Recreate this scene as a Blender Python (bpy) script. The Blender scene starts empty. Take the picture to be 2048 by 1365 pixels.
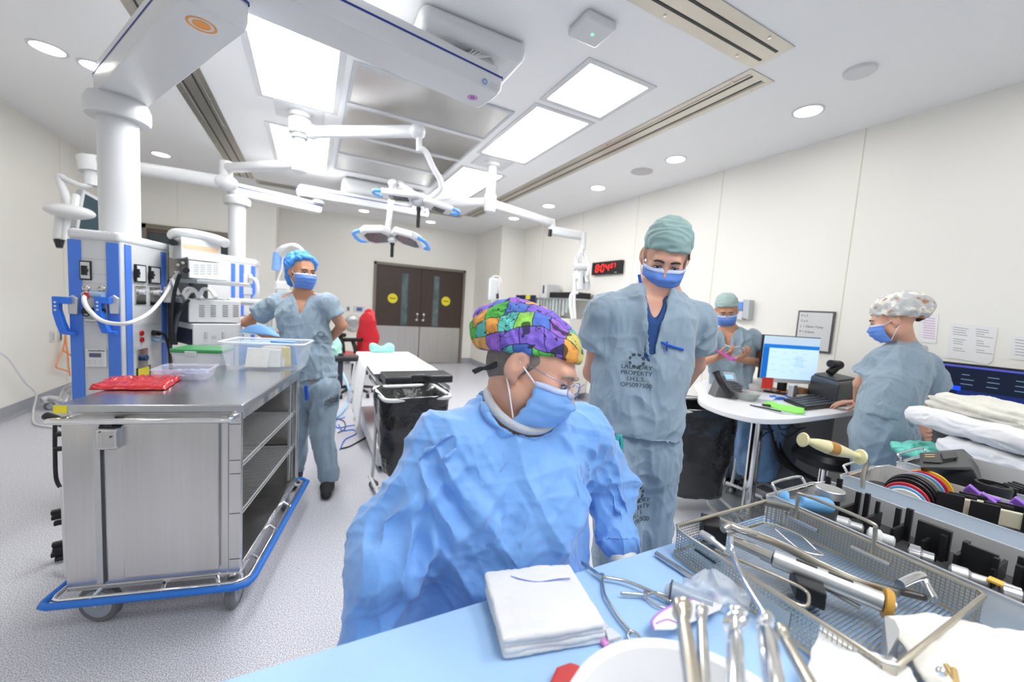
import bpy, bmesh, math, random
import numpy as np
from mathutils import Vector, Matrix, noise as mnoise
random.seed(7)
RNG = np.random.RandomState(11)
scene = bpy.context.scene
COL = scene.collection
# ---------------------------------------------------------------- camera
F_PX, YAW, PIT, ROL = 788.0, 0.47580, -0.08810, 0.06590      # focal length in pixels of a 2048 wide frame
EYE = Vector((0.0, 0.0, 1.44))
_ca, _sa, _cb, _sb = math.cos(YAW), math.sin(YAW), math.cos(PIT), math.sin(PIT)
FWD = Vector((_sa*_cb, _ca*_cb, _sb))
_r0 = Vector((_ca, -_sa, 0)); _u0 = _r0.cross(FWD)
RGT = _r0*math.cos(ROL) + _u0*math.sin(ROL)
UPV = _u0*math.cos(ROL) - _r0*math.sin(ROL)
cam_d = bpy.data.cameras.new('camera'); cam = bpy.data.objects.new('camera', cam_d); COL.objects.link(cam)
cam_d.sensor_width = 36.0; cam_d.lens = 36.0*F_PX/2048.0; cam_d.clip_start = 0.02
cam.matrix_world = Matrix((( RGT.x, UPV.x, -FWD.x, EYE.x), (RGT.y, UPV.y, -FWD.y, EYE.y), (RGT.z, UPV.z, -FWD.z, EYE.z), (0,0,0,1)))
cam_d.dof.use_dof = True; cam_d.dof.focus_distance = 1.25; cam_d.dof.aperture_fstop = 2.2
scene.camera = cam
# ---------------------------------------------------------------- world and exposure
world = bpy.data.worlds.new('ambient_fill'); scene.world = world; world.use_nodes = True  # added soft white fill, entering by the open end behind the camera
_bg = world.node_tree.nodes['Background']; _bg.inputs[0].default_value = (0.93, 0.96, 1.0, 1); _bg.inputs[1].default_value = 0.55
scene.view_settings.view_transform = 'Standard'; scene.view_settings.look = 'None'
scene.view_settings.gamma = 1.0; scene.view_settings.use_curve_mapping = False
scene.view_settings.exposure = 0.36
PANEL_W, CAN_W = 15.0, 22.0        # strength of the ceiling light panels and of the downlights
ZC = 3.06                          # ceiling height
XL, XR, YB, YF = -2.65, 3.977, 8.85, -2.6
# ---------------------------------------------------------------- points of the place seen from the camera
def ray(x, y): return FWD + RGT*((x-1024)/F_PX) - UPV*((y-682.5)/F_PX)
def pz(x, y, z):
    d = ray(x, y); return EYE + d*((z-EYE.z)/d.z)
def pyy(x, y, Y):
    d = ray(x, y); return EYE + d*(Y/d.y)
def pxx(x, y, X):
    d = ray(x, y); return EYE + d*(X/d.x)
def pd(x, y, D): return EYE + ray(x, y)*D
# ---------------------------------------------------------------- materials
MATS = {}
def nodes_of(m): return m.node_tree.nodes, m.node_tree.links, m.node_tree.nodes['Principled BSDF']
def mat(name, col, rough=0.5, metal=0.0, spec=0.5, var=0.03, vscale=6.0, bump=0.0, bscale=60.0, alpha=1.0, trans=0.0, ior=1.45,
        sheen=0.0, coat=0.0, sss=0.0, stretch=None, emit=None, estr=0.0, bdist=0.002):
    if name in MATS: return MATS[name]
    m = bpy.data.materials.new(name); m.use_nodes = True; nt = m.node_tree; N = nt.nodes; L = nt.links
    b = N['Principled BSDF']; b.inputs['Roughness'].default_value = rough; b.inputs['Metallic'].default_value = metal
    b.inputs['Specular IOR Level'].default_value = spec; b.inputs['IOR'].default_value = ior
    b.inputs['Alpha'].default_value = alpha; b.inputs['Transmission Weight'].default_value = trans
    b.inputs['Sheen Weight'].default_value = sheen; b.inputs['Coat Weight'].default_value = coat
    if sss: b.inputs['Subsurface Weight'].default_value = sss; b.inputs['Subsurface Radius'].default_value = (0.01, 0.004, 0.002); b.inputs['Subsurface Scale'].default_value = 1.0
    tc = N.new('ShaderNodeTexCoord'); mp = N.new('ShaderNodeMapping'); L.new(tc.outputs['Object'], mp.inputs[0])
    if stretch: mp.inputs['Scale'].default_value = stretch
    nz = N.new('ShaderNodeTexNoise'); nz.inputs['Scale'].default_value = vscale; nz.inputs['Detail'].default_value = 4
    L.new(mp.outputs[0], nz.inputs['Vector'])
    mx = N.new('ShaderNodeMix'); mx.data_type = 'RGBA'
    mx.inputs['A'].default_value = tuple(max(0, c*(1-var)) for c in col[:3])+(1,)
    mx.inputs['B'].default_value = tuple(min(1, c*(1+var)) for c in col[:3])+(1,)
    L.new(nz.outputs['Fac'], mx.inputs['Factor']); L.new(mx.outputs['Result'], b.inputs['Base Color'])
    if bump:
        n2 = N.new('ShaderNodeTexNoise'); n2.inputs['Scale'].default_value = bscale; n2.inputs['Detail'].default_value = 5
        L.new(mp.outputs[0], n2.inputs['Vector'])
        bp = N.new('ShaderNodeBump'); bp.inputs['Strength'].default_value = bump; bp.inputs['Distance'].default_value = bdist
        L.new(n2.outputs['Fac'], bp.inputs['Height']); L.new(bp.outputs[0], b.inputs['Normal'])
    if emit: b.inputs['Emission Color'].default_value = tuple(emit)+(1,); b.inputs['Emission Strength'].default_value = estr
    MATS[name] = m
    return m
def nodes_of(m): return m.node_tree.nodes, m.node_tree.links, m.node_tree.nodes['Principled BSDF']
WHITE = mat('white enamel', (0.66, 0.67, 0.68), 0.3, var=0.01)
WHITEP = mat('white plastic', (0.68, 0.69, 0.69), 0.42, var=0.02)
GREYP = mat('light grey plastic', (0.52, 0.54, 0.56), 0.45)
IVORY = mat('ivory plastic', (0.72, 0.70, 0.64), 0.45)
DGREY = mat('dark grey plastic', (0.06, 0.065, 0.075), 0.42)
BLACK = mat('black plastic', (0.012, 0.012, 0.014), 0.38)
BLACKR = mat('black rubber', (0.02, 0.02, 0.021), 0.7)
BLUEP = mat('blue plastic', (0.03, 0.17, 0.72), 0.35)
BLUES = mat('blue anodised strip', (0.07, 0.20, 0.70), 0.4)
NAVY = mat('navy line', (0.01, 0.03, 0.25), 0.5)
REDP = mat('red plastic', (0.55, 0.02, 0.02), 0.35)
ORANGE = mat('orange plastic', (0.85, 0.28, 0.04), 0.45)
PURPLE = mat('purple plastic', (0.33, 0.15, 0.62), 0.4)
YELLOW = mat('yellow plastic', (0.85, 0.72, 0.03), 0.45)
GREENP = mat('green plastic', (0.05, 0.26, 0.09), 0.4)
LIME = mat('lime card', (0.28, 0.85, 0.12), 0.6)
CHROME = mat('chrome', (0.80, 0.80, 0.80), 0.10, 1.0, var=0.01)
STEEL = mat('surgical steel', (0.62, 0.60, 0.56), 0.22, 1.0, var=0.12, vscale=30)
STEELW = mat('warm worn steel', (0.56, 0.51, 0.42), 0.30, 1.0, var=0.2, vscale=25)
ALU = mat('matt aluminium', (0.60, 0.61, 0.62), 0.42, 0.9, var=0.04)
BRUSH = mat('brushed stainless steel', (0.66, 0.65, 0.635), 0.24, 1.0, var=0.07, vscale=3.0, bump=0.10, bscale=9.0, stretch=(30, 30, 0.8), bdist=0.004)
def buckle(m, sc, dist, strength=.5):
    N, L, B = nodes_of(m); tc = N.new('ShaderNodeTexCoord'); mp = N.new('ShaderNodeMapping'); mp.inputs['Scale'].default_value = sc; L.new(tc.outputs['Object'], mp.inputs[0])
    nz = N.new('ShaderNodeTexNoise'); nz.inputs['Scale'].default_value = 1; nz.inputs['Detail'].default_value = 1; L.new(mp.outputs[0], nz.inputs['Vector']); b = N.new('ShaderNodeBump'); b.inputs['Strength'].default_value = strength; b.inputs['Distance'].default_value = dist; L.new(nz.outputs['Fac'], b.inputs['Height'])
    old = [l for l in L if l.to_node == B and l.to_socket.name == 'Normal']
    if old: L.new(old[0].from_socket, b.inputs['Normal'])
    L.new(b.outputs[0], B.inputs['Normal'])
buckle(BRUSH, (5, 5, .5), .05, .6)
BRUSHT = mat('stainless cart top', (0.55, 0.56, 0.58), 0.22, 1.0, var=0.06, vscale=3.0, bump=0.06, bscale=8.0, stretch=(2, 20, 2), bdist=0.004)
PAPER = mat('paper', (0.82, 0.82, 0.82), 0.8, var=0.01)
GLASSC = mat('clear plastic', (0.9, 0.93, 0.97), 0.12, trans=0.0, alpha=0.30, var=0.0)
INK = mat('dark ink', (0.03, 0.03, 0.04), 0.7)
GINK = mat('grey ink', (0.22, 0.22, 0.24), 0.8)
SKIN = mat('skin', (0.62, 0.34, 0.245), 0.48, var=0.12, vscale=14, sss=0.12, bump=0.25, bscale=180, bdist=0.001)
SKIN2 = mat('tanned skin', (0.50, 0.25, 0.15), 0.48, var=0.12, vscale=14, sss=0.1, bump=0.2, bscale=180, bdist=0.001)
HAIR = mat('dark brown hair', (0.035, 0.022, 0.015), 0.6, var=0.4, vscale=80)
# ---------------------------------------------------------------- object helpers
def link(o, parent=None):
    COL.objects.link(o)
    if parent is not None:
        o.parent = parent
        if parent.get('_inv'): pass
        o.matrix_parent_inverse = Matrix.Translation(-Vector(parent.location)) if parent.type == 'EMPTY' else Matrix.Identity(4)
    return o
def tag(o, label=None, cat=None, group=None, kind=None):
    if label: o['label'] = label
    if cat: o['category'] = cat
    if group: o['group'] = group
    if kind: o['kind'] = kind
    return o
def thing(name, label, cat, loc=(0, 0, 0), group=None):
    o = bpy.data.objects.new(name, None); COL.objects.link(o); o.location = loc; o.empty_display_size = 0.05
    return tag(o, label, cat, group)
def copy_thing(root, label=None, loc=None, rotz=None, group=None):
    kids = {}
    for o in bpy.data.objects:
        if o.parent: kids.setdefault(o.parent.name, []).append(o)
    def rec(o, par):
        c = o.copy(); COL.objects.link(c)
        if par is not None: c.parent = par
        for ch in kids.get(o.name, []): rec(ch, c)
        return c
    c = rec(root, None)
    if label: c['label'] = label
    if group: c['group'] = group
    if loc is not None: c.location = loc
    if rotz is not None: c.rotation_euler = (0, 0, rotz)
    return c
def mesh_obj(name, verts, faces, m, parent=None, smooth=False, bevel=0.0, segs=2, solid=0.0, subsurf=0, mats=None, fmat=None):
    me = bpy.data.meshes.new(name); me.from_pydata([tuple(v) for v in verts], [], [tuple(f) for f in faces]); me.update()
    for mm in (mats or [m]): me.materials.append(mm)
    if fmat is not None: me.polygons.foreach_set('material_index', fmat)
    o = bpy.data.objects.new(name, me); link(o, parent)
    finish(o, smooth, bevel, segs, solid, subsurf)
    return o
def finish(o, smooth, bevel, segs, solid, subsurf):
    me = o.data
    if smooth:
        me.polygons.foreach_set('use_smooth', [True]*len(me.polygons))
        if smooth == 'auto':
            try: me.set_sharp_from_angle(angle=math.radians(38))
            except Exception: pass
    if solid:
        md = o.modifiers.new('solid', 'SOLIDIFY'); md.thickness = solid; md.offset = 0
    if bevel:
        md = o.modifiers.new('bevel', 'BEVEL'); md.width = bevel; md.segments = segs; md.limit_method = 'ANGLE'; md.angle_limit = math.radians(40)
    if subsurf:
        md = o.modifiers.new('sub', 'SUBSURF'); md.levels = subsurf; md.render_levels = subsurf
def frame_of(d, up=Vector((0, 0, 1))):
    d = Vector(d).normalized()
    if abs(d.dot(up)) > 0.98: up = Vector((1, 0, 0)) if abs(d.x) < 0.9 else Vector((0, 1, 0))
    a = d.cross(up).normalized(); b = a.cross(d).normalized()
    return a, b
class MB:
    """collects shapes for one mesh"""
    def __init__(s, M=None): s.v = []; s.f = []; s.M = M or Matrix.Identity(4); s.fm = []; s.mi = 0
    def add(s, vs, fs):
        n = len(s.v); s.v += [s.M @ Vector(v) for v in vs]; s.f += [tuple(i+n for i in f) for f in fs]; s.fm += [s.mi]*len(fs); return s
    def box(s, c, size, R=None):
        hx, hy, hz = size[0]/2, size[1]/2, size[2]/2; c = Vector(c)
        vs = [Vector((x, y, z)) for x in (-hx, hx) for y in (-hy, hy) for z in (-hz, hz)]
        if R is not None: vs = [R @ v for v in vs]
        return s.add([v+c for v in vs], [(0, 1, 3, 2), (4, 6, 7, 5), (0, 4, 5, 1), (2, 3, 7, 6), (0, 2, 6, 4), (1, 5, 7, 3)])
    def bb(s, x0, x1, y0, y1, z0, z1): return s.box(((x0+x1)/2, (y0+y1)/2, (z0+z1)/2), (abs(x1-x0), abs(y1-y0), abs(z1-z0)))
    def cyl(s, p0, p1, r0, r1=None, n=20, cap=True):
        p0, p1 = Vector(p0), Vector(p1); r1 = r0 if r1 is None else r1; a, b = frame_of(p1-p0); vs = []; fs = []
        for p, r in ((p0, r0), (p1, r1)):
            for i in range(n):
                t = 2*math.pi*i/n; vs.append(p+a*(r*math.cos(t))+b*(r*math.sin(t)))
        for i in range(n): j = (i+1) % n; fs.append((i, j, n+j, n+i))
        if cap: fs += [tuple(range(n))[::-1], tuple(range(n, 2*n))]
        return s.add(vs, fs)
    def tube(s, pts, r, n=10, closed=False, cap=True):
        pts = [Vector(p) for p in pts]; m = len(pts); vs = []; fs = []; rr = r if hasattr(r, '__len__') else [r]*m; a = None
        for i, p in enumerate(pts):
            d = (pts[(i+1) % m]-pts[i-1]) if (closed or 0 < i < m-1) else (pts[1]-pts[0] if i == 0 else pts[-1]-pts[-2])
            if d.length < 1e-9: d = Vector((0, 0, 1))
            d.normalize()
            if a is None: a, b = frame_of(d)
            else:
                a = (a-d*a.dot(d)); a = a.normalized() if a.length > 1e-6 else frame_of(d)[0]; b = a.cross(d)
            for k in range(n):
                t = 2*math.pi*k/n; vs.append(p+a*(rr[i]*math.cos(t))+b*(rr[i]*math.sin(t)))
        for i in range(m if closed else m-1):
            i2 = (i+1) % m
            for k in range(n): k2 = (k+1) % n; fs.append((i*n+k, i*n+k2, i2*n+k2, i2*n+k))
        if cap and not closed: fs += [tuple(range(n))[::-1], tuple(range((m-1)*n, m*n))]
        return s.add(vs, fs)
    def lathe(s, prof, o=(0, 0, 0), axis=(0, 0, 1), n=24, cap=True):
        o = Vector(o); ax = Vector(axis).normalized(); a, b = frame_of(ax); vs = []; fs = []
        for r, z in prof:
            for i in range(n): t = 2*math.pi*i/n; vs.append(o+ax*z+a*(r*math.cos(t))+b*(r*math.sin(t)))
        for k in range(len(prof)-1):
            for i in range(n): j = (i+1) % n; fs.append((k*n+i, k*n+j, (k+1)*n+j, (k+1)*n+i))
        if cap: fs += [tuple(range(n))[::-1], tuple(range((len(prof)-1)*n, len(prof)*n))]
        return s.add(vs, fs)
    def prism(s, poly, p0, p1):
        """poly: 3D points of one face; extruded by p1-p0"""
        d = Vector(p1)-Vector(p0); n = len(poly); vs = [Vector(p) for p in poly]+[Vector(p)+d for p in poly]
        return s.add(vs, [tuple(range(n))[::-1], tuple(range(n, 2*n))]+[(i, (i+1) % n, n+(i+1) % n, n+i) for i in range(n)])
    def sphere(s, c, r, n=16, m=10):
        c = Vector(c); r = (r, r, r) if not hasattr(r, '__len__') else r; vs = []; fs = []
        for i in range(m+1):
            t = math.pi*i/m
            for k in range(n): p = 2*math.pi*k/n; vs.append(c+Vector((r[0]*math.sin(t)*math.cos(p), r[1]*math.sin(t)*math.sin(p), r[2]*math.cos(t))))
        for i in range(m):
            for k in range(n): k2 = (k+1) % n; fs.append((i*n+k, (i+1)*n+k, (i+1)*n+k2, i*n+k2))
        return s.add(vs, fs)
    def grid(s, fn, nu, nv, closed_u=False):
        vs = [fn(i/(nu if closed_u else nu-1), j/(nv-1)) for j in range(nv) for i in range(nu)]; fs = []
        for j in range(nv-1):
            for i in range(nu if closed_u else nu-1): i2 = (i+1) % nu; fs.append((j*nu+i, j*nu+i2, (j+1)*nu+i2, (j+1)*nu+i))
        return s.add(vs, fs)
    def build(s, name, m, parent=None, smooth=False, bevel=0.0, segs=2, solid=0.0, subsurf=0, mats=None):
        return mesh_obj(name, s.v, s.f, m, parent, smooth, bevel, segs, solid, subsurf, mats, s.fm if mats else None)
def arc(c, r, a0, a1, n, ax=Vector((1, 0, 0)), ay=Vector((0, 1, 0))):
    c = Vector(c); return [c+ax*(r*math.cos(math.radians(a0+(a1-a0)*i/n)))+ay*(r*math.sin(math.radians(a0+(a1-a0)*i/n))) for i in range(n+1)]
def spline(pts, per=8, closed=False):
    P = [Vector(p) for p in pts]; n = len(P); out = []
    for i in range(n if closed else n-1):
        g = lambda k: P[k % n] if closed else P[min(max(k, 0), n-1)]
        a, b, c, d = g(i-1), g(i), g(i+1), g(i+2)
        for k in range(per):
            t = k/per; out.append(0.5*((2*b)+(c-a)*t+(2*a-5*b+4*c-d)*t*t+(3*b-a-3*c+d)*t**3))
    if not closed: out.append(P[-1])
    return out
def rrect(cx, cy, w, h, r, n=5):
    out = []
    for sx, sy, a in ((1, 1, 0), (-1, 1, 90), (-1, -1, 180), (1, -1, 270)):
        for i in range(n+1):
            t = math.radians(a+90*i/n); out.append((cx+sx*(w/2-r)+r*math.cos(t), cy+sy*(h/2-r)+r*math.sin(t)))
    return out
def remap(objs, old, new, s=1.0, fz=.78, z0=.88):
    """move each mesh so that its centre keeps its place when the box old=(x0,x1,y1) becomes new"""
    for o in objs:
        if o.type != 'MESH' or not len(o.data.vertices): continue
        c = sum((v.co for v in o.data.vertices), Vector())/len(o.data.vertices)
        t = Vector((new[0]+(c.x-old[0])*(new[1]-new[0])/(old[1]-old[0]), new[2]-(old[2]-c.y)*1.09, z0+(c.z-z0)*fz))
        o.data.transform(Matrix.Translation(t) @ Matrix.Scale(s, 4) @ Matrix.Translation(-c))
def text(name, body, size, M, m, parent=None, ext=0.0005, align='CENTER'):
    cu = bpy.data.curves.new(name, 'FONT'); cu.body = body; cu.size = size; cu.extrude = ext; cu.align_x = align; cu.align_y = 'CENTER'
    cu.materials.append(m); t = bpy.data.objects.new(name, cu); COL.objects.link(t)
    bpy.context.view_layer.update()
    dg = bpy.context.evaluated_depsgraph_get(); me = bpy.data.meshes.new_from_object(t.evaluated_get(dg)); bpy.data.objects.remove(t)
    me.transform(M)
    o = bpy.data.objects.new(name, me); link(o, parent); return o
def basis(o, x, y, z=None):
    x = Vector(x).normalized(); y = Vector(y).normalized(); z = x.cross(y).normalized() if z is None else Vector(z); o = Vector(o)
    return Matrix(((x.x, y.x, z.x, o.x), (x.y, y.y, z.y, o.y), (x.z, y.z, z.z, o.z), (0, 0, 0, 1)))
def hull_mesh_beam(p0, p1, w, h, r=0.03, ext=0.0):
    """rounded-section beam between two points: returns MB"""
    p0, p1 = Vector(p0), Vector(p1); d = (p1-p0).normalized(); a, b = frame_of(d); mb = MB()
    sec = rrect(0, 0, w, h, min(r, w/2.01, h/2.01), 4)
    L0, L1 = p0-d*ext, p1+d*ext
    rings = [(L0, 0.90), (L0+d*min(r, .02)*.6, 1.0), (L1-d*min(r, .02)*.6, 1.0), (L1, 0.90)]
    vs = []; n = len(sec)
    for p, s in rings: vs += [p+a*(x*s)+b*(y*s) for x, y in sec]
    fs = [(k*n+i, k*n+(i+1) % n, (k+1)*n+(i+1) % n, (k+1)*n+i) for k in range(3) for i in range(n)]+[tuple(range(n))[::-1], tuple(range(3*n, 4*n))]
    return mb.add(vs, fs)
# ---------------------------------------------------------------- smooth solids from blended shapes (surface nets)
def perlin(P, seed=0):
    rs = np.random.RandomState(seed); perm = rs.permutation(256).astype(np.int64); perm = np.concatenate([perm, perm]); g = rs.normal(size=(256, 3)); g /= np.linalg.norm(g, axis=1)[:, None]
    Pi = np.floor(P).astype(np.int64); Pf = P-Pi; u = Pf*Pf*Pf*(Pf*(Pf*6-15)+10); Pi &= 255; out = 0
    for dx in (0, 1):
        for dy in (0, 1):
            for dz in (0, 1):
                h = perm[perm[perm[(Pi[:, 0]+dx) & 255]+((Pi[:, 1]+dy) & 255)]+((Pi[:, 2]+dz) & 255)]
                dot = g[h, 0]*(Pf[:, 0]-dx)+g[h, 1]*(Pf[:, 1]-dy)+g[h, 2]*(Pf[:, 2]-dz)
                w = (u[:, 0] if dx else 1-u[:, 0])*(u[:, 1] if dy else 1-u[:, 1])*(u[:, 2] if dz else 1-u[:, 2]); out = out+w*dot
    return out
class SDF:
    def __init__(s, lo, hi, h):
        s.h = h; s.lo = np.array(lo, float)-2*h; n = np.ceil((np.array(hi, float)-s.lo)/h).astype(int)+3; s.n = n
        s.F = np.full(n, 0.2, np.float32)
    def _win(s, lo, hi):
        a = np.maximum(np.floor((np.array(lo)-s.lo)/s.h).astype(int), 0); b = np.minimum(np.ceil((np.array(hi)-s.lo)/s.h).astype(int)+1, s.n)
        if np.any(b <= a): return None, None
        g = np.meshgrid(*[(s.lo[k]+s.h*np.arange(a[k], b[k])).astype(np.float32) for k in range(3)], indexing='ij', sparse=True)
        return tuple(slice(a[k], b[k]) for k in range(3)), g
    def _mix(s, sl, d, k, op):
        A = s.F[sl]
        if op == 'sub': d = -d; 
        if k <= 0: s.F[sl] = np.minimum(A, d) if op == 'add' else np.maximum(A, d); return
        if op == 'add':
            h = np.maximum(k-np.abs(A-d), 0)/k; s.F[sl] = np.minimum(A, d)-h*h*k*0.25
        else:
            h = np.maximum(k-np.abs(A-d), 0)/k; s.F[sl] = np.maximum(A, d)+h*h*k*0.25
    def cone(s, a, b, ra, rb=None, k=0.01, op='add', flat=None):
        rb = ra if rb is None else rb; a = np.array(a, float); b = np.array(b, float); R = max(ra, rb)+0.05+k
        sl, g = s._win(np.minimum(a, b)-R, np.maximum(a, b)+R)
        if sl is None: return s
        ba = b-a; L2 = max(float(ba@ba), 1e-9); t = 0
        for i in range(3): t = t+(g[i]-a[i])*ba[i]
        t = np.clip(t/L2, 0, 1); q = 0
        for i in range(3): q = q+(g[i]-a[i]-t*ba[i])**2
        if flat is not None:      # flatten along a direction: flat=(dir, factor)
            fd = np.array(flat[0], float); fd /= np.linalg.norm(fd); w = 0
            for i in range(3): w = w+(g[i]-a[i]-t*ba[i])*fd[i]
            q = q+w*w*(flat[1]**2-1)
        s._mix(sl, np.sqrt(q)-(ra+(rb-ra)*t), k, op); return s
    def path(s, pts, rads, k=0.01, **kw):
        for i in range(len(pts)-1): s.cone(pts[i], pts[i+1], rads[i], rads[i+1], k, **kw)
        return s
    def ell(s, c, r, k=0.01, M=None, op='add'):
        """ellipsoid: c centre, r radii, M 3x3 with columns = axes"""
        c = np.array(c, float); r = np.array(r, float) if hasattr(r, '__len__') else np.array([r]*3, float); R = float(r.max())+0.05+k
        sl, g = s._win(c-R, c+R)
        if sl is None: return s
        M = np.eye(3) if M is None else np.array(M, float); k0 = 0; k1 = 0
        for j in range(3):
            q = 0
            for i in range(3): q = q+(g[i]-c[i])*M[i, j]
            k0 = k0+(q/r[j])**2; k1 = k1+(q/(r[j]**2))**2
        k0 = np.sqrt(k0); k1 = np.sqrt(k1)+1e-9
        s._mix(sl, k0*(k0-1)/k1, k, op); return s
    def box(s, c, half, rad=0.01, k=0.01, M=None, op='add'):
        c = np.array(c, float); half = np.array(half, float)-rad; R = float(np.linalg.norm(half))+rad+0.05+k
        sl, g = s._win(c-R, c+R)
        if sl is None: return s
        M = np.eye(3) if M is None else np.array(M, float); o = 0; ins = -1e9
        for j in range(3):
            q = 0
            for i in range(3): q = q+(g[i]-c[i])*M[i, j]
            q = np.abs(q)-half[j]; o = o+np.maximum(q, 0)**2; ins = np.maximum(ins, q)
        s._mix(sl, np.sqrt(o)+np.minimum(ins, 0)-rad, k, op); return s
    def cut(s, p, nrm, k=0.0):
        """remove what lies on the side nrm points to"""
        p = np.array(p, float); nrm = np.array(nrm, float); nrm /= np.linalg.norm(nrm)
        sl, g = s._win(s.lo, s.lo+s.h*s.n); d = 0
        for i in range(3): d = d+(g[i]-p[i])*nrm[i]
        s._mix(sl, d.astype(np.float32)+np.zeros(s.n, np.float32), k, 'int'); return s
    def fn(s, f):
        sl, g = s._win(s.lo, s.lo+s.h*s.n); s.F[sl] = f(s.F[sl], *g); return s
    def mesh(s):
        F = s.F; S = F < 0; n = F.shape
        c = np.zeros(tuple(x-1 for x in n), np.int8)
        cor = [(i, j, k) for i in (0, 1) for j in (0, 1) for k in (0, 1)]
        for (i, j, k) in cor: c += S[i:n[0]-1+i, j:n[1]-1+j, k:n[2]-1+k]
        act = (c > 0) & (c < 8); idx = np.argwhere(act); V = np.zeros((len(idx), 3)); W = np.zeros(len(idx))
        val = {q: F[idx[:, 0]+q[0], idx[:, 1]+q[1], idx[:, 2]+q[2]].astype(float) for q in cor}
        for q in cor:
            for ax in range(3):
                if q[ax] == 0:
                    q2 = tuple(1 if t == ax else q[t] for t in range(3)); a, b = val[q], val[q2]; m = (a < 0) != (b < 0)
                    t = np.where(m, a/np.where(m, a-b, 1), 0)
                    for d in range(3): V[:, d] += np.where(m, q[d]+(t if d == ax else 0), 0)
                    W += m
        V = V/W[:, None]; V = (V+idx)*s.h+s.lo
        vid = np.full(act.shape, -1, np.int64); vid[act] = np.arange(len(idx)); faces = []
        for ax in range(3):
            o1, o2 = [(1, 2), (2, 0), (0, 1)][ax]
            sa = [slice(None)]*3; sb = [slice(None)]*3; sa[ax] = slice(0, n[ax]-1); sb[ax] = slice(1, n[ax])
            A = S[tuple(sa)]; B = S[tuple(sb)]; e = np.argwhere(A != B)
            if not len(e): continue
            ok = (e[:, o1] > 0) & (e[:, o2] > 0) & (e[:, o1] < n[o1]-1) & (e[:, o2] < n[o2]-1); e = e[ok]; flip = A[e[:, 0], e[:, 1], e[:, 2]]
            def g(d1, d2):
                q = e.copy(); q[:, o1] -= d1; q[:, o2] -= d2; return vid[q[:, 0], q[:, 1], q[:, 2]]
            Q = np.stack([g(1, 1), g(0, 1), g(0, 0), g(1, 0)], 1); Q[~flip] = Q[~flip][:, ::-1]; faces.append(Q)
        return V, (np.concatenate(faces) if faces else np.zeros((0, 4), int))
def np_mesh(name, V, Q, m, parent=None, attr=None, smooth=True, mats=None, fmat=None):
    me = bpy.data.meshes.new(name); me.vertices.add(len(V)); me.vertices.foreach_set('co', np.asarray(V, np.float32).ravel())
    me.loops.add(4*len(Q)); me.loops.foreach_set('vertex_index', np.asarray(Q, np.int32).ravel())
    me.polygons.add(len(Q)); me.polygons.foreach_set('loop_start', np.arange(0, 4*len(Q), 4, dtype=np.int32)); me.polygons.foreach_set('loop_total', np.full(len(Q), 4, np.int32))
    if smooth: me.polygons.foreach_set('use_smooth', np.ones(len(Q), bool))
    for mm in (mats or [m]): me.materials.append(mm)
    if fmat is not None: me.polygons.foreach_set('material_index', np.asarray(fmat, np.int32))
    me.update(calc_edges=True); me.validate()
    if attr:
        for k, a in attr.items():
            at = me.attributes.new(k, 'FLOAT_VECTOR', 'POINT'); at.data.foreach_set('vector', np.asarray(a, np.float32).ravel())
    o = bpy.data.objects.new(name, me); return link(o, parent)
def vnormals(V, Q):
    a, b, c, d = V[Q[:, 0]], V[Q[:, 1]], V[Q[:, 2]], V[Q[:, 3]]; fn = np.cross(c-a, d-b); N = np.zeros_like(V)
    for i in range(4): np.add.at(N, Q[:, i], fn)
    return N/(np.linalg.norm(N, axis=1)[:, None]+1e-12)
def smooth_mesh(V, Q, it=2, f=0.5):
    n = len(V)
    for _ in range(it):
        A = np.zeros_like(V); c = np.zeros(n)
        for i in range(4):
            j = (i+1) % 4; np.add.at(A, Q[:, i], V[Q[:, j]]); np.add.at(A, Q[:, j], V[Q[:, i]]); c += np.bincount(Q[:, i], minlength=n)+np.bincount(Q[:, j], minlength=n)
        V = V*(1-f)+f*A/np.maximum(c, 1)[:, None]
    return V
def crumple(V, Q, layers):
    """layers: (frequency vector, amplitude, ridged?, seed)"""
    N = vnormals(V, Q); D = np.zeros(len(V))
    for fr, amp, rid, seed in layers:
        P = V*np.array(fr, float); W = perlin(P*0.6+7.3, seed+50)[:, None]; P = P+W*1.2
        q = perlin(P, seed)
        D += amp*((1-2*np.abs(q)*2.2) if rid else q*1.6)
    return V+N*D[:, None]
def creases(V, Q, dirs, amp, scale, seed=0, mfreq=4.0):
    """straight sharp creases of folded cloth, fading in and out"""
    N = vnormals(V, Q); D = np.zeros(len(V)); rs = np.random.RandomState(seed)
    for k, d in enumerate(dirs):
        d = np.array(d, float); d /= np.linalg.norm(d); w = perlin(V*3.0+k*5.1, seed+k)*1.1+perlin(V*8.0+k, seed+k+9)*.25
        t = (V @ d)*scale*(.8+.4*rs.rand())+rs.rand()*9+w; tri = np.abs(t-np.floor(t)-.5)*2
        m = np.clip(perlin(V*mfreq+k*3.3, seed+k+30)*3.2+.15, 0, 1); D += amp*m*(.5-np.minimum(tri*2.2, 1)**.8)
    return V+N*D[:, None]
# ================================================================= ROOM
def wall_paint(name, col):
    m = mat(name, col, 0.55, var=0.012, vscale=1.2, bump=0.03, bscale=120); return m
WALL = wall_paint('warm white wall paint', (0.87, 0.85, 0.79))
CEILM = wall_paint('ceiling paint', (0.88, 0.885, 0.89))
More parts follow.
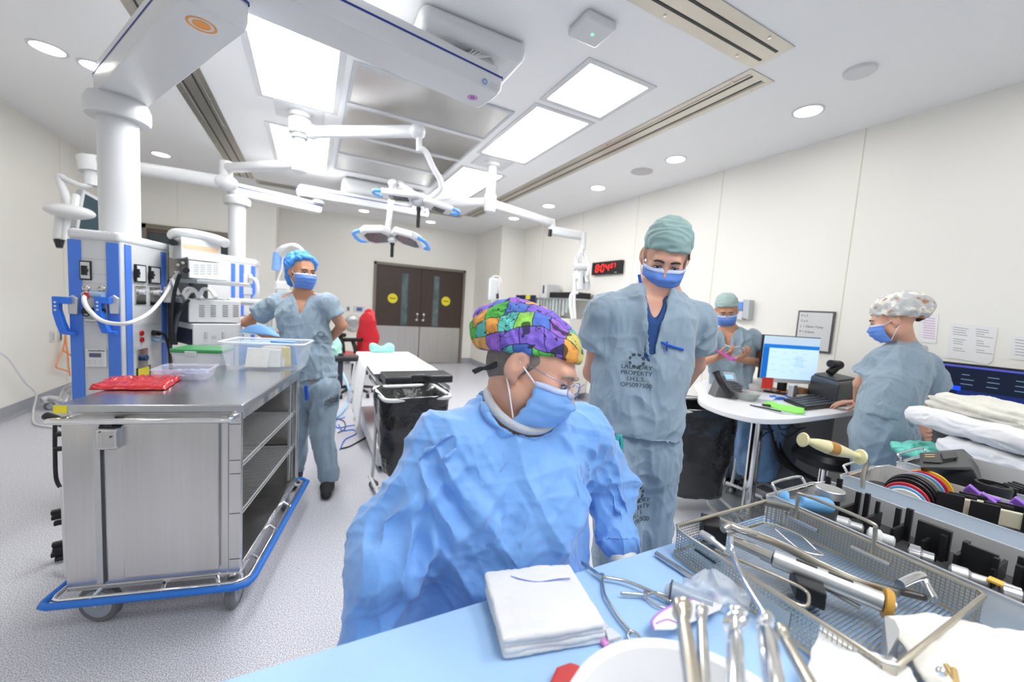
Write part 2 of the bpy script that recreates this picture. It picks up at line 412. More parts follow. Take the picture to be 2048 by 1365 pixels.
# speckled sheet floor
FLOORM = mat('speckled vinyl floor', (0.56, 0.56, 0.585), 0.33, var=0.05, vscale=2.0)
N, L, B = nodes_of(FLOORM)
tc = N.new('ShaderNodeTexCoord'); v1 = N.new('ShaderNodeTexNoise'); v1.inputs['Scale'].default_value = 210; v1.inputs['Detail'].default_value = 3
v2 = N.new('ShaderNodeTexNoise'); v2.inputs['Scale'].default_value = 420; v2.inputs['Detail'].default_value = 2
r1 = N.new('ShaderNodeValToRGB'); r1.color_ramp.elements[0].position = 0.36; r1.color_ramp.elements[0].color = (0.30, 0.30, 0.36, 1); r1.color_ramp.elements[1].position = 0.56; r1.color_ramp.elements[1].color = (0.70, 0.70, 0.745, 1)
e = r1.color_ramp.elements.new(0.68); e.color = (0.86, 0.85, 0.88, 1)
L.new(tc.outputs['Object'], v1.inputs['Vector']); L.new(v1.outputs['Fac'], r1.inputs[0]); L.new(r1.outputs[0], B.inputs['Base Color'])
BASEM = mat('grey coved skirting', (0.36, 0.37, 0.40), 0.4)
def struct(name, mb, m, bevel=0.0, smooth=False, parent=None):
    o = mb.build(name, m, parent, bevel=bevel, smooth=smooth)
    if parent is None: o['kind'] = 'structure'
    return o
YW = 8.0; XC = -0.55; XN = 3.45; YN = 7.44
struct('floor', MB().bb(XL-.3, XR+.3, YF, YB+.5, -0.1, 0), FLOORM)
struct('ceiling', MB().bb(XL-.3, XR+.3, YF, YB+.5, ZC, ZC+.1), CEILM)
struct('wall_left', MB().bb(XL-.2, XL, YF, YW+.2, 0, ZC), WALL)
struct('wall_right', MB().bb(XR, XR+.2, YF, YN+.05, 0, ZC), WALL)
# window wall with an opening
wx0, wx1 = pyy(281, 446, YW).x, pyy(487, 471, YW).x; wz1 = pyy(281, 446, YW).z; wz0 = 0.95
mb = MB(); mb.bb(XL, wx0, YW, YW+.15, 0, ZC).bb(wx1, XC, YW, YW+.15, 0, ZC).bb(wx0, wx1, YW, YW+.15, wz1, ZC).bb(wx0, wx1, YW, YW+.15, 0, wz0)
mb.bb(XC-.15, XC, YW+.15, YB, 0, ZC)
struct('wall_far_left', mb, WALL)
dx0, dx1 = pyy(751, 600, YB).x, pyy(921.5, 640, YB).x; dz = 2.14
mb = MB(); mb.bb(XC-.2, dx0, YB, YB+.15, 0, ZC).bb(dx1, XN+.2, YB, YB+.15, 0, ZC).bb(dx0, dx1, YB, YB+.15, dz, ZC)
struct('wall_back', mb, WALL)
struct('wall_far_right', MB().bb(XN, XR+.1, YN, YB, 0, ZC), WALL)
struct('wall_corridor', MB().bb(XC, XN, YB+.40, YB+.45, 0, ZC), WALL)
BH = 0.13
def skirt(name, p, q, nrm):
    p, q, nrm = Vector(p), Vector(q), Vector(nrm)
    sec = [(0, 0), (0, BH), (.005, BH), (.006, .03), (.012, .015), (.03, .003), (.034, 0)]
    mb = MB(); vs = [p+nrm*a+Vector((0, 0, b)) for a, b in sec]+[q+nrm*a+Vector((0, 0, b)) for a, b in sec]; n = len(sec)
    mb.add(vs, [(i, (i+1) % n, n+(i+1) % n, n+i) for i in range(n)]+[tuple(range(n)), tuple(range(n, 2*n))]); struct(name, mb, BASEM)
skirt('baseboard_left', (XL, YF, .001), (XL, YW, .001), (1, 0, 0)); skirt('baseboard_right', (XR, YF, .001), (XR, YN, .001), (-1, 0, 0))
skirt('baseboard_far_left', (XL, YW, .001), (XC, YW, .001), (0, -1, 0)); skirt('baseboard_back', (dx1+.06, YB, .001), (XN, YB, .001), (0, -1, 0))
skirt('baseboard_back_left', (XC, YB, .001), (dx0-.06, YB, .001), (0, -1, 0)); skirt('baseboard_far_right', (XN, YN-.0, .001), (XN, YB, .001), (-1, 0, 0)); skirt('baseboard_return', (XN, YN, .001), (XR, YN, .001), (0, -1, 0))
SEAM = mat('wall seam sealant', (0.66, 0.64, 0.52), 0.6)
mb = MB()
for y in (-0.76, 0.48, 1.713, 2.955, 4.2, 5.44, 6.68): mb.bb(XR-.0015, XR+.001, y-.004, y+.004, BH, ZC)
for x in (0.3, 1.1, 2.6): pass
struct('trim_1', mb, SEAM)
mb = MB()
for y in (0.5, 1.75, 3.0, 4.24, 5.48, 6.72): mb.bb(XL-.001, XL+.0015, y-.003, y+.003, BH, ZC)
for x in (-1.87,): mb.bb(x-.003, x+.003, YW-.0015, YW+.001, wz1+.05, ZC)
struct('trim_2', mb, SEAM)
# window
TAUPE = mat('taupe painted metal frame', (0.22, 0.19, 0.155), 0.45)
DGLASS = mat('dark window glass', (0.05, 0.07, 0.075), 0.06, spec=0.6)
w = MB(); fw = .07
w.bb(wx0, wx0+fw, YW-.03, YW+.1, wz0, wz1).bb(wx1-fw, wx1, YW-.03, YW+.1, wz0, wz1).bb(wx0, wx1, YW-.03, YW+.1, wz1-fw, wz1).bb(wx0, wx1, YW-.03, YW+.1, wz0, wz0+fw)
wo = struct('window_1', w, TAUPE, bevel=.003)
MB().bb(wx0+fw, wx1-fw, YW+.03, YW+.05, wz0+fw, wz1-fw).build('window_pane', DGLASS, wo)
bl = MB(); bl.bb(wx0+fw, wx1-fw, YW+.0, YW+.028, wz1-fw-.05, wz1-fw); bl.build('blind_box', mat('bronze blind box', (.12, .10, .08), .5), wo)
# door
fr = MB(); fr.bb(dx0-.055, dx0, YB-.03, YB+.12, 0, dz+.055).bb(dx1, dx1+.055, YB-.03, YB+.12, 0, dz+.055).bb(dx0-.055, dx1+.055, YB-.03, YB+.12, dz, dz+.055)
do = struct('door_1', fr, TAUPE, bevel=.003)
WOOD = mat('dark walnut laminate', (0.060, 0.040, 0.032), 0.42, var=0.25, vscale=3.0, stretch=(9, 9, .7))
DOORGL = mat('wired dark glass', (0.13, 0.17, 0.17), 0.08, var=.7, vscale=7)
KICK = mat('brushed kick plate', (0.60, 0.58, 0.55), 0.30, 1.0, var=0.12, vscale=2.5, bump=.08, bscale=8, stretch=(9, 9, .25), bdist=.004)
dm = (dx0+dx1)/2; kz = pyy(916, 656.8, YB).z
for s, (a, b) in enumerate(((dx0+.004, dm-.003), (dm+.003, dx1-.004))):
    gx = (a+b)/2+(.13 if s == 0 else -.13); g0, g1 = kz+.01, kz+1.18; gx0, gx1 = gx-.085, gx+.085
    lf = MB(); y0, y1 = YB+.01, YB+.05
    lf.bb(a, gx0, y0, y1, .01, dz-.004).bb(gx1, b, y0, y1, .01, dz-.004).bb(gx0, gx1, y0, y1, g1, dz-.004).bb(gx0, gx1, y0, y1, .01, g0)
    lo = lf.build('door_leaf', WOOD, do)
    MB().bb(gx0+.015, gx1-.015, y0+.02, y0+.026, g0+.015, g1-.015).build('vision_panel', DOORGL, lo)
    q = MB(); t = .015
    q.bb(gx0, gx0+t, y0-.004, y1, g0, g1).bb(gx1-t, gx1, y0-.004, y1, g0, g1).bb(gx0, gx1, y0-.004, y1, g1-t, g1).bb(gx0, gx1, y0-.004, y1, g0, g0+t); q.build('glazing_bead', DGREY, lo)
    MB().bb(a+.005, b-.005, y0-.003, y0-.0005, .012, kz).build('kick_plate', KICK, lo)
    hx = b-.07 if s == 0 else a+.07
    h = MB()
    for hz in (1.12, 0.99): h.cyl((hx, y0, hz), (hx, y0-.012, hz), .03, n=16).cyl((hx, y0-.01, hz), (hx, y0-.05, hz), .014, n=12).sphere((hx, y0-.055, hz), (.028, .02, .028) if hz > 1.05 else (.018, .015, .018), 12, 8)
    h.tube([(hx, y0-.05, 1.12), (hx+(.0), y0-.055, 1.06), (hx, y0-.05, .99)], .008, 8)
    h.build('door_handle', CHROME, lo, smooth='auto')
    sx, sz = (pyy(785.5, 597, YB).x, pyy(785.5, 597, YB).z) if s == 0 else (pyy(892, 603, YB).x, pyy(892, 603, YB).z)
    st = MB().cyl((sx, y0-.0005, sz), (sx, y0-.002, sz), .105, n=32).build('round_sticker', YELLOW, lo)
    ln = MB().bb(sx-.07, sx+.07, y0-.0026, y0-.002, sz-.006, sz+.006); 
    for k in range(9): ln.bb(sx-.06+k*.0135, sx-.06+k*.0135+.008, y0-.0028, y0-.002, sz-.016, sz+.016)
    ln.build('sticker_text', mat('olive ink', (.25, .22, .02), .7), st)
# ceiling light panels
EMIT = mat('lit diffuser', (1, 1, 1), 0.5, emit=(1, 1, 1), estr=PANEL_W)
EMITC = mat('lit downlight lens', (1, 1, 1), 0.5, emit=(1.0, 0.98, 0.94), estr=CAN_W)
def light_panel(x0, x1, y0, y1, label):
    t = thing('ceiling_light', label, 'ceiling light', ((x0+x1)/2, (y0+y1)/2, ZC), 'recessed light panels')
    f = MB(); b = .045
    f.bb(x0-b, x0, y0-b, y1+b, ZC-.008, ZC).bb(x1, x1+b, y0-b, y1+b, ZC-.008, ZC).bb(x0, x1, y0-b, y0, ZC-.008, ZC).bb(x0, x1, y1, y1+b, ZC-.008, ZC)
    f.build('frame', WHITE, t, bevel=.002)
    MB().bb(x0, x1, y0, y1, ZC-.004, ZC-.001).build('diffuser', EMIT, t)
light_panel(1.60, 2.115, 2.25, 2.78, 'short square ceiling light panel nearest the right wall vent corner')
light_panel(1.60, 2.11, 2.93, 4.09, 'long ceiling light panel right of the steel air diffuser')
light_panel(1.60, 2.11, 4.66, 6.15, 'far ceiling light panel beyond the right lamp mount plate')
light_panel(-.385, .14, 2.25, 4.055, 'large bright ceiling light panel between the two big arms')
light_panel(-.385, .14, 4.70, 6.10, 'ceiling light panel behind the left lamp mount column')
light_panel(.25, .78, -.75, .05, 'unseen ceiling light panel added to brighten the instrument table, left one')  # out of view, added because table and gown were too dark
light_panel(1.30, 1.83, -.75, .05, 'unseen ceiling light panel added to brighten the instrument table, right one')  # second added panel, also unseen, for foreground brightness
def downlight(x, y, label):
    t = thing('downlight', label, 'downlight', (x, y, ZC), 'round recessed downlights')
    MB().lathe([(.105, 0), (.105, -.005), (.088, -.007), (.085, -.002)], (x, y, ZC), n=32, cap=False).build('trim_ring', WHITE, t, smooth='auto')
    MB().cyl((x, y, ZC-.004), (x, y, ZC-.001), .086, n=32).build('lens', EMITC, t)
for x, y, lb in ((-1.71, 4.23, 'round downlight above the left wall, nearest the camera'), (-1.5, 4.45-.1, None), (-1.72, 6.68, 'small round downlight beyond the left white column'),
                 (3.33, 1.82, 'largest round downlight above the right wall'), (3.325, 3.04, 'second round downlight along the right wall, beside the round speaker'),
                 (3.33, 4.29, 'third round downlight along the right wall'), (3.33, 5.50, 'fourth round downlight along the right wall'), (3.32, 6.70, 'farthest downlight in the row along the right wall'),
                 (.87, 8.18, 'small downlight above the back wall, left of the surgical lamp'), (2.17, 8.22, 'small downlight in front of the double doors'),
                 (3.33, .60, None), (-1.71, 1.8, None), (3.33, -.6, None), (-1.71, -.6, None), (.3, -.9, None), (1.9, -.9, None)):
    if lb is None and (x, y) == (-1.5, 4.35): continue
    downlight(x, y, lb or 'unseen round downlight added for fill light')  # entries without a label are unseen lamps added as fill
# steel ceiling air diffuser
PERF = mat('perforated steel sheet', (0.62, 0.61, 0.595), 0.33, 0.95, var=0.25, vscale=2.2, stretch=(1, .5, 1), bump=.06, bscale=400, bdist=.001)
t = thing('air_diffuser', 'large stainless steel ceiling air diffuser with white cross bars', 'air diffuser', (.86, 4.4, ZC))
for a, b in ((3.14, 3.74), (3.80, 4.44), (4.50, 5.08), (5.14, 5.72)): MB().bb(.26, 1.46, a, b, ZC-.012, ZC-.004).build('perforated_panel', PERF, t)
for y in (3.77, 4.47, 5.11): MB().bb(.24, 1.48, y-.03, y+.03, ZC-.022, ZC-.004).build('cross_bar', WHITE, t, bevel=.003)
f = MB(); f.bb(.235, .26, 3.11, 5.75, ZC-.016, ZC-.001).bb(1.46, 1.485, 3.11, 5.75, ZC-.016, ZC-.001).bb(.26, 1.46, 3.11, 3.14, ZC-.016, ZC-.001).bb(.26, 1.46, 5.72, 5.75, ZC-.016, ZC-.001)
f.build('edge_frame', GREYP, t)
VENT = mat('champagne steel vent', (0.56, 0.53, 0.48), 0.30, 0.95, var=0.15, vscale=1.6, stretch=(1, 1, 1))
def vent(x0, x1, y0, y1, label):
    t = thing('ceiling_vent', label, 'ceiling vent', ((x0+x1)/2, (y0+y1)/2, ZC), 'linear steel ceiling vents')
    along = (y1-y0) > (x1-x0); f = MB(); s = MB(); sc = MB()
    f.bb(x0, x1, y0, y1, ZC-.006, ZC-.001)
    if along:
        w = x1-x0
        for fx in (.2, .8): f.bb(x0+w*fx-.006, x0+w*fx+.006, y0+.04, y1-.04, ZC-.010, ZC-.006)
        for fx in (.31, .69): s.bb(x0+w*fx-.007, x0+w*fx+.007, y0+.04, y1-.04, ZC-.0085, ZC-.0061)
        n = int((y1-y0)/.6)
        for k in range(n+1):
            for fx in (.12, .88): MB().cyl((x0+w*fx, y0+.15+k*(y1-y0-.3)/n, ZC-.006), (x0+w*fx, y0+.15+k*(y1-y0-.3)/n, ZC-.012), .009, n=10).build('screw', CHROME, t)
    else:
        w = y1-y0
        for fy in (.31, .69): s.bb(x0+.04, x1-.04, y0+w*fy-.008, y0+w*fy+.008, ZC-.0085, ZC-.0061)
        n = int((x1-x0)/.6)
        for k in range(n+1):
            for fy in (.12, .88): MB().cyl((x0+.2+k*(x1-x0-.4)/n, y0+w*fy, ZC-.006), (x0+.2+k*(x1-x0-.4)/n, y0+w*fy, ZC-.012), .009, n=10).build('screw', CHROME, t)
    f.build('vent_plate', VENT, t); s.build('slot', BLACK, t)
vent(2.49, 2.745, 1.735, 7.13, 'long linear steel vent running down the right of the ceiling')
vent(-1.015, -.77, 1.735, 7.13, 'linear steel vent on the left, partly hidden by the big white arm')
vent(-1.0, 2.49, 1.477, 1.73, 'wide steel vent crossing the top edge near the camera')
vent(-.765, 2.5, 7.15, 7.40, 'far linear steel vent above the surgical lamps')
t = thing('access_point', 'square white wireless box with green light on the ceiling', 'wireless box', (1.40, 1.97, ZC))
MB().bb(1.29, 1.50, 1.87, 2.07, ZC-.05, ZC-.002).build('housing', WHITE, t, bevel=.02, segs=4, smooth='auto')
MB().cyl((1.40, 1.97, ZC-.050), (1.40, 1.97, ZC-.052), .009, n=12).build('status_light', mat('green status light', (.1, .9, .2), .5, emit=(.15, 1, .25), estr=1.5), t)
t = MB().lathe([(.12, 0), (.12, -.006), (.11, -.009), (0.001, -.009)], (3.32, 3.505, ZC), n=36).build('ceiling_speaker', mat('speaker grille', (.58, .57, .56), .7, bump=.5, bscale=400), smooth='auto')
tag(t, 'round grey ceiling speaker grille between downlights on the right', 'speaker')
t = MB().lathe([(.085, 0), (.085, -.012), (.078, -.018), (0.001, -.018)], (3.05, 1.39, ZC), n=36).build('sprinkler_cover', WHITE, smooth='auto'); tag(t, 'plain white round cover disc on the ceiling near the right edge', 'ceiling cover')
# ================================================================= CEILING ARMS AND LAMPS
V = Vector
def arm_box(pts4, z0, z1, name, parent, r=.03, line=True, round0=None, m=None):
    """long housing from a bottom outline (near-left, far-left, far-right, near-right)"""
    mb = MB(); n = len(pts4); c = sum((V((p[0], p[1], 0)) for p in pts4), V())/n
    rings = [(z0, .0), (z0+.03, .018), (z0+.09, .022), (z1-.03, .012), (z1, -.01)]; vs = []
    for z, g in rings:
        for p in pts4:
            q = V((p[0], p[1], 0)); d = (q-c).normalized(); vs.append((q.x+d.x*g*1.2, q.y+d.y*g*1.2, z))
    fs = [(k*n+i, k*n+(i+1) % n, (k+1)*n+(i+1) % n, (k+1)*n+i) for k in range(len(rings)-1) for i in range(n)]+[tuple(range(n))[::-1], tuple(range((len(rings)-1)*n, len(rings)*n))]
    mb.add(vs, fs); o = mb.build(name, m or WHITE, parent, smooth='auto', bevel=.006)
    if line:
        l = MB(); zl = z0+(z1-z0)*.62; vs = []
        for z in (zl, zl+.012):
            for p in pts4:
                q = V((p[0], p[1], 0)); d = (q-c).normalized(); vs.append((q.x+d.x*.031, q.y+d.y*.031, z))
        l.add(vs, [(i, (i+1) % n, n+(i+1) % n, n+i) for i in range(n)]); l.build('blue_line', NAVY, o)
    return o
def capsule2d(p, q, w, n=10, e0=1.0, e1=1.0):
    p, q = V((p[0], p[1], 0)), V((q[0], q[1], 0)); d = (q-p).normalized(); a = V((d.y, -d.x, 0)); out = []
    for i in range(n+1): t = math.pi*i/n; out.append(q+a*(w/2*math.cos(t))+d*(w/2*math.sin(t)*e1))
    for i in range(n+1): t = math.pi*i/n; out.append(p-a*(w/2*math.cos(t))-d*(w/2*math.sin(t)*e0))
    return [(v.x, v.y) for v in out]
def disc_mark(c, r, m, parent, z):
    a = MB(); nn = 36
    ring = lambda r0, r1: a.add([(c[0]+rr*math.cos(2*math.pi*i/nn), c[1]+rr*math.sin(2*math.pi*i/nn), z) for rr in (r0, r1) for i in range(nn)], [(i, (i+1) % nn, nn+(i+1) % nn, nn+i) for i in range(nn)])
    ring(r*.82, r); ring(.0001, r*.6); return a.build('round_mark', m, parent)
# --- near pendant: lower arm with orange mark, column, service head
P1 = thing('ceiling_pendant', 'large white ceiling pendant with orange round mark, thick column and blue-striped service tower', 'medical pendant', (-1.08, 3.45, 0))
colx, coly = -1.10, 3.47
ln = [pz(192, 185, 2.56), pz(285, 222, 2.56), pz(487, 62, 2.56), pz(364, 0, 2.56)]
d1 = (ln[2]-ln[1]).normalized(); w1 = (ln[1]-ln[0]).length
pA = (ln[0]+ln[1])/2; pB = (ln[2]+ln[3])/2
a1 = arm_box(capsule2d(pA+d1*.03, pB-d1*.0, w1, 10, 1.0, .18), 2.56, 2.725, 'lower_arm', P1)
cm = pz(403, 50, 2.56); disc_mark((cm.x, cm.y), .055, mat('orange mark', (.85, .33, .06), .5), a1, 2.5588)
colc = (colx, coly)
MB().lathe([(.07, 0), (.15, 0), (.158, .02), (.158, .08), (.14, .125), (.11, .13)], (colx, coly, 2.44), n=40, cap=True).build('collar', WHITE, P1, smooth='auto')
colm = MB().lathe([(.098, 0), (.098, .78)], (colx, coly, 1.70), n=40).build('column', WHITE, P1, smooth='auto')
# tower
zt = pd(240, 467, 2.36).z; zb = .42
TA, TL, TB = pz(240, 467, zt), pz(137, 457, zt), pz(337, 490, zt)
TD = TL+(TB-TA); tow = MB()
xa = (TA-TL).normalized(); nl = V((xa.y, -xa.x, 0)); xb = (TB-TA).normalized(); nr = V((xb.y, -xb.x, 0))
if nl.dot(TA.xy.to_3d()) > 0: nl = -nl
if nr.dot(TB-TL) < 0: nr = -nr
poly = [TL, TA, TB, TD]; tow.prism([V((p.x, p.y, zb)) for p in poly], (0, 0, zb), (0, 0, zt-.04)); towo = tow.build('service_tower', GREYP_L if 'GREYP_L' in globals() else mat('pale grey panel', (.60, .61, .62), .45), P1, bevel=.012)
cc = sum(poly, V())/4
rim = MB(); rp = [cc+(p-cc)*1.05 for p in poly]; rim.prism([V((p.x, p.y, zt-.055)) for p in rp], (0, 0, 0), (0, 0, .06)); rim.build('top_rim', WHITE, P1, bevel=.02, segs=3)
rim = MB(); rim.prism([V((p.x, p.y, zb-.03)) for p in rp], (0, 0, 0), (0, 0, .05)); rim.build('bottom_rim', WHITE, P1, bevel=.01)
class Face:
    def __init__(s, p0, xd, n): s.p0 = V(p0); s.x = V(xd).normalized(); s.n = V(n).normalized(); s.up = V((0, 0, 1))
    def at(s, x, y, off=0.0):
        r = ray(x, y); t = (s.p0+s.n*off-EYE).dot(s.n)/r.dot(s.n); return EYE+r*t
    def quad(s, x0, y0, x1, y1, off0=0.0, off1=.003, mb=None):
        """box on the face between two pixels (vertical/horizontal in the place)"""
        a, b = s.at(x0, y0), s.at(x1, y1); mb = mb or MB(); u = (b-a).dot(s.x)
        P = [a, a+s.x*u, V(((a+s.x*u).x, (a+s.x*u).y, b.z)), V((a.x, a.y, b.z))]
        return mb.prism([p+s.n*off0 for p in P], (0, 0, 0), s.n*(off1-off0))
FL = Face(TA, xa, nl); FR = Face(TA, xb, nr)
def strips(F, pxs):
    for x in pxs:
        q = MB(); a = F.at(x, 520); w = .030; z0, z1 = zb+.03, zt-.06
        q.prism([V((a.x, a.y, z0))-F.x*w, V((a.x, a.y, z0))+F.x*w, V((a.x, a.y, z1))+F.x*w, V((a.x, a.y, z1))-F.x*w], (0, 0, 0), F.n*.006); q.build('blue_rail', BLUES, P1, bevel=.002)
strips(FL, (150, 226)); strips(FR, (255, 326))
def plate(F, x0, y0, x1, y1, m, name, par, off=.006, bev=.003): return F.quad(x0, y0, x1, y1, .0, off).build(name, m, par, bevel=bev)
seam = MB()
for y in (518, 548, 567, 652): FL.quad(160, y, 218, y+.8, 0, .0008, seam)
for y in (568, 650, 697, 740): FR.quad(262, y, 318, y+.8, 0, .0008, seam)
seam.build('panel_seams', GREYP, P1)
# suction gauges with black frames
for F, x0, y0, x1, y1 in ((FL, 160, 521, 185, 561), (FR, 267, 528, 290, 566), (FR, 296, 532, 319, 569)):
    g = plate(F, x0, y0, x1, y1, BLACK, 'gauge_frame', P1, .010)
    plate(F, x0+3, y0+3, x1-3, y1-3, WHITE, 'gauge_dial', g, .012, 0)
    k = MB(); c = F.at((x0+x1)/2-4, (y0+y1)/2, .02); k.box(c, (.022, .022, .055)); c2 = F.at((x0+x1)/2+2, (y0+y1)/2, .03); k.cyl(c, c2, .008); k.build('gauge_knob', BLACK, g, bevel=.002)
for x0, y0, x1, y1 in ((269, 572, 291, 609), (298, 574, 319, 610)):
    g = plate(FR, x0, y0, x1, y1, STEEL, 'outlet_plate', P1, .006); c = FR.at((x0+x1)/2, (y0+y1)/2-6, .006)
    MB().cyl(c, c+nr*.03, .016).box(c+nr*.03+V((0, 0, .012)), (.03, .02, .018)).build('gas_outlet', WHITEP, g, bevel=.002)
for x, y in ((174, 577), (204, 578), (172, 590)):
    c = FL.at(x, y, 0); MB().lathe([(.020, 0), (.020, .008), (.013, .012), (.012, .004), (.001, .004)], c, nl, 20).build('gas_outlet', STEEL, P1, smooth='auto')
for x, y in ((282, 667), (282.5, 680)):
    c = FR.at(x, y, 0); MB().lathe([(.017, 0), (.017, .010), (.010, .010), (.010, .004), (.001, .004)], c, nr, 20).build('red_socket', REDP, P1, smooth='auto')
o = plate(FR, 273, 700, 295, 735, STEEL, 'outlet_plate', P1, .006); c = FR.at(284, 716, .006); MB().cyl(c, c+nr*.03, .02).build('blue_connector', mat('dark blue plastic', (.01, .04, .12), .4), o, bevel=.003)
plate(FR, 272, 737, 300, 755, BLACK, 'label_holder', P1, .006); plate(FR, 274, 739, 296, 754, YELLOW, 'yellow_label', P1, .008, 0)
o = plate(FL, 172, 697, 215, 735, WHITE, 'control_panel', P1, .012, .006); plate(FL, 181, 706, 205, 714.5, mat('lcd', (.10, .11, .18), .3), 'display', o, .0135, 0)
k = MB()
for x in (182, 193, 204):
    for y in (720, 725): FL.quad(x-1.6, y, x+1.6, y+2.4, .012, .0135, k)
k.build('button', GREYP, o)
Mx = basis(FL.at(193, 702, .0135), xa, (0, 0, 1), nl); text('panel_text', 'ControlMax', .016, Mx, INK, o)
Mx = basis(FL.at(215, 463.5, .028), xa, (0, 0, 1), nl); text('rim_text', 'Trumpf', .022, Mx, GREYP, P1)
lg = pd(220, 446, 2.40); dcol = (lg-V((colx, coly, lg.z))); 
# blue lever brackets
for x in (145, 226):
    b = MB(); c = FL.at(x+6, 610, .0); up = V((0, 0, 1))
    bk = MB(); bk.prism([c+nl*.006+xa*a+up*b_ for a, b_ in ((-.02, -.055), (.02, -.055), (.024, .04), (.0, .06), (-.024, .04))], (0, 0, 0), nl*.02); bo = bk.build('bracket', ALU, P1, bevel=.004)
    pr = [(-.075, .045), (-.005, .045), (-.005, .005), (-.045, .005), (-.045, -.03), (-.03, -.10), (-.012, -.155), (.02, -.16), (.02, -.178), (-.045, -.17), (-.06, -.12), (-.075, -.05)]
    b.prism([c+nl*.02+xa*a+up*(z_*1.0) for a, z_ in pr], (0, 0, 0), nl*.035); b.build('lever', BLUEP, bo, bevel=.004)
    d = MB()
    for k in range(3): q = c+nl*.055+xa*(-.06)+up*(.012-.022*k); d.cyl(q, q+nl*.002, .006, n=12)
    d.build('lever_mark', WHITE, bo)
# tubes and plugs on the tower
white_hose = mat('white silicone hose', (.80, .80, .80), .35)
def fpt(F, x, y, off): return F.at(x, y, off)
T = [fpt(FL, 172, 590, .04), fpt(FL, 168, 600, .07), fpt(FL, 176, 618, .09), fpt(FL, 200, 640, .10), fpt(FL, 232, 648, .12), fpt(FR, 262, 645, .11), fpt(FR, 300, 625, .10), fpt(FR, 330, 590, .08), fpt(FR, 345, 560, .06), pd(358, 545, 2.85), pd(366, 541, 2.95)]
h = tag(MB().tube(spline(T, 8), .0115, 10).build('suction_hose', white_hose, smooth=True), 'thick white hose looping across the blue-striped service tower', 'hose')
c = fpt(FL, 190, 590, .03); o = MB().tube([c-xa*.03, c+xa*.04], [.016, .022], 12).build('plug', mat('pale blue clear plug', (.35, .52, .72), .25, alpha=.8), P1, smooth='auto')
c = fpt(FL, 173, 592, .05); MB().box(c, (.018, .018, .04)).build('red_collar', REDP, P1, bevel=.003)
c = fpt(FL, 186, 623, .03); MB().tube([c-xa*.04, c-xa*.0, c+xa*.05], [.016, .022, .02], 12).build('black_connector', BLACK, P1, smooth='auto')
c = fpt(FL, 172, 624, .03); MB().tube([c+xa*.018*math.cos(t/12*2*math.pi)+V((0, 0, .026*math.sin(t/12*2*math.pi))) for t in range(12)], .004, 8, closed=True).build('cable_ring', BLACK, P1, smooth=True)
c = fpt(FL, 185, 641, .015); MB().tube([c-xa*.03, c+xa*.03], .009, 10).build('steel_coupling', STEEL, P1)
PLQ = [fpt(FR, 306, 665, .012), fpt(FR, 318, 668, .05)]
cab = MB().tube(spline([fpt(FR, 307, 666, .0), fpt(FR, 316, 664, .05), fpt(FR, 330, 672, .08), fpt(FR, 338, 700, .09), fpt(FR, 340, 740, .1)], 8), .008, 8).build('power_cable', BLACK, smooth=True); tag(cab, 'black power cable plugged into the right face of the service tower', 'cable')
MB().tube([fpt(FR, 306, 666, .0), fpt(FR, 318, 667, .05)], [.02, .017], 12).build('plug', BLACK, P1); MB().tube([fpt(FR, 307, 678, .0), fpt(FR, 318, 681, .05), fpt(FR, 336, 684, .06)], [.018, .016, .006], 12).build('plug', mat('pale blue clear plug', (.35, .52, .72), .25, alpha=.8), P1)
# --- upper arm with purple mark and its ceiling cover
P2 = thing('ceiling_boom', 'big white ceiling arm with navy line and purple round mark', 'ceiling arm', (.9, 2.5, 2.74))
q = [pz(491, 31, 2.74), pz(956, 222, 2.74), pz(1003, 190, 2.74), pz(585, 0, 2.74)]
dd = (q[2]-q[3]).normalized(); c0 = (q[0]+q[3])/2-dd*.22; c1 = (q[1]+q[2])/2
ww = .245; nn_ = V((dd.y, -dd.x, 0)); 
a2 = arm_box(capsule2d(c0, c1-dd*.02, ww, 8, .3, .12), 2.745, 2.90, 'upper_arm', P2)
cm = pz(945, 195, 2.745); disc_mark((cm.x, cm.y), .032, mat('purple mark', (.40, .05, .42), .5), a2, 2.7438)
sidep = lambda x, y: Face(q[2]+nn_*.031, dd, nn_).at(x, y)
f2 = Face(c1+nn_*(ww/2+.014)+V((0, 0, .06)), dd, nn_); tc_ = f2.at(985, 170, .003)
text('arm_text', 'Trumpf\nMedical', .017, basis(tc_+V((0, 0, .0))+dd*.01, dd, (0, 0, 1), nn_), GREYP, a2)
rg = f2.at(970, 163, .003); k = MB(); k.tube([rg+dd*(.014*math.cos(t/16*2*math.pi))+V((0, 0, .014*math.sin(t/16*2*math.pi))) for t in range(16)], .003, 6, closed=True); k.build('ring_logo', mat('logo blue', (.05, .25, .65), .5), a2)
j = MB().lathe([(.05, 0), (.12, 0), (.13, .012), (.13, .04), (.10, .05)], (.88, 2.50, 2.895), n=32).build('joint_cover', GREYP, P2, smooth='auto')
k = MB()
for i in range(5): k.tube([(.80+.015*i, 2.36, 2.90), (.84+.03*i, 2.37, 2.955)], .006, 8)
k.build('cable_bundle', WHITEP, P2)
MB().cyl((.88, 2.50, 2.90), (.88, 2.50, 3.0), .07, n=24).build('spindle', WHITE, P2)
cv = MB().bb(.50, 1.16, 2.29, 2.86, 2.94, ZC-.001).build('ceiling_cover', WHITE, P2, bevel=.05, segs=5, smooth='auto')
jx = (pB.x, pB.y); MB().cyl((c0.x+.02, c0.y+.03, 2.72), (c0.x+.02, c0.y+.03, 2.75), .09, n=28).build('lower_joint', GREYP, P1)
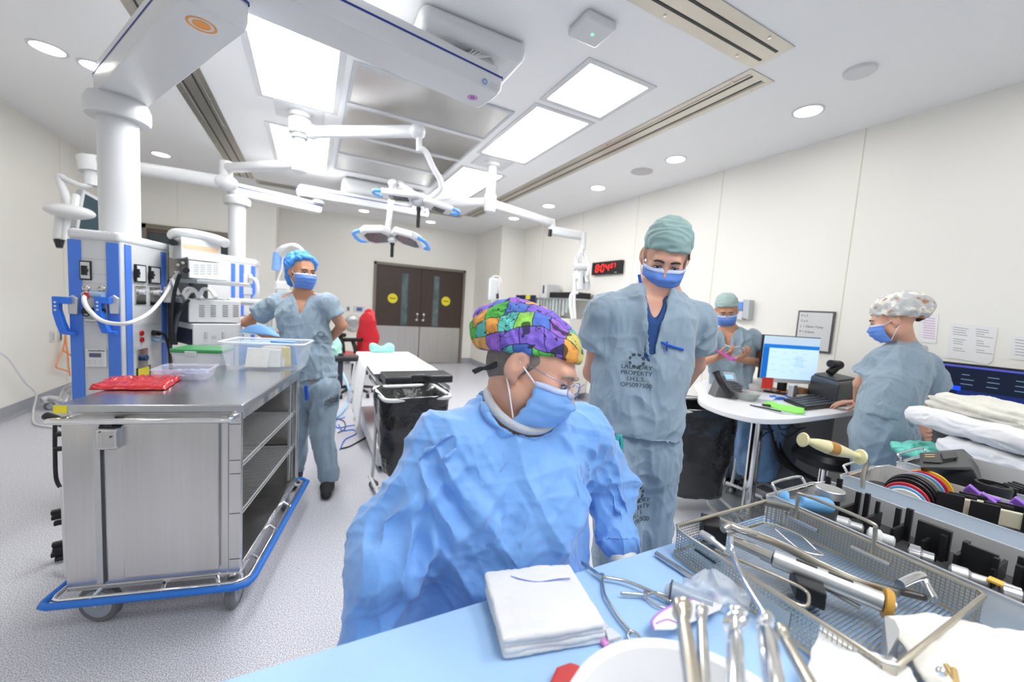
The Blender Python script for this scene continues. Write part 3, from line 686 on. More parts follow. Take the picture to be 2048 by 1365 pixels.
# --- left lamp mount and its arms
def mount(x, y, label, zlow):
    t = thing('lamp_mount', label, 'lamp mount', (x, y, ZC), 'ceiling mounts of the lamp arms')
    MB().bb(x-.20, x+.20, y-.17, y+.17, ZC-.012, ZC-.001).build('ceiling_plate', GREYP_W, t, bevel=.003)
    MB().lathe([(.10, 0), (.085, -.03), (.06, -.04)], (x, y, ZC-.012), n=28).build('flange', WHITE, t, smooth='auto')
    MB().cyl((x, y, zlow), (x, y, ZC-.02), .052, n=28).build('drop_tube', WHITE, t, smooth='auto')
    MB().lathe([(.03, 0), (.062, .02), (.07, .06), (.07, .2), (.054, .22)], (x, y, zlow-.06), n=28).build('end_hub', WHITEP, t, smooth='auto')
    return t
GREYP_W = mat('pale mount plate', (.68, .69, .70), .4)
m1 = mount(-.118, 4.253, 'left lamp mount: vertical white tube under the ceiling between light panels', 2.58)
m2 = mount(1.819, 4.31, 'right lamp mount: vertical white tube beside the far right light panel', 2.55)
MB().lathe([(.055, 0), (.09, .01), (.095, .13), (.06, .14)], (-.118, 4.253, 2.86), n=28).build('upper_collar', WHITE, m1, smooth='auto')
MB().cyl((-.118, 4.253, 2.83), (-.118, 4.253, 2.87), .07, n=24).build('swivel_ring', GREYP, m1)
def arm(name, p, q, w, h, par, m=None, r=.03): return hull_mesh_beam(p, q, w, h, r).build(name, m or WHITE, par, smooth='auto')
# lamp 1: two long bars with blue handles
LAMP = mat('lamp lens cover', (.10, .10, .11), .25, var=.6, vscale=40)
L1 = thing('surgical_lamp', 'upper surgical lamp with spread white bars, blue grips and black handle', 'surgical lamp', tuple(pd(830, 400, 3.55)))
e0 = V((-.02, 4.22, 2.90)); e1 = pz(835, 263, 2.90)
arm('horizontal_arm', e0, e1, .075, .10, L1); 
for e in (e0, e1): MB().sphere(e, (.07, .07, .065), 18, 12).build('arm_joint', WHITE, L1, smooth=True)
D1 = (e1-EYE).dot(FWD); s0 = pd(838, 268, D1); s1 = pd(838, 303, D1)
arm('drop_link', s0, s1, .05, .05, L1); hub = pd(882, 378, D1+.12)
MB().tube(spline([pd(840, 297, D1), pd(852, 305, D1+.02), pd(866, 335, D1+.06), pd(880, 360, D1+.1), hub, pd(868, 392, D1+.14), pd(850, 398, D1+.15)], 6), .026, 12).build('curved_arm', WHITE, L1, smooth=True)
Dh = D1+.15; hc = pd(838, 404, Dh)
MB().sphere(hc, (.07, .07, .05), 16, 10).build('lamp_hub', GREYP, L1, smooth=True)
def bar(px0, py0, px1, py1, d0, d1, w, h, par, lens=True, grip='end'):
    p, q = pd(px0, py0, d0), pd(px1, py1, d1); o = arm('lamp_bar', p, q, w, h, par, r=.02)
    d = (q-p).normalized(); a, b = frame_of(d)
    if lens: hull_mesh_beam(p+d*.10-b*(h/2+.001), q-d*.06-b*(h/2+.001), w*.72, .006, .002).build('lens', LAMP, o)
    if grip:
        g = MB(); g.tube(spline([q-a*(w*.42), q-a*(w*.40)+d*.05, q+d*.075, q+a*(w*.40)+d*.05, q+a*(w*.42)], 5), .016, 10); g.build('grip', BLUE_L, o, smooth=True)
    return o
BLUE_L = mat('light blue grip', (.12, .36, .85), .35)
bar(840, 396, 765, 387, Dh, Dh-.05, .20, .055, L1); bar(845, 402, 902, 422, Dh, Dh+.1, .18, .055, L1); bar(836, 396, 800, 366, Dh, Dh+.45, .07, .05, L1, lens=False, grip=None)
bar(845, 398, 915, 392, Dh, Dh+.5, .10, .05, L1, lens=False, grip=None)
for q_ in ((815, 413), (850, 425)): MB().cyl(hc, pd(q_[0], q_[1], Dh-.02), .014, .016).build('hub_stud', WHITEP, L1)
hd = MB().cyl(hc-V((0, 0, .03)), hc-V((0, 0, .085)), .022, n=16).cyl(hc-V((.0, 0, .085)), hc-V((0, 0, .23)), .017, .016, n=16).build('sterile_handle', BLACK, L1, smooth='auto')
# lamp 2: two pods
L2 = thing('surgical_lamp', 'lower surgical lamp with two white pods, blue end grips and black handle', 'surgical lamp', tuple(pd(785, 478, 3.9)))
D2 = 3.9; h2 = pd(785, 480, D2)
hub2 = V((1.75, 4.31, 2.60)); r0 = pd(786, 368, D2+.1)
arm('horizontal_arm', V((1.819, 4.31, 2.62)), V((1.2, 4.9, 2.60)), .075, .09, L2); arm('spring_arm', V((1.2, 4.9, 2.60)), r0, .06, .07, L2)
MB().tube(spline([r0, pd(783, 400, D2+.05), pd(781, 408, D2+.03), pd(779, 430, D2), pd(775, 462, D2)], 5), [.032]*10+[.027]*11, 12).build('drop_rod', WHITE, L2, smooth=True)
MB().sphere(r0, .05, 14, 10).build('arm_joint', WHITE, L2, smooth=True); MB().sphere(V((1.2, 4.9, 2.60)), .06, 14, 10).build('arm_joint', WHITE, L2, smooth=True)
def pod(cx, cy, outer, sgn):
    c = pd(cx, cy, D2); tilt = V((0, 0, 1)); d = (pd(outer[0], outer[1], D2)-c).normalized(); depth = V((FWD.x, FWD.y, -.22)).normalized()
    poly = [(-.11, -.07), (-.06, -.16), (.12, -.17), (.19, -.10), (.19, .10), (.12, .17), (-.06, .16), (-.11, .07)]
    up = d.cross(depth); up = up if up.z > 0 else -up
    M_ = lambda a, b, z: c+d*a+depth*b+up*z
    o = MB().prism([M_(a, b, -.015) for a, b in poly], (0, 0, 0), up*.065).build('lamp_pod', WHITE, L2, bevel=.014, segs=3)
    MB().prism([M_(.04+(a-.04)*.72, b*.74, -.0175) for a, b in poly], (0, 0, 0), up*.004).build('lens', LAMP, o)
    MB().tube(spline([M_(.17, -.13, .01), M_(.235, -.10, .0), M_(.25, 0, -.005), M_(.235, .10, .0), M_(.17, .13, .01)], 5), .018, 10).build('grip', BLUE_L, o, smooth=True)
pod(763, 473, (730, 474), -1); pod(808, 478, (845, 489), 1)
MB().sphere(h2, (.05, .05, .035), 14, 10).cyl(pd(776, 462, D2), h2, .022).build('lamp_hub', WHITEP, L2, smooth='auto')
MB().cyl(h2-V((0, 0, .02)), h2-V((0, 0, .05)), .022, n=16).cyl(h2-V((0, 0, .05)), h2-V((0, 0, .17)), .016, n=16).build('sterile_handle', BLACK, L2, smooth='auto')
# monitor arm from the left mount
MA = thing('monitor_boom', 'white jointed ceiling arm carrying a flat monitor, passing behind the column', 'monitor arm', tuple(pz(445, 345, 2.5)))
b0 = V((-.118, 4.253, 2.60)); b1 = pz(452, 336, 2.60)
arm('upper_link', b0, b1, .09, .085, MA); b2 = V((b1.x, b1.y, 2.46)); MB().cyl(b1+V((0, 0, .06)), b2-V((0, 0, .05)), .055, n=20).build('elbow_hub', WHITE, MA, smooth='auto')
b3 = pz(182, 322, 2.47); arm('lower_link', b2, b3, .11, .12, MA, r=.05); MB().sphere(b2, (.1, .1, .075), 18, 12).build('arm_joint', WHITE, MA, smooth=True)
D3 = (b3-EYE).dot(FWD)
MB().cyl(pd(180, 316, D3), pd(183, 345, D3), .085, .08, n=24).cyl(pd(183, 340, D3), pd(183, 372, D3), .05, n=20).build('end_hub', WHITE, MA, smooth='auto')
MB().tube(spline([pd(185, 368, D3), pd(165, 372, D3-.05), pd(130, 358, D3-.1), pd(124, 352, D3-.1)], 5), .022, 10).build('spring_arm', WHITE, MA, smooth=True)
MB().tube(spline([pd(124, 352, D3-.1), pd(121, 360, D3-.1), pd(134, 400, D3-.1), pd(140, 420, D3-.1)], 5), .030, 10).build('spring_arm', WHITE, MA, smooth=True)
c = pd(140, 424, D3-.12); MB().sphere(c, (.16, .10, .06), 20, 12).sphere(pd(118, 420, D3-.1), (.07, .06, .05), 14, 10).build('handle_hub', WHITEP, MA, smooth=True)
MB().tube([pd(148, 415, D3-.1), pd(152, 392, D3-.05)], .028).build('monitor_bracket', WHITEP, MA)
MB().tube([pd(124, 425, D3-.1), pd(119, 478, D3-.1)], .04).build('lower_post', WHITEP, MA, smooth='auto'); MB().tube([pd(135, 430, D3-.1), pd(128, 480, D3-.1)], .02).build('lower_post', WHITEP, MA, smooth='auto')
MB().tube([pd(118, 480, D3-.1), pd(119, 496, D3-.1)], [.035, .02]).build('camera_head', BLACK, MA)
mA_, mB_, mC_ = pd(166, 378, D3+.12), pd(209, 402, D3+.34), pd(150, 470, D3+.0)
xx = (mB_-mA_); yy = (mC_-mA_); nrm = xx.cross(yy).normalized(); nrm = nrm if nrm.dot(ray(185, 420)) < 0 else -nrm
so = MB().prism([mA_, mB_, mB_+yy, mA_+yy], (0, 0, 0), -nrm*.055).build('monitor_case', GREYP, MA, bevel=.01)
MB().prism([mA_+xx*.12+yy*.08, mA_+xx*.96+yy*.08, mA_+xx*.96+yy*.94, mA_+xx*.12+yy*.94], nrm*0, nrm*.002).build('screen', mat('dark screen', (.035, .06, .075), .45, spec=.15), so)
# --- far pendant
P3 = thing('ceiling_pendant', 'smaller far white pendant with column and blue-striped tower behind the nurse', 'medical pendant', (-.85, 6.05, 0))
q = [pz(452, 385, 2.52), pz(647, 428, 2.52)]; c0 = pz(470, 392, 2.52)
ux = (q[1]-q[0]).normalized(); uy = V((-ux.y, ux.x, 0)); s_ = q[0]; e_ = q[1]
a3 = arm_box(capsule2d(c0+uy*.02, q[1]+uy*.08-ux*.05, .19, 6, .5, .2), 2.52, 2.66, 'lower_arm', P3)
arm_box(capsule2d(pz(605, 392, 2.69)+uy*.08, V((1.5, 6.1, 0)), .19, 6, .2, .5), 2.69, 2.83, 'upper_arm', P3)
MB().cyl((.06, 6.07, 2.64), (.06, 6.07, 2.70), .085, n=24).build('joint_cover', WHITE, P3)
MB().bb(.35, 1.5, 6.0, 6.9, 2.84, ZC-.001).build('ceiling_cover', WHITE, P3, bevel=.07, segs=5, smooth='auto')
k = pd(474, 450, (c0-EYE).dot(FWD)+.06); cx3, cy3 = k.x, k.y
MB().lathe([(.07, 0), (.13, 0), (.14, .02), (.14, .07), (.11, .10)], (cx3, cy3, 2.42), n=32).build('collar', WHITE, P3, smooth='auto')
MB().cyl((cx3, cy3, 1.65), (cx3, cy3, 2.44), .088, n=32).build('column', WHITE, P3, smooth='auto')
D5 = (V((cx3, cy3, 1.6))-EYE).dot(FWD)-.2
z3 = pd(450, 518, D5).z; A3, L3, B3 = pz(448, 515, z3), pz(398, 508, z3), pz(511, 523, z3)
A3 = pz(470, 517, z3-.0); L3 = pz(415, 508, z3); 
# front corner at px 455
x3 = (B3-A3).normalized(); n3 = V((x3.y, -x3.x, 0)); n3 = n3 if n3.dot(FWD) < 0 else -n3
x3l = (A3-L3).normalized(); n3l = V((x3l.y, -x3l.x, 0)); n3l = n3l if n3l.dot(FWD) < 0 else -n3l
back = V((0, .35, 0)); pl = [L3, A3, B3, B3+back, L3+back]
MB().prism([V((p.x, p.y, .5)) for p in pl], (0, 0, 0), (0, 0, z3-.5)).build('service_tower', mat('pale grey panel', (.60, .61, .62), .45), P3, bevel=.01)
c_ = sum(pl, V())/5; MB().prism([V(((c_+(p-c_)*1.05).x, (c_+(p-c_)*1.05).y, z3-.05)) for p in pl], (0, 0, 0), (0, 0, .07)).build('top_rim', WHITE, P3, bevel=.015)
F3 = Face(A3, x3, n3); F3l = Face(A3, x3l, n3l)
for F, x in ((F3, 483), (F3, 506), (F3l, 466)):
    a = F.at(x, 560); q_ = MB(); w = .026; q_.prism([V((a.x, a.y, .55))-F.x*w, V((a.x, a.y, .55))+F.x*w, V((a.x, a.y, z3-.06))+F.x*w, V((a.x, a.y, z3-.06))-F.x*w], (0, 0, 0), F.n*.006); q_.build('blue_rail', BLUES, P3)
for x0, y0, x1, y1 in ((486, 548, 494, 568), (496, 548, 504, 568), (486, 575, 503, 590)): plate(F3, x0, y0, x1, y1, WHITE, 'outlet_plate', P3, .01)
MB().tube(spline([F3.at(500, 556, .02), F3.at(512, 562, .1), F3.at(515, 585, .1), F3.at(508, 598, .05)], 6), .02, 8).build('white_hose', white_hose, P3, smooth=True)
# --- anaesthesia gas arm from right mount
GA = thing('gas_boom', 'white ceiling arm with hanging hoses and handle near the red clock', 'gas arm', tuple(pd(1165, 500, 4.6)))
g0 = V((1.819, 4.31, 2.60)); g1 = pz(1105, 447, 2.52); arm('upper_link', g0, g1, .09, .10, GA)
Dg = (g1-EYE).dot(FWD); MB().cyl(pd(1103, 440, Dg), pd(1105, 470, Dg), .05, n=18).build('elbow_hub', WHITE, GA, smooth='auto'); MB().box(pd(1100, 466, Dg-.05), (.04, .04, .09)).build('black_catch', BLACK, GA, bevel=.005)
arm('lower_link', pd(1106, 462, Dg), pd(1162, 472, Dg+.1), .09, .11, GA); MB().cyl(pd(1166, 466, Dg+.1), pd(1166, 500, Dg+.1), .045, .035, n=18).build('drop_tube', WHITE, GA, smooth='auto')
Dg2 = Dg+.1
MB().tube([pd(1148, 534, Dg2), pd(1175, 534, Dg2)], .05, 14).build('white_handle', WHITE, GA, smooth='auto')
for pts in ([(1163, 498), (1157, 512), (1154, 530), (1152, 560)], [(1163, 498), (1172, 515), (1178, 535), (1170, 560)], [(1150, 505), (1152, 520), (1153, 534)], [(1166, 500), (1160, 520), (1166, 536), (1174, 565)]):
    MB().tube(spline([pd(x, y, Dg2+random.uniform(-.05, .05)) for x, y in pts], 6), .018, 8).build('hose', white_hose, GA, smooth=True)
MB().tube([pd(1158, 545, Dg2), pd(1160, 580, Dg2)], [.06, .045], 14).build('gas_manifold', WHITEP, GA, smooth='auto'); MB().tube([pd(1173, 545, Dg2), pd(1174, 580, Dg2)], .035, 12).build('gas_manifold', GREYP, GA, smooth='auto')
for x, y in ((1168, 566), (1177, 575), (1163, 572)): MB().tube([pd(x, y-12, Dg2), pd(x, y, Dg2)], .016, 8).build('black_coupling', BLACK, GA)
for pts in ([(1150, 548), (1148, 600), (1150, 640)], [(1156, 585), (1143, 590), (1141, 610), (1145, 640)]):
    MB().tube(spline([pd(x, y, Dg2) for x, y in pts], 6), .022, 8).build('hose', white_hose, GA, smooth=True)
# ================================================================= LEFT SIDE: CART AND ITS LOAD
CU = V((.977, -.213, 0)); CV = V((.213, .977, 0)); C0 = V((-.856, 2.113, 0)); CW, CLn = .612, .955
MC = Matrix(((CU.x, CV.x, 0, C0.x), (CU.y, CV.y, 0, C0.y), (0, 0, 1, 0), (0, 0, 0, 1)))
cart = thing('instrument_cart', 'big stainless steel closed-case cart with blue bumper rail and open wire-shelf side', 'cart', tuple(MC @ V((CW/2, CLn/2, 0))))
b = MB(MC); zt_, zb_ = .915, .19
b.bb(0, CW-.045, 0, .018, zb_, zt_); b.bb(0, .018, .018, CLn, zb_, zt_); b.bb(.018, CW, CLn-.018, CLn, zb_, zt_); b.bb(0, CW, .0, CLn, zb_-.02, zb_)
b.bb(CW-.045, CW, 0, .03, zb_, zt_); b.bb(CW-.03, CW, CLn-.06, CLn-.018, zb_, zt_)
b.bb(.018, CW-.012, .018, CLn-.018, zb_, zb_+.012)
b.build('case', BRUSH, cart, bevel=.003)
MB(MC).bb(CW-.012, CW+.002, .03, CLn-.06, zt_-.04, zt_).build('side_rail', BRUSH, cart, bevel=.002); MB(MC).bb(CW-.012, CW+.002, .03, CLn-.06, zb_, zb_+.03).build('side_rail', BRUSH, cart, bevel=.002)
MB(MC).bb(-.012, CW+.012, -.012, CLn+.012, zt_, .948).build('cart_top', BRUSHT, cart, bevel=.005, segs=3)
dr = MB(MC); dr.bb(.20, CW-.075, -.018, -.002, zb_+.03, zt_-.035); dro = dr.build('door_panel', BRUSH, cart, bevel=.004)
MB(MC).bb(.20, CW-.075, -.026, -.004, zt_-.036, zt_-.026).build('door_lip', CHROME, dro, bevel=.002)
MB(MC).bb(.105, .128, -.010, 0, zb_+.01, zt_-.03).build('latch_bar', ALU, cart, bevel=.002); MB(MC).bb(.128, .131, -.011, 0, zb_+.01, zt_-.03).build('door_gap', DGREY, cart)
lk = MB(MC).bb(.133, .205, -.045, -.001, .775, .862).build('latch_box', BRUSH, cart, bevel=.010, segs=3)
MB(MC).bb(.14, .20, -.035, -.005, .862, .868).build('latch_slot', BLACK, lk); MB(MC).bb(.165, .185, -.04, -.01, .868, .895).build('latch_tab', BLACK, lk, bevel=.003)
MB(MC).cyl((.185, -.0455, .83), (.185, -.048, .83), .004).cyl((.15, -.0455, .85), (.15, -.048, .85), .003).build('rivet', DGREY, lk)
MB(MC).tube(spline([(.02, 0, .89), (.015, -.035, .893), (.04, -.05, .893), (CW-.06, -.05, .893), (CW-.03, -.035, .893), (CW-.035, 0, .89)], 5), .012, 12).build('push_handle', CHROME, cart, smooth=True)
MB(MC).bb(-.012, .03, -.0135, -.012, .916, .946).build('yellow_corner_label', YELLOW, cart)
for z in (.655, .43):
    s = MB(MC)
    s.tube([(.03, .05, z), (CW-.03, .05, z)], .003, 6).tube([(.03, CLn-.05, z), (CW-.03, CLn-.05, z)], .003, 6).tube([(CW-.025, .05, z), (CW-.025, CLn-.05, z)], .0035, 6).tube([(.025, .05, z), (.025, CLn-.05, z)], .003, 6).tube([(CW-.025, .05, z-.018), (CW-.025, CLn-.05, z-.018)], .003, 6)
    for k in range(48): y = .065+k*(CLn-.13)/47; s.tube([(.03, y, z+.004), (CW-.025, y, z+.004), (CW-.022, y, z-.018)], .0017, 5)
    s.build('wire_shelf', mat('shelf wire', (.72, .72, .72), .35, .35), cart)
for y in (.05, CLn-.09):
    MB(MC).bb(CW-.045, CW-.03, y, y+.02, zb_+.02, zt_-.04).build('shelf_upright', ALU, cart, bevel=.002)
k = MB(MC)
for z in (.86, .70, .64, .46, .25): k.bb(CW-.04, CW+.001, -.0022, .0, z, z+.002)
k.build('post_joint', DGREY, cart)
bz = .155; o_ = .055
ring_ = [(-o_+.03, -o_), (CW+o_-.05, -o_), (CW+o_-.012, -o_+.018), (CW+o_, -o_+.06), (CW+o_, CLn+o_-.04), (CW+o_-.04, CLn+o_), (-o_+.04, CLn+o_), (-o_, CLn+o_-.04), (-o_, -o_+.03), (-o_+.008, -o_+.008)]
MB(MC).tube([(x, y, bz) for x, y in ring_], .0135, 12, closed=True).build('blue_bumper', mat('blue rubber bumper', (.02, .17, .62), .4), cart, smooth=True)
sh = [(x*.97+.01 if False else (x+.022 if x < 0 else (x-.022 if x > CW else x)), (y+.022 if y < 0 else (y-.022 if y > CLn else y))) for x, y in ring_]
rl = MB(MC); rl.tube([(x, y, bz+.006) for x, y in sh], .008, 10, closed=True)
rl.build('bumper_rail', CHROME, cart, smooth=True)
for x, y, x2, y2 in ((.12, .01, .10, -.04), (.33, .01, .34, -.04), (.52, .01, .55, -.04), (CW-.01, .15, CW+.04, .13), (CW-.01, .40, CW+.04, .38), (CW-.01, .65, CW+.04, .63), (CW-.01, .88, CW+.04, .90)):
    MB(MC).tube([(x, y, zb_-.01), (x2, y2, bz)], .008, 8).build('bumper_bracket', CHROME, cart)
TYRE = mat('grey castor tyre', (.16, .16, .17), .5); HUBM = mat('pale blue grey hub', (.36, .40, .45), .45)
def castor(M, x, y, r, yaw, par, top, w=.032, forkm=None):
    c, s = math.cos(yaw), math.sin(yaw); ax = V((-s, c, 0)); cen = V((x+c*.03, y+s*.03, r))
    w_ = MB(M); w_.lathe([(r*.72, -w/2-.001), (r*.9, -w/2), (r, -w*.28), (r, w*.28), (r*.9, w/2), (r*.72, w/2+.001)], cen, ax, 28, cap=False); wo = w_.build('castor', TYRE, par, smooth='auto')
    h = MB(M); h.lathe([(.001, -w/2-.004), (r*.3, -w/2-.004), (r*.34, -w/2+.002), (r*.68, -w/2+.003), (r*.74, -w/2), (r*.74, w/2), (r*.68, w/2-.003), (r*.34, w/2-.002), (r*.3, w/2+.004), (.001, w/2+.004)], cen, ax, 24, cap=False); h.build('hub', HUBM, wo, smooth='auto')
    f = MB(M); R_ = Matrix.Rotation(yaw, 3, 'Z')
    for sg in (-1, 1):
        a_ = cen+ax*(w/2+.007)*sg; f.tube([a_-V((0, 0, .006)), a_+V((0, 0, r*.7)), V((x, y, top))+ax*(w/2)*sg*.8], .005, 6)
    f.cyl((x, y, top-.012), (x, y, top), w*.75, n=16).tube([cen-ax*(w/2+.01), cen+ax*(w/2+.01)], .005, 8); f.build('fork', forkm or CHROME, wo)
for x, y, yw_ in ((.11, .045, 2.95), (CW-.035, .02, 1.62), (CW-.06, CLn-.07, 1.7), (.11, CLn-.08, 1.8)): castor(MC, x, y, .083, yw_, cart, zb_-.005, .038)
# clamps and rod hanging on the left side of the cart
t = thing('clamp_rod', 'white upright rod with black clamps standing beyond the left side of the steel cart', 'clamp rod', tuple(pz(128, 1156, 0)))
Df = 2.02
MB().tube([pd(127, 975, Df), pd(136, 1155, Df-.12)], .012, 10).build('rod', WHITE, t); MB().tube(spline([pd(110, 845, Df), pd(110, 900, Df), pd(112, 955, Df), pd(120, 975, Df)], 5), .009, 8).build('black_strap', BLACK, t)
MB().tube([pd(92, 832, Df+.2), pd(128, 846, Df+.2)], [.022, .028], 10).build('black_paddle', BLACK, t, smooth='auto')
for x, y in ((122, 868), (117, 898), (112, 1024), (113, 1034), (118, 1045), (114, 1088), (115, 1098), (112, 1108), (120, 1116)): MB().box(pd(x+3, y, Df-.02), (.045, .03, .020), Matrix.Rotation(.3, 3, 'Z')).build('black_clamp', BLACK, t, bevel=.004)

# --- things on the cart
CT = .949
def cpt(x, y, z=CT): p = pz(x, y, z); return p
# red biohazard bag, folded flat
a_, b_, c_, d_ = cpt(177, 781), cpt(330, 781), cpt(366, 757), cpt(232, 757)
def redfn(u, v):
    p = a_.lerp(b_, u).lerp(d_.lerp(c_, u), v); e = 1 if 0.02 < u < .98 and .02 < v < .98 else 0
    z = CT+.003+e*(.012+.012*mnoise.noise(V((u*5, v*4, 3)))+.014*abs(mnoise.noise(V((u*11, v*8, 1)))))
    return V((p.x+.01*mnoise.noise(V((u*4, v*4, 9))), p.y+.01*mnoise.noise(V((u*4, v*4, 5))), z))
rb = MB().grid(redfn, 44, 26); rb.grid(lambda u, v: V((redfn(u, v).x, redfn(u, v).y, CT+.001)), 6, 4)
tag(rb.build('plastic_bag', mat('red translucent plastic', (.48, .02, .025), .18, spec=.7, bump=.3, bscale=40), smooth=True), 'red plastic bag folded flat on the steel cart top', 'bag')
def tub(name, label, cat, base, w, d, h, rotv, m, flare=.10, rim=.012, wall=.003, grp=None, rimm=None):
    """open tub: base centre, footprint w x d along rotv"""
    u = V(rotv).normalized(); v = V((-u.y, u.x, 0)); base = V(base); t = thing(name, label, cat, tuple(base), grp)
    def ring(s, z, inset=0): return [base+u*x+v*y+V((0, 0, z)) for x, y in rrect(0, 0, w*s-inset, d*s-inset, .02, 4)]
    prof = [(1-flare, 0, .0), (1, h, 0), (1, h, -rim*2), (1, h-.006, -rim*2), (1, h-.006, 0.0)]
    s = MB(); R_ = [ring(1-flare, 0)]+[ring(1-flare*(1-k/4), h*k/4) for k in range(1, 5)]; n = len(R_[0]); vs = sum(R_, [])
    s.add(vs, [(k*n+i, k*n+(i+1) % n, (k+1)*n+(i+1) % n, (k+1)*n+i) for k in range(4) for i in range(n)]+[tuple(range(n))[::-1]])
    s.build('body', m, t, smooth='auto', solid=wall)
    q = MB(); q.tube([p for p in ring(1, h, -rim*.6)], rim*.5, 8, closed=True); q.build('rim', rimm or m, t, smooth=True); return t, u, v
CLEAR = mat('clear box plastic', (.86, .90, .96), .15, alpha=.16, spec=.6); CLEARR = mat('clear rim plastic', (.85, .88, .93), .2, alpha=.7)
LILAC = mat('lilac clear plastic', (.80, .78, .92), .15, alpha=.2, spec=.6)
fb = (cpt(447, 740)+cpt(598, 742))/2; wbin = (cpt(598, 742)-cpt(447, 740)).length
hb = .165
bin1, u_, v_ = tub('storage_bin', 'clear plastic bin full of blue wrapped packs at the cart far end', 'storage bin', fb+CV*.125, wbin*1.12, .27, hb, CU, CLEAR, .13, .014, rimm=CLEARR)
packs = [((-.05, .0), (.20, .02, .13), .25, (.26, .46, .80)), ((.0, -.03), (.18, .012, .12), -.1, (.72, .70, .66)), ((.08, .03), (.14, .02, .15), -.3, (.22, .43, .82)), ((-.08, .05), (.16, .03, .14), .5, (.45, .62, .86)), ((.11, -.04), (.04, .01, .12), .1, (.80, .66, .22)), ((.01, -.07), (.13, .012, .10), .05, (.66, .68, .66)), ((.03, .07), (.2, .02, .13), -.15, (.35, .55, .85)), ((-.04, -.085), (.11, .01, .11), -.12, (.76, .74, .69))]
for i, ((x, y), sz, rz, colr) in enumerate(packs):
    c = fb+CV*.125+CU*x+CV*y+V((0, 0, .012+sz[2]/2+.004)); R_ = (Matrix.Rotation(rz-.21, 3, 'Z') @ Matrix.Rotation(.25*(-1)**i, 3, 'X'))
    o = MB().box(c, (sz[0]*1.15, sz[1], sz[2]*1.1), R_).build('sterile_pack', mat('pack %d' % i, colr, .6, var=.15, vscale=40), bevel=.004)
    tag(o, ['blue wrapped pack at the left inside the clear bin', 'paper pouch with grey print in the front of the bin', 'blue wrapped pack at the right inside the bin', 'pale blue pack at the back left of the bin', 'yellow edged narrow pouch in the bin', 'off-white printed pouch against the bin front', 'blue pack lying behind the pouches in the bin', 'cream pouch at the left front corner of the bin'][i], 'sterile pack', 'packs in the clear bin')
def drape_sheet(name, label, cat, pts, m, th=.003, nu=24, nv=16, wob=.008, sd=1):
    a, b, c, d = [V(p) for p in pts]
    f = lambda u, v: a.lerp(b, u).lerp(d.lerp(c, u), v)+V((0, 0, wob*mnoise.noise(V((u*3+sd, v*3, sd)))+.035*math.sin(math.pi*v)*math.sin(math.pi*min(1, u*1.1))))
    o = MB().grid(f, nu, nv).build(name, m, smooth=True, solid=th); return tag(o, label, cat)
BW = mat('blue wrap', (.22, .45, .85), .6, bump=.3, bscale=70)
zr = CT+hb+.01
drape_sheet('folded_wrap', 'blue sterile wrap lying over the top of the clear bin', 'wrap', [pz(478, 664, zr+.0), pz(560, 674, zr), pz(545, 655, zr+.05), pz(500, 652, zr+.05)], BW)
# shallow lilac tray with small clear packs
fb2 = (cpt(300, 757)+cpt(415, 762))/2+V((0, 0, 0))
tr, u_, v_ = tub('shallow_tray', 'shallow clear lilac tray holding small clear packets in front of green-lid box', 'tray', fb2+CV*.07+CU*.0, .235, .19, .052, CU+CV*.12, LILAC, .12, .010, rimm=LILAC)
q = MB()
for k in range(26):
    x, y = random.uniform(-.085, .085), random.uniform(-.06, .06); c = fb2+CV*.07+CU*x+CV*y+V((0, 0, .012+.0011*k))
    q.box(c, (.05, .03, .006), Matrix.Rotation(random.uniform(0, 3), 3, 'Z') @ Matrix.Rotation(random.uniform(-.4, .4), 3, 'X'))
o = q.build('small_packets', mat('clear grey packet', (.42, .50, .66), .15, alpha=.55), bevel=.001); tag(o, 'heap of small clear packets lying in the shallow lilac tray', 'packets', kind='stuff')
g0_ = (cpt(330, 728)+cpt(443, 740))/2+CV*.13
gb, u_, v_ = tub('lidded_box', 'grey box with a dark green lid behind the shallow tray', 'box', g0_, .26, .20, .075, CU, mat('grey box plastic', (.62, .64, .66), .4), .06, .008)
MB().prism([g0_+CU*x+CV*y+V((0, 0, .078)) for x, y in rrect(0, 0, .275, .215, .02, 3)], (0, 0, 0), (0, 0, .024)).build('lid', GREENP, gb, bevel=.006)
MB().box(g0_-CV*.112+V((0, 0, .075))-CU*.02, (.06, .01, .03), Matrix.Rotation(-.21, 3, 'Z')).build('clasp', GREYP, gb, bevel=.002)
# --- endoscopy stack right of the tower
ST = thing('equipment_rack', 'rack of white video equipment boxes with cables right of the near service tower', 'equipment rack', tuple(pd(400, 640, 2.9).xy.to_3d()))
def ebox(ax, rx, lx, y0, y1, name, m, par=ST, dA=2.75, dR=2.98, dL=2.98, bev=.006):
    A, R, Lp = pd(ax, y1, dA), pd(rx, y1, dR), pd(lx, y1, dL); z1_, z0_ = pd(ax, y0, dA).z, A.z; Bk = R+Lp-A
    o = MB().prism([V((p.x, p.y, z0_)) for p in (A, R, Bk, Lp)], (0, 0, 0), (0, 0, z1_-z0_)).build(name, m, par, bevel=bev)
    u = (V((R.x, R.y, 0))-V((A.x, A.y, 0))).normalized(); l = (V((Lp.x, Lp.y, 0))-V((A.x, A.y, 0))).normalized()
    n1 = V((u.y, -u.x, 0)); n1 = n1 if n1.dot(FWD) < 0 else -n1; n2 = V((l.y, -l.x, 0)); n2 = n2 if n2.dot(FWD) < 0 else -n2
    return o, Face(A, u, n1), Face(A, l, n2)
o, F1, F2 = ebox(362, 442, 338, 474, 517, 'video_unit', WHITEP)
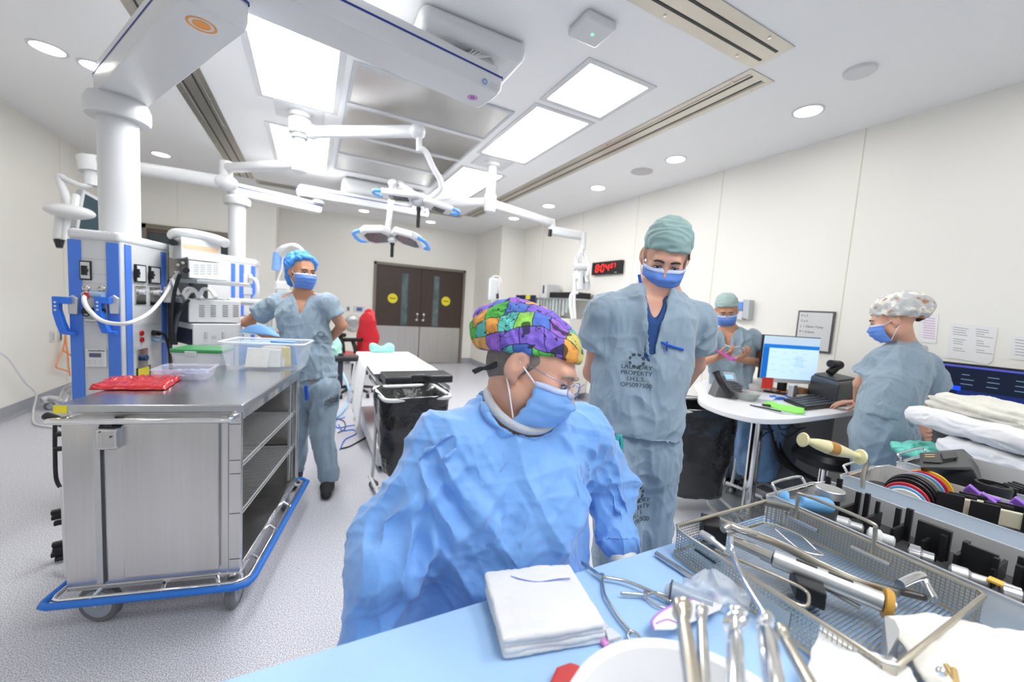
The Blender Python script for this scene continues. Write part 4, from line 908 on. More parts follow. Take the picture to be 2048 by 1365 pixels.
F1.quad(366, 497, 438, 497.6, 0, .001).build('stripe', mat('pale orange line', (.80, .55, .35), .5), o); k = MB().cyl(F2.at(347, 485, 0), F2.at(345, 485, .05), .022).build('knob', BLACK, o)
MB().tube(spline([pd(345, 472, 2.9), pd(352, 467, 2.85), pd(380, 468, 2.85), pd(420, 476, 2.9), pd(445, 484, 2.95), pd(452, 488, 2.95)], 5), [.02]+[.035]*24+[.028], 12).build('paper_roll', WHITE, ST, smooth='auto')
o, F1, F2 = ebox(378, 457, 338, 521, 556, 'light_source', WHITEP)
sl = MB()
for r in range(5):
    for c in range(4): F1.quad(388+c*13, 530+r*4.4, 397+c*13, 531.5+r*4.4, 0, .001, sl)
sl.build('vent_slots', DGREY, o); F2.quad(339, 516, 377, 556, 0, .003).build('rear_panel', mat('grey brown metal', (.20, .19, .17), .4, .6), o)
k = MB()
for x, y in ((356, 530), (366, 526), (352, 545), (368, 538)): k.cyl(F2.at(x, y, 0), F2.at(x, y, .02), .010, n=10)
k.build('socket', STEEL, o); MB().cyl(F2.at(372, 540, 0), F2.at(372, 541, .05), .02, n=12).build('cable_plug', BLACK, o)
o, F1, F2 = ebox(395, 500, 338, 559, 567, 'shelf', ALU, dA=2.68, dR=3.1); F1.quad(397, 562, 480, 565, 0, .002).build('shelf_groove', GREYP, o)
o, F1, F2 = ebox(378, 482, 338, 598, 645, 'insufflator', IVORYW if 'IVORYW' in globals() else WHITEP)
sl = MB()
for c0_, c1_ in ((398, 412), (421, 435), (445, 459), (466, 480)):
    for r in range(7): F1.quad(c0_, 611+r*3.6, c1_-3, 612.6+r*3.6, 0, .001, sl)
sl.build('vent_slots', DGREY, o); F2.quad(339, 603, 377, 645, 0, .003).build('rear_panel', DGREY, o)
o, F1, F2 = ebox(386, 486, 340, 648, 692, 'lower_unit', WHITEP); F2.quad(341, 650, 385, 692, 0, .003).build('rear_panel', BLACK, o); F1.quad(423, 672, 433, 679, 0, .001).build('label', GREYP, o)
k = MB()
for x in (412, 446): F1.quad(x-2.5, 664, x+2.5, 676, 0, .012, k)
k.build('pull_tab', GREYP, o, bevel=.002)
for x in (340, 383):
    A = pd(x, 700, 2.93); MB().tube([V((A.x, A.y, .05)), V((A.x, A.y, pd(x, 560, 2.93).z))], .015, 8).build('rack_post', DGREY, ST)
A = pd(430, 700, 3.0); MB().box((A.x, A.y+.05, .3), (.36, .36, .5), Matrix.Rotation(.3, 3, 'Z')).build('rack_base', GREYP, ST, bevel=.01)
for pts, r, m in (([(360, 548), (350, 580), (345, 620), (346, 690)], .012, BLACK), ([(378, 600), (362, 620), (350, 650), (352, 690)], .011, BLACK), ([(362, 590), (368, 606), (355, 640), (348, 690)], .009, DGREY)):
    MB().tube(spline([pd(x, y, 2.72) for x, y in pts], 6), r, 8).build('cable', m, ST, smooth=True)
for pts in ([(345, 560), (352, 578), (358, 590)], [(365, 596), (372, 580), (385, 578), (398, 590), (405, 598)], [(400, 598), (405, 580), (420, 580), (432, 596)], [(370, 598), (380, 584), (392, 584), (398, 598)]):
    MB().tube(spline([pd(x, y, 2.78) for x, y in pts], 6), .013, 8).build('white_cable', white_hose, ST, smooth=True)
MB().tube([pd(338, 575, 2.8), pd(338, 606, 2.8)], .03, 8).build('cable_holder', WHITEP, ST)
# --- small things on the walls, left
def wall_plate(F, x0, y0, x1, y1, label, cat, name, m=WHITEP, inner=None, off=.012):
    o = F.quad(x0, y0, x1, y1, 0.001, off).build(name, m, bevel=.003); tag(o, label, cat)
    if inner: F.quad(*inner[:4], off, off+.003).build('insert', inner[4], o)
    return o
WLF = Face((XL, 0, 0), (0, 1, 0), (1, 0, 0)); WRF = Face((XR, 0, 0), (0, -1, 0), (-1, 0, 0)); WBF = Face((0, YB, 0), (1, 0, 0), (0, -1, 0)); WNF = Face((XN, 0, 0), (0, -1, 0), (-1, 0, 0))
wall_plate(WLF, 99, 664, 107, 684, 'white double outlet on the left wall, nearest the camera', 'wall outlet', 'wall_outlet', WHITEP, (101, 668, 105.5, 680, GREYP))
wall_plate(WLF, 115, 662, 122, 682, 'brown insert outlet on the left wall beside the white outlet', 'wall outlet', 'wall_outlet', WHITEP, (117, 664, 120.5, 680, mat('brown', (.14, .07, .05), .5)))
OC = mat('orange cord', (.90, .34, .12), .5)
for i, pts in enumerate(([(131, 660), (130, 680), (126, 700), (116, 722), (113, 735), (130, 741), (140, 745)], [(131, 680), (127, 700), (140, 710), (146, 716)], [(135, 700), (137, 730), (140, 752)], [(131, 664), (133, 690), (137, 720)])):
    tag(MB().tube(spline([pxx(x, y, XL+.06+.01*i) for x, y in pts], 6), .008, 8).build('network_cable', OC, smooth=True), ['orange cord looping lowest on the left wall', 'orange cord crossing towards the tower', 'orange cord hanging straight to the floor plug', 'orange cord running down beside the tower'][i], 'cord', 'orange cords by the left wall')
tag(MB().tube(spline([pxx(0, 705, XL+.09), pxx(20, 722, XL+.09), pxx(50, 765, XL+.09), pxx(72, 788, XL+.10), pz(66, 825, .012), pz(70, 848, .012), pz(110, 856, .012), pz(135, 868, .012)], 8), .009, 8).build('white_cable', white_hose, smooth=True), 'white cord falling down the left wall and curling on the floor', 'cord')
t = thing('stand_base', 'white wheeled stand base against the left wall behind the steel cart', 'stand base', tuple(pz(100, 825, 0)))
MB().tube(spline([pz(84, 801, .10), pz(100, 797, .11), pz(122, 800, .11)], 5), .03, 10).build('leg', WHITE, t, smooth=True)
castor(Matrix.Identity(4), pz(92, 822, 0).x, pz(92, 822, 0).y, .045, 1.0, t, .10)
for pts in ([(120, 805), (130, 780), (150, 768)], [(128, 810), (138, 786), (150, 776)]): MB().tube(spline([pz(x, y, .2+.1*i) for i, (x, y) in enumerate(pts)], 5), .02, 8).build('pipe', ALU, t, smooth=True)
wall_plate(WBF, 693, 613, 699.5, 623, 'small grey wall switch left of the double doors', 'wall switch', 'wall_switch', GREYP, (695, 615, 698, 621, DGREY))
wall_plate(WBF, 707, 612, 729, 626, 'white thermostat panel with blue screen left of the doors', 'thermostat', 'thermostat', WHITEP, (713, 615, 724, 623, mat('blue lcd', (.10, .14, .35), .3)))
c = WBF.at(706, 647, .0); o = MB().lathe([(.17, 0), (.175, -.03), (.16, -.06), (.09, -.07), (.085, -.055), (.001, -.055)], c, (0, 1, 0), 32).build('wall_dispenser', STEEL, smooth='auto'); tag(o, 'round shiny steel wall fixture behind the red chair', 'wall fixture')
# --- IV stand with hoses behind the nurse
t = thing('infusion_stand', 'pole with blue bag and bundled white hoses behind the nurse with blue hair cover', 'infusion stand', tuple(pz(560, 720, 0)))
Dn = 4.3; p0 = pd(562, 500, Dn); MB().tube([V((p0.x, p0.y, .04)), V((p0.x, p0.y, p0.z+.05))], .013, 10).build('pole', CHROME, t); MB().lathe([(.25, 0), (.24, .02), (.03, .05)], (p0.x, p0.y, 0.0), n=28).build('base', GREYP, t)
MB().tube([pd(556, 506, Dn), pd(553, 541, Dn)], [.045, .05], 12).build('blue_bag', mat('blue fluid bag', (.22, .42, .85), .3), t, smooth='auto')
for k in range(7): MB().tube(spline([pd(553+k, 508+k, Dn), pd(562+3*k, 496-k*.5, Dn-.02*k), pd(585+2*k, 490+k, Dn-.02*k), pd(602+k*1.5, 498+k*2, Dn), pd(606+k, 520, Dn)], 6), .018, 8).build('corrugated_hose', WHITEP, t, smooth=True)
MB().tube(spline([pd(566, 508, Dn), pd(563, 540, Dn), pd(554, 565, Dn), pd(548, 590, Dn)], 6), .008, 8).build('tube', white_hose, t, smooth=True)
MB().box(pd(565, 572, Dn), (.13, .13, .10)).build('pump_body', WHITEP, t, bevel=.02); MB().box(pd(575, 585, Dn-.02), (.2, .1, .04)).build('pump_tray', GREYP, t, bevel=.01)
t = thing('side_table', 'low white trolley top behind the nurse, beside the far service tower', 'trolley', tuple(pz(500, 760, 0)))
c = pd(505, 603, 4.2); MB().box((c.x, c.y, c.z), (.42, .4, .04), Matrix.Rotation(.2, 3, 'Z')).box((c.x+.02, c.y, c.z-.03), (.36, .36, .02), Matrix.Rotation(.2, 3, 'Z')).build('tray_top', WHITE, t, bevel=.012)
for sx in (-1, 1):
    for sy in (-1, 1): MB().tube([(c.x+sx*.16, c.y+sy*.15, .0), (c.x+sx*.16, c.y+sy*.15, c.z-.03)], .015, 8).build('leg', ALU, t)
MB().box((c.x, c.y, c.z-.25), (.3, .3, .18), Matrix.Rotation(.2, 3, 'Z')).build('drawer_unit', WHITEP, t, bevel=.01)
# ================================================================= MIDDLE: TABLE, CHAIR, HAMPER
SHEET = mat('white cotton sheet', (.80, .80, .82), .8, bump=.25, bscale=30, sheen=.2); PAD = mat('black vinyl pad', (.022, .023, .026), .36, bump=.1, bscale=90)
ot = thing('operating_table', 'operating table under a white sheet with black foot pads', 'operating table', (.78, 3.9, 0))
tx0, tx1, ty0, ty1, tz = .52, 1.03, 3.36, 4.75, .80
def sheetf(u, v):
    x = tx0-.05+(tx1-tx0+.07)*u; y = ty0-.02+(ty1-ty0)*v; z = tz+.012+.006*mnoise.noise(V((u*4, v*6, 0))); return V((x, y, z))
sm = MB().grid(sheetf, 20, 36)
def sidef(u, v):
    z = tz+.01-(.55+.12*math.sin(v*7)+.05*math.sin(v*17))*u; return V((tx0-.05-.05*math.sin(u*1.5)-.02*math.sin(v*40)*u, ty0+.42+(ty1-ty0-.44)*v, z))
sm.grid(sidef, 14, 44); sm.grid(lambda u, v: V((tx1+.02+.02*math.sin(v*30)*u, ty0+.1+(ty1-ty0-.1)*v, tz+.01-.25*u)), 8, 30); sm.build('sheet', SHEET, ot, smooth=True, solid=.004)
MB().bb(tx0, tx1, ty0+.02, ty1, tz-.07, tz+.004).build('mattress', PAD, ot, bevel=.02, segs=3)
pp = MB(); pp.prism([V((x, y, tz-.03)) for x, y in ((tx0, 3.07), (.72, 3.07), (.72, 3.13), (.75, 3.16), (.84, 3.16), (.88, 3.10), (tx1+.04, 3.10), (tx1+.04, 3.36), (tx0, 3.36))], (0, 0, 0), (0, 0, .065)); pp.build('foot_pad', PAD, ot, bevel=.014, segs=3)
MB().bb(tx0+.02, tx1-.02, 3.12, ty1-.05, tz-.11, tz-.07).build('table_frame', WHITE, ot, bevel=.01)
for y0, y1 in ((3.15, 3.75), (3.9, 4.5)):
    for x in (tx0-.03, tx1+.03): MB().bb(x-.006, x+.006, y0, y1, tz-.10, tz-.07).build('side_rail', CHROME, ot, bevel=.002)
MB().bb(.62, .93, 3.85, 4.3, .22, tz-.11).build('pedestal', WHITE, ot, bevel=.02); MB().bb(.50, 1.02, 3.25, 4.6, .05, .22).build('base', WHITE, ot, bevel=.03, segs=3)
for x, y in ((.56, 3.35), (.96, 3.35), (.56, 4.5), (.96, 4.5)): MB().cyl((x-.02, y, .045), (x+.02, y, .045), .045, n=18).build('castor', BLACKR, ot)
ab = pz(695, 712, .80); MB().box((ab.x, ab.y, .775), (.42, .17, .055), Matrix.Rotation(.05, 3, 'Z')).build('arm_board', PAD, ot, bevel=.018, segs=3); MB().bb(ab.x-.05, tx0, ab.y-.02, ab.y+.02, .72, .75).build('arm_board_support', CHROME, ot)
MB().box((ab.x-.07, ab.y-.05, .66), (.05, .012, .34)).build('strap', NAVYD if 'NAVYD' in globals() else mat('dark strap', (.03, .035, .06), .7), ot)
# green gel headrest
S = SDF((-.2, -.12, 0), (.2, .12, .14), .008); S.box((0, 0, .05), (.13, .085, .05), .03, 0); S.cone((0, -.12, .12), (0, .12, .12), .055, k=.03, op='sub')
Vv, Q = S.mesh(); p = pz(765, 705, tz+.02); Vv = Vv+np.array([p.x, p.y+.06, tz+.014]); tag(np_mesh('head_rest', crumple(Vv, Q, [((12, 12, 12), .004, False, 3)]), Q, mat('mint gel foam', (.28, .72, .58), .35, alpha=1, bump=.2, bscale=60)), 'mint green head rest on the far end of the operating table', 'head rest')
Vv2 = Vv.copy(); 
# red chair
ch = thing('office_chair', 'red vinyl office chair with black arms behind the operating table', 'chair', tuple(pz(708, 795, 0)))
REDV = mat('red vinyl', (.52, .02, .03), .3, bump=.05); cb = pz(706, 790, 0); DC = (cb-EYE).dot(FWD)
S = SDF((-.3, -.15, -.1), (.3, .15, .8), .012); S.path([(0, .0, 0.0), (0, .03, .25), (0, .0, .52), (0, .05, .62)], [.19, .21, .15, .11], .05, flat=((0, 1, 0), 3.6))
Vv, Q = S.mesh(); ry = Matrix.Rotation(math.radians(-40), 3, 'Z'); bc = pd(733, 700, DC+.05); Vv = Vv @ np.array(ry).T*.86+np.array([bc.x, bc.y, bc.z-.02]); np_mesh('backrest', Vv, Q, REDV, ch); 
bb_ = pd(747, 690, DC+.1); MB().tube(spline([pd(738, 725, DC+.05), pd(746, 715, DC+.1), pd(749, 680, DC+.1)], 5), .05, 10).build('back_shell', BLACK, ch, smooth=True)
S = SDF((-.3, -.3, -.1), (.3, .3, .1), .012); S.box((0, 0, 0), (.25, .24, .045), .04, 0); Vv, Q = S.mesh(); sc_ = pd(690, 712, DC); np_mesh('seat', Vv @ np.array(ry).T+np.array([sc_.x, sc_.y, sc_.z]), Q, REDV, ch)
for x0, y0, x1, y1, xm in ((665, 668, 690, 671, 680), (687, 680, 724, 680, 706)):
    MB().tube([pd(x0, y0, DC), pd(x1, y1, DC-.05)], .03, 10).build('arm_pad', BLACK, ch, smooth='auto'); MB().tube(spline([pd(xm, y0+3, DC), pd(xm+5, y0+20, DC), pd(xm+6, y0+38, DC)], 4), .03, 8).build('arm_post', BLACK, ch, smooth=True)
MB().cyl(V((cb.x, cb.y, .1)), V((cb.x, cb.y, sc_.z-.04)), .035, n=14).build('gas_column', BLACK, ch)
for k in range(5):
    a = k*2*math.pi/5+.3; e = V((cb.x+.30*math.cos(a), cb.y+.30*math.sin(a), .085)); MB().tube([V((cb.x, cb.y, .13)), e], [.03, .018], 8).build('leg', BLACK, ch); MB().cyl(e+V((-.02, 0, -.05)), e+V((.02, 0, -.05)), .03, n=14).build('castor', BLACKR, ch)
# hampers with bags
BAG = mat('black bin bag', (.012, .012, .013), .14, spec=.8, bump=.8, bscale=11, bdist=.02)
def hamper(name, label, x0, x1, y0, y1, zt, sag, baglabel, bagm, loc, yaw=0, narrow=.8, zb=.18, legs=True, front=None):
    M = Matrix.Translation(loc) @ Matrix.Rotation(yaw, 4, 'Z')
    t = thing(name, label, 'hamper', tuple(loc), 'wheeled laundry hampers')
    w, d = x1-x0, y1-y0; rim = [(x, y, zt) for x, y in rrect(0, 0, w, d, .05, 4)]
    MB(M).tube(rim, .014, 10, closed=True).build('top_ring', WHITE, t, smooth=True)
    for sx in (-1, 1):
        MB(M).tube(spline([(sx*(w/2-.02), d/2-.05, zt), (sx*(w/2-.02), d/2-.05, zt-.3), (sx*(w/2-.01), d/2-.04, .12), (sx*w/2, d/2, .10)], 5), .012, 8).build('leg', WHITE, t, smooth=True); MB(M).tube([(sx*w/2, -d/2, .10), (sx*w/2, d/2, .10)], .012, 8).build('base_bar', WHITE, t)
        for sy in (-1, 1): castor(M, sx*w/2, sy*d/2, .035, .5+sx*sy, t, .10, .02)
    MB(M).tube([(-w/2, 0, .10), (w/2, 0, .10)], .012, 8).build('base_bar', WHITE, t); MB(M).tube([(-w/2+.02, d/2-.04, .45), (w/2-.02, d/2-.04, .45)], .010, 8).build('cross_bar', WHITE, t)
    def f(u, v):
        a = 2*math.pi*u; k = v; hw, hd = w/2+.018, d/2+.018; cx, sx_ = math.cos(a), math.sin(a); r = 1/max(abs(cx)**3+abs(sx_)**3, 1e-6)**(1/3)
        s = 1-(1-narrow)*k-.0; belly = 1+.05*math.sin(math.pi*k); rr = r*s*belly*(1+.06*mnoise.noise(V((cx*2.5, sx_*2.5, k*5+loc[0])))+.03*abs(mnoise.noise(V((cx*7, sx_*7, k*9))))+.03*math.sin(a*9+k*5)*k*(1-k)*3)
        return V((hw*cx*rr, hd*sx_*rr, zt+.016-(zt+.016-zb)*k+.012*mnoise.noise(V((cx*3, sx_*3, k)))))
    bm = MB(M); bm.grid(f, 72, 30, closed_u=True)
    n0 = 72*29; bm.v.append(M @ V((0, 0, zb-.01))); c = len(bm.v)-1; bm.f += [(n0+i, n0+(i+1) % 72, c) for i in range(72)]; bm.fm += [0]*72
    bm.grid(lambda u, v: V((f(u, 0).x*(1-.05-.25*v), f(u, 0).y*(1-.05-.25*v), zt+.016-.14*v+.02*mnoise.noise(V((u*9, v*3, 5))))) if v > 0 else f(u, 0), 72, 6, closed_u=True)
    o = bm.build('bin_bag', bagm, smooth=True); tag(o, baglabel, 'bin bag'); return t
hamper('laundry_hamper', 'white wheeled hamper at the foot of the operating table', .42, .88, 2.62, 3.04, .775, .1, 'black bin bag hanging in the hamper at the foot of the operating table', BAG, V((.66, 2.80, 0)), .05, .72, .22)
# hoses and cables on the floor by the table
def floor_cord(label, pts, r, m, name='floor_cable', grp=None): return tag(MB().tube(spline([pz(x, y, max(z, r)) for x, y, z in pts], 6), r, 8).build(name, m, smooth=True), label, 'cord', grp)
LBH = mat('light blue hose', (.38, .62, .88), .35)
floor_cord('light blue air hose curving down beside the operating table', [(672, 722, .55), (684, 745, .45), (698, 780, .25), (694, 808, .06), (680, 828, .02), (668, 838, .018)], .018, LBH, 'air_hose')
floor_cord('thin blue cable looping on the floor left of the hamper', [(690, 835, 0), (672, 842, 0), (674, 856, 0), (695, 853, 0), (722, 848, 0), (736, 838, 0)], .006, BLUEP)
floor_cord('blue cable winding lower on the floor beside the nurse', [(680, 900, 0), (690, 880, 0), (712, 868, 0), (705, 860, 0), (685, 862, 0), (678, 850, 0)], .006, BLUEP)
floor_cord('black cable running to the hamper along the floor', [(682, 898, 0), (700, 893, 0), (720, 882, 0), (738, 872, 0)], .007, BLACK)
floor_cord('black cable looping on the floor near the table base', [(672, 838, 0), (688, 843, 0), (690, 858, 0), (676, 866, 0)], .006, DGREY)
MBag = mat('mint bag plastic', (.45, .82, .72), .25, alpha=.8)
S = SDF((-.12, -.12, 0), (.12, .12, .34), .01); S.ell((0, 0, .16), (.075, .07, .14), 0); Vv, Q = S.mesh(); p = pd(668, 700, 4.2); tag(np_mesh('breathing_bag', crumple(Vv, Q, [((14, 14, 9), .012, True, 4)])+np.array([p.x, p.y, p.z-.17]), Q, MBag), 'mint green bag hanging beside the nurse in front of the red chair', 'bag')
# ================================================================= FAR RIGHT CORNER
t = thing('infusion_bag', 'clear infusion bag with tubing on a hook near the far corner', 'infusion bag', tuple(pd(990, 580, 6.6)))
Dq = 6.4; S = SDF((-.14, -.06, -.25), (.14, .06, .25), .012); S.box((0, 0, 0), (.09, .03, .18), .03, 0); Vv, Q = S.mesh(); p = pd(987, 579, Dq); np_mesh('bag', Vv+np.array(p), Q, mat('frosted bag', (.80, .84, .86), .2, alpha=.55), t)
for pts in ([(982, 556), (992, 552), (1000, 556), (1004, 566)], [(1000, 556), (998, 575), (1001, 600), (996, 640)], [(986, 556), (984, 590), (985, 640)]): MB().tube(spline([pd(x, y, Dq) for x, y in pts], 5), .009, 6).build('tubing', WHITEP, t, smooth=True)
p = pd(995, 600, Dq+.05); MB().tube([V((p.x, p.y, 0.0)), V((p.x, p.y, 1.75))], .013, 8).build('pole', CHROME, t); MB().lathe([(.22, 0), (.2, .02), (.03, .05)], (p.x, p.y, 0), n=24).build('base', GREYP, t)
MB().tube([pd(995, 598, Dq), pd(995, 588, Dq)], .022).build('clamp', BLACK, t); wall_plate(WNF, 947, 641, 951.5, 660, 'grey wall plate low in the far right corner', 'wall plate', 'wall_plate', GREYP)
t = thing('supply_station', 'white wall station with wire rack, dark monitor and black box below the clock', 'supply station', (3.75, 5.5, 0))
fx = Face((3.72, 0, 0), (0, -1, 0), (-1, 0, 0))
MB().bb(3.55, 3.97, 5.0, 6.9, .12, 1.30).build('drawer_cabinet', IVORY, t, bevel=.01)
k = MB()
for z in (.5, .75, 1.0): k.bb(3.548, 3.55, 5.05, 6.85, z, z+.006)
k.build('drawer_line', GREYP, t)
zsh = 1.62; MB().bb(3.55, 3.97, 4.95, 6.6, zsh-.02, zsh).build('shelf', ALU, t, bevel=.003)
for y in (4.98, 5.8, 6.57): MB().bb(3.93, 3.96, y-.015, y+.015, 1.3, 1.7).build('upright', ALU, t); MB().tube([(3.56, y, 1.30), (3.56, y, zsh)], .008).build('upright', CHROME, t)
for y in np.linspace(5.05, 6.5, 16): MB().tube([(3.58, y, zsh-.02), (3.58, y, 1.35+.06*math.sin(y*9))], .022, 8).build('hanging_vial', mat('vial %d' % (int(y*10) % 3), [(.55, .70, .66), (.72, .74, .76), (.55, .56, .58)][int(y*10) % 3], .25, alpha=.7), t)
MB().bb(3.62, 3.92, 5.0, 5.75, zsh, zsh+.10).build('black_box', BLACK, t, bevel=.01); wq = MB().bb(3.62, 3.9, 5.85, 6.05, zsh, zsh+.24).build('white_dispenser', WHITE, t, bevel=.01); MB().bb(3.615, 3.62, 5.93, 5.97, zsh+.08, zsh+.22).build('slot', BLACK, wq)
mo = MB().bb(3.50, 3.54, 6.05, 6.75, 1.45, 1.66).build('dark_monitor', mat('navy screen', (.03, .04, .08), .15), t, bevel=.004); MB().bb(3.495, 3.50, 6.2, 6.35, 1.58, 1.66).build('yellow_tag', YELLOW, mo)
# ================================================================= PEOPLE
from mathutils.bvhtree import BVHTree
SCRUB = mat('grey blue scrub cotton', (.262, .345, .415), .85, var=.10, vscale=5, bump=.35, bscale=260, sheen=.25, bdist=.001)
MASKM = mat('blue mask fabric', (.13, .27, .72), .75, var=.06, bump=.3, bscale=120, bdist=.001)
MASKL = mat('light blue mask fabric', (.22, .44, .86), .7, var=.06, bump=.3, bscale=120, bdist=.001)
MASKW = mat('white elastic', (.80, .80, .84), .7)
EYEW = mat('eye', (.55, .5, .48), .2); IRIS = mat('dark iris', (.03, .018, .01), .15); LIPS = mat('lips', (.45, .16, .14), .5)
def A3(v): return np.array((v[0], v[1], v[2]), float)
def head_frame(c, fwd, up):
    y = V(fwd).normalized(); z = V(up); z = (z-y*z.dot(y)).normalized(); x = y.cross(z).normalized()
    return Matrix(((x.x, y.x, z.x, c[0]), (x.y, y.y, z.y, c[1]), (x.z, y.z, z.z, c[2]), (0, 0, 0, 1)))
def add_head(S, H, s=1.0, eyes=True):
    P = lambda x, y, z: A3(H @ V((x*s, y*s, z*s))); M = np.array(H.to_3x3())
    S.ell(P(0, -.015, .035), np.array((.076, .097, .083))*s, .0, M); S.ell(P(0, .030, -.030), np.array((.060, .062, .085))*s, .035*s, M)
    S.ell(P(0, .055, -.092), np.array((.026, .028, .022))*s, .035*s, M)
    for g in (-1, 1):
        S.ell(P(g*.045, .005, -.062), .030*s, .03*s); S.ell(P(g*.040, .062, -.028), .024*s, .025*s)
    S.cone(P(-.034, .083, .020), P(.034, .083, .020), .011*s, k=.02*s)
    for g in (-1, 1): S.ell(P(g*.031, .104, .001), np.array((.016, .014, .011))*s, .014*s, M, 'sub')
    for g in (-1, 1): S.ell(P(g*.031, .0815, .001), .0125*s, .004*s)
    S.cone(P(0, .086, .010), P(0, .108, -.034), .008*s, .013*s, k=.012*s)
    for g in (-1, 1): S.ell(P(g*.012, .098, -.038), .009*s, .006*s)
    S.cone(P(-.018, .089, -.066), P(.018, .089, -.066), .007*s, k=.012*s)
    for g in (-1, 1):
        E = np.array((H.to_3x3() @ (Matrix.Rotation(g*.35, 3, 'Z') @ Matrix.Rotation(-.2, 3, 'X'))))
        S.ell(P(g*.083, -.012, -.002), np.array((.010, .022, .036))*s, .006*s, E); S.ell(P(g*.094, -.006, .004), np.array((.008, .011, .019))*s, .004*s, E, 'sub')
        S.ell(P(g*.078, -.006, -.033), np.array((.007, .008, .010))*s, .006*s)
def add_hand(S, wr, d, palm, side, curl=.5, s=1.0, spread=.0, k=.006):
    """wr wrist, d direction of the fingers, palm normal out of the palm, side: +1 thumb towards d x palm"""
    wr, d, palm = V(wr), V(d).normalized(), V(palm); palm = (palm-d*palm.dot(d)).normalized(); t = d.cross(palm)*side
    kn = []
    for i, (off, L) in enumerate(((.030, .082), (.010, .088), (-.010, .083), (-.028, .074))):
        q = wr+d*(L*s)+t*(off*s); kn.append(q); S.cone(A3(wr+t*(off*.5*s)+d*.01), A3(q), .013*s, .0105*s, k=.010)
    for i, q in enumerate(kn):
        a = curl*(1+.12*i); p = q; ln_ = (.040, .045, .042, .033)[i]*s; dd_ = (d+t*(.5-i*.33)*spread).normalized()
        for sgm, f in enumerate((1.0, .65, .5)):
            a2 = a*(sgm*.9+.5); v = dd_*math.cos(a2)+palm*math.sin(a2); e = p+v*(ln_*f); S.cone(A3(p), A3(e), (.0093-.0010*sgm)*s, (.0085-.0010*sgm)*s, k=.003); p = e
    p = wr+d*(.018*s)+t*(.022*s); v = (d*.75+t*.75+palm*.35).normalized(); e = p+v*.042*s; S.cone(A3(p), A3(e), .0125*s, .0105*s, k=.008)
    v = (d*.95+t*.25+palm*(.4+curl*.4)).normalized(); e2 = e+v*.030*s; S.cone(A3(e), A3(e2), .0102*s, .0092*s, k=.003); v = (d*.9+palm*(.3+curl*.5)).normalized(); S.cone(A3(e2), A3(e2+v*.024*s), .0092*s, .0075*s, k=.003)
def eyes_and_brows(H, par, s=1.0, down=.35, brow=HAIR, face=None):
    P = lambda x, y, z: H @ V((x*s, y*s, z*s))
    for g in (-1, 1):
        c = P(g*.031, .0825, -.0005); e = MB().sphere(c, .0122*s, 14, 10).build('eye', EYEW, par, smooth=True)
        d = (H.to_3x3() @ V((0, 1, -down))).normalized(); MB().lathe([(.0001, .0128*s), (.0035*s, .0126*s), (.0058*s, .0112*s), (.006*s, .008*s)], c, d, 14, cap=False).build('iris', IRIS, e, smooth=True)
        lid = MB(); lid.tube(spline([P(g*.031+.014*u, .0955-.010*abs(u)**1.5, .0040-.0042*u*u-.003*down) for u in (-1, -.5, 0, .5, 1)], 3), .0019*s, 6); lid.build('lash_line', HAIR, e, smooth=True)
        b = MB(); b.tube(spline([P(g*(.012), .0955, .0165), P(g*.026, .0975, .0225), P(g*.040, .0905, .0205), P(g*.049, .081, .014)], 4), [.003, .0036, .004, .0042, .0042, .004, .004, .0038, .0035, .003, .0025, .002, .0015], 7); b.build('eyebrow', brow, par, smooth=True)
def make_mask(H, par, m, s=1.0, wide=.079, top=-.012, bot=-.118, strap=True, low=True, name='face_mask'):
    P = lambda x, y, z: H @ V((x*s, y*s, z*s))
    def f(u, v, o=0):
        a = (u-.5)*math.radians(156); z = top+(bot-top)*v
        yf = (.100+.025*math.sin(min(1, v/.30)*math.pi/2)-.0*v if v < .30 else .125-.050*((v-.30)/.70)**1.7)+o
        ys = .012-.010*v; c = max(0, math.cos(a))**.75; w = (wide+o)*(1-.16*v**2)
        nb = .010*math.exp(-((u-.5)/.12)**2)*(1-v)**3; pl = .0022*math.sin(v*26)*c
        z2 = z+.006*math.cos(a)*(1-v)+.004*mnoise.noise(V((u*6, v*6, s*3)))-.016*(abs(u-.5)*2)**2*(1-v)*.3
        return P(w*math.sin(a), ys+(yf-ys)*c+pl-nb*.6+.003*mnoise.noise(V((u*9, v*8, 4))), z2)
    o = MB().grid(f, 40, 24).build(name, m, par, smooth=True, solid=.0015)
    MB().grid(lambda u, v: f(u, v*.10, .0018), 36, 3).build('mask_top_band', mat('pale mask band', (.52, .60, .86), .7), o, smooth=True, solid=.001)
    if strap:
        for g in (0, 1):
            q = MB(); sg = -1 if g == 0 else 1
            q.tube(spline([f(g, .05), P(sg*.084, -.002, .004), P(sg*.088, -.020, .020)], 6), .0017*s, 6); q.tube(spline([f(g, .92), P(sg*.080, -.006, -.055), P(sg*.082, -.026, -.030)], 6), .0017*s, 6)
            q.build('ear_loop', MASKW, o, smooth=True)
    return o
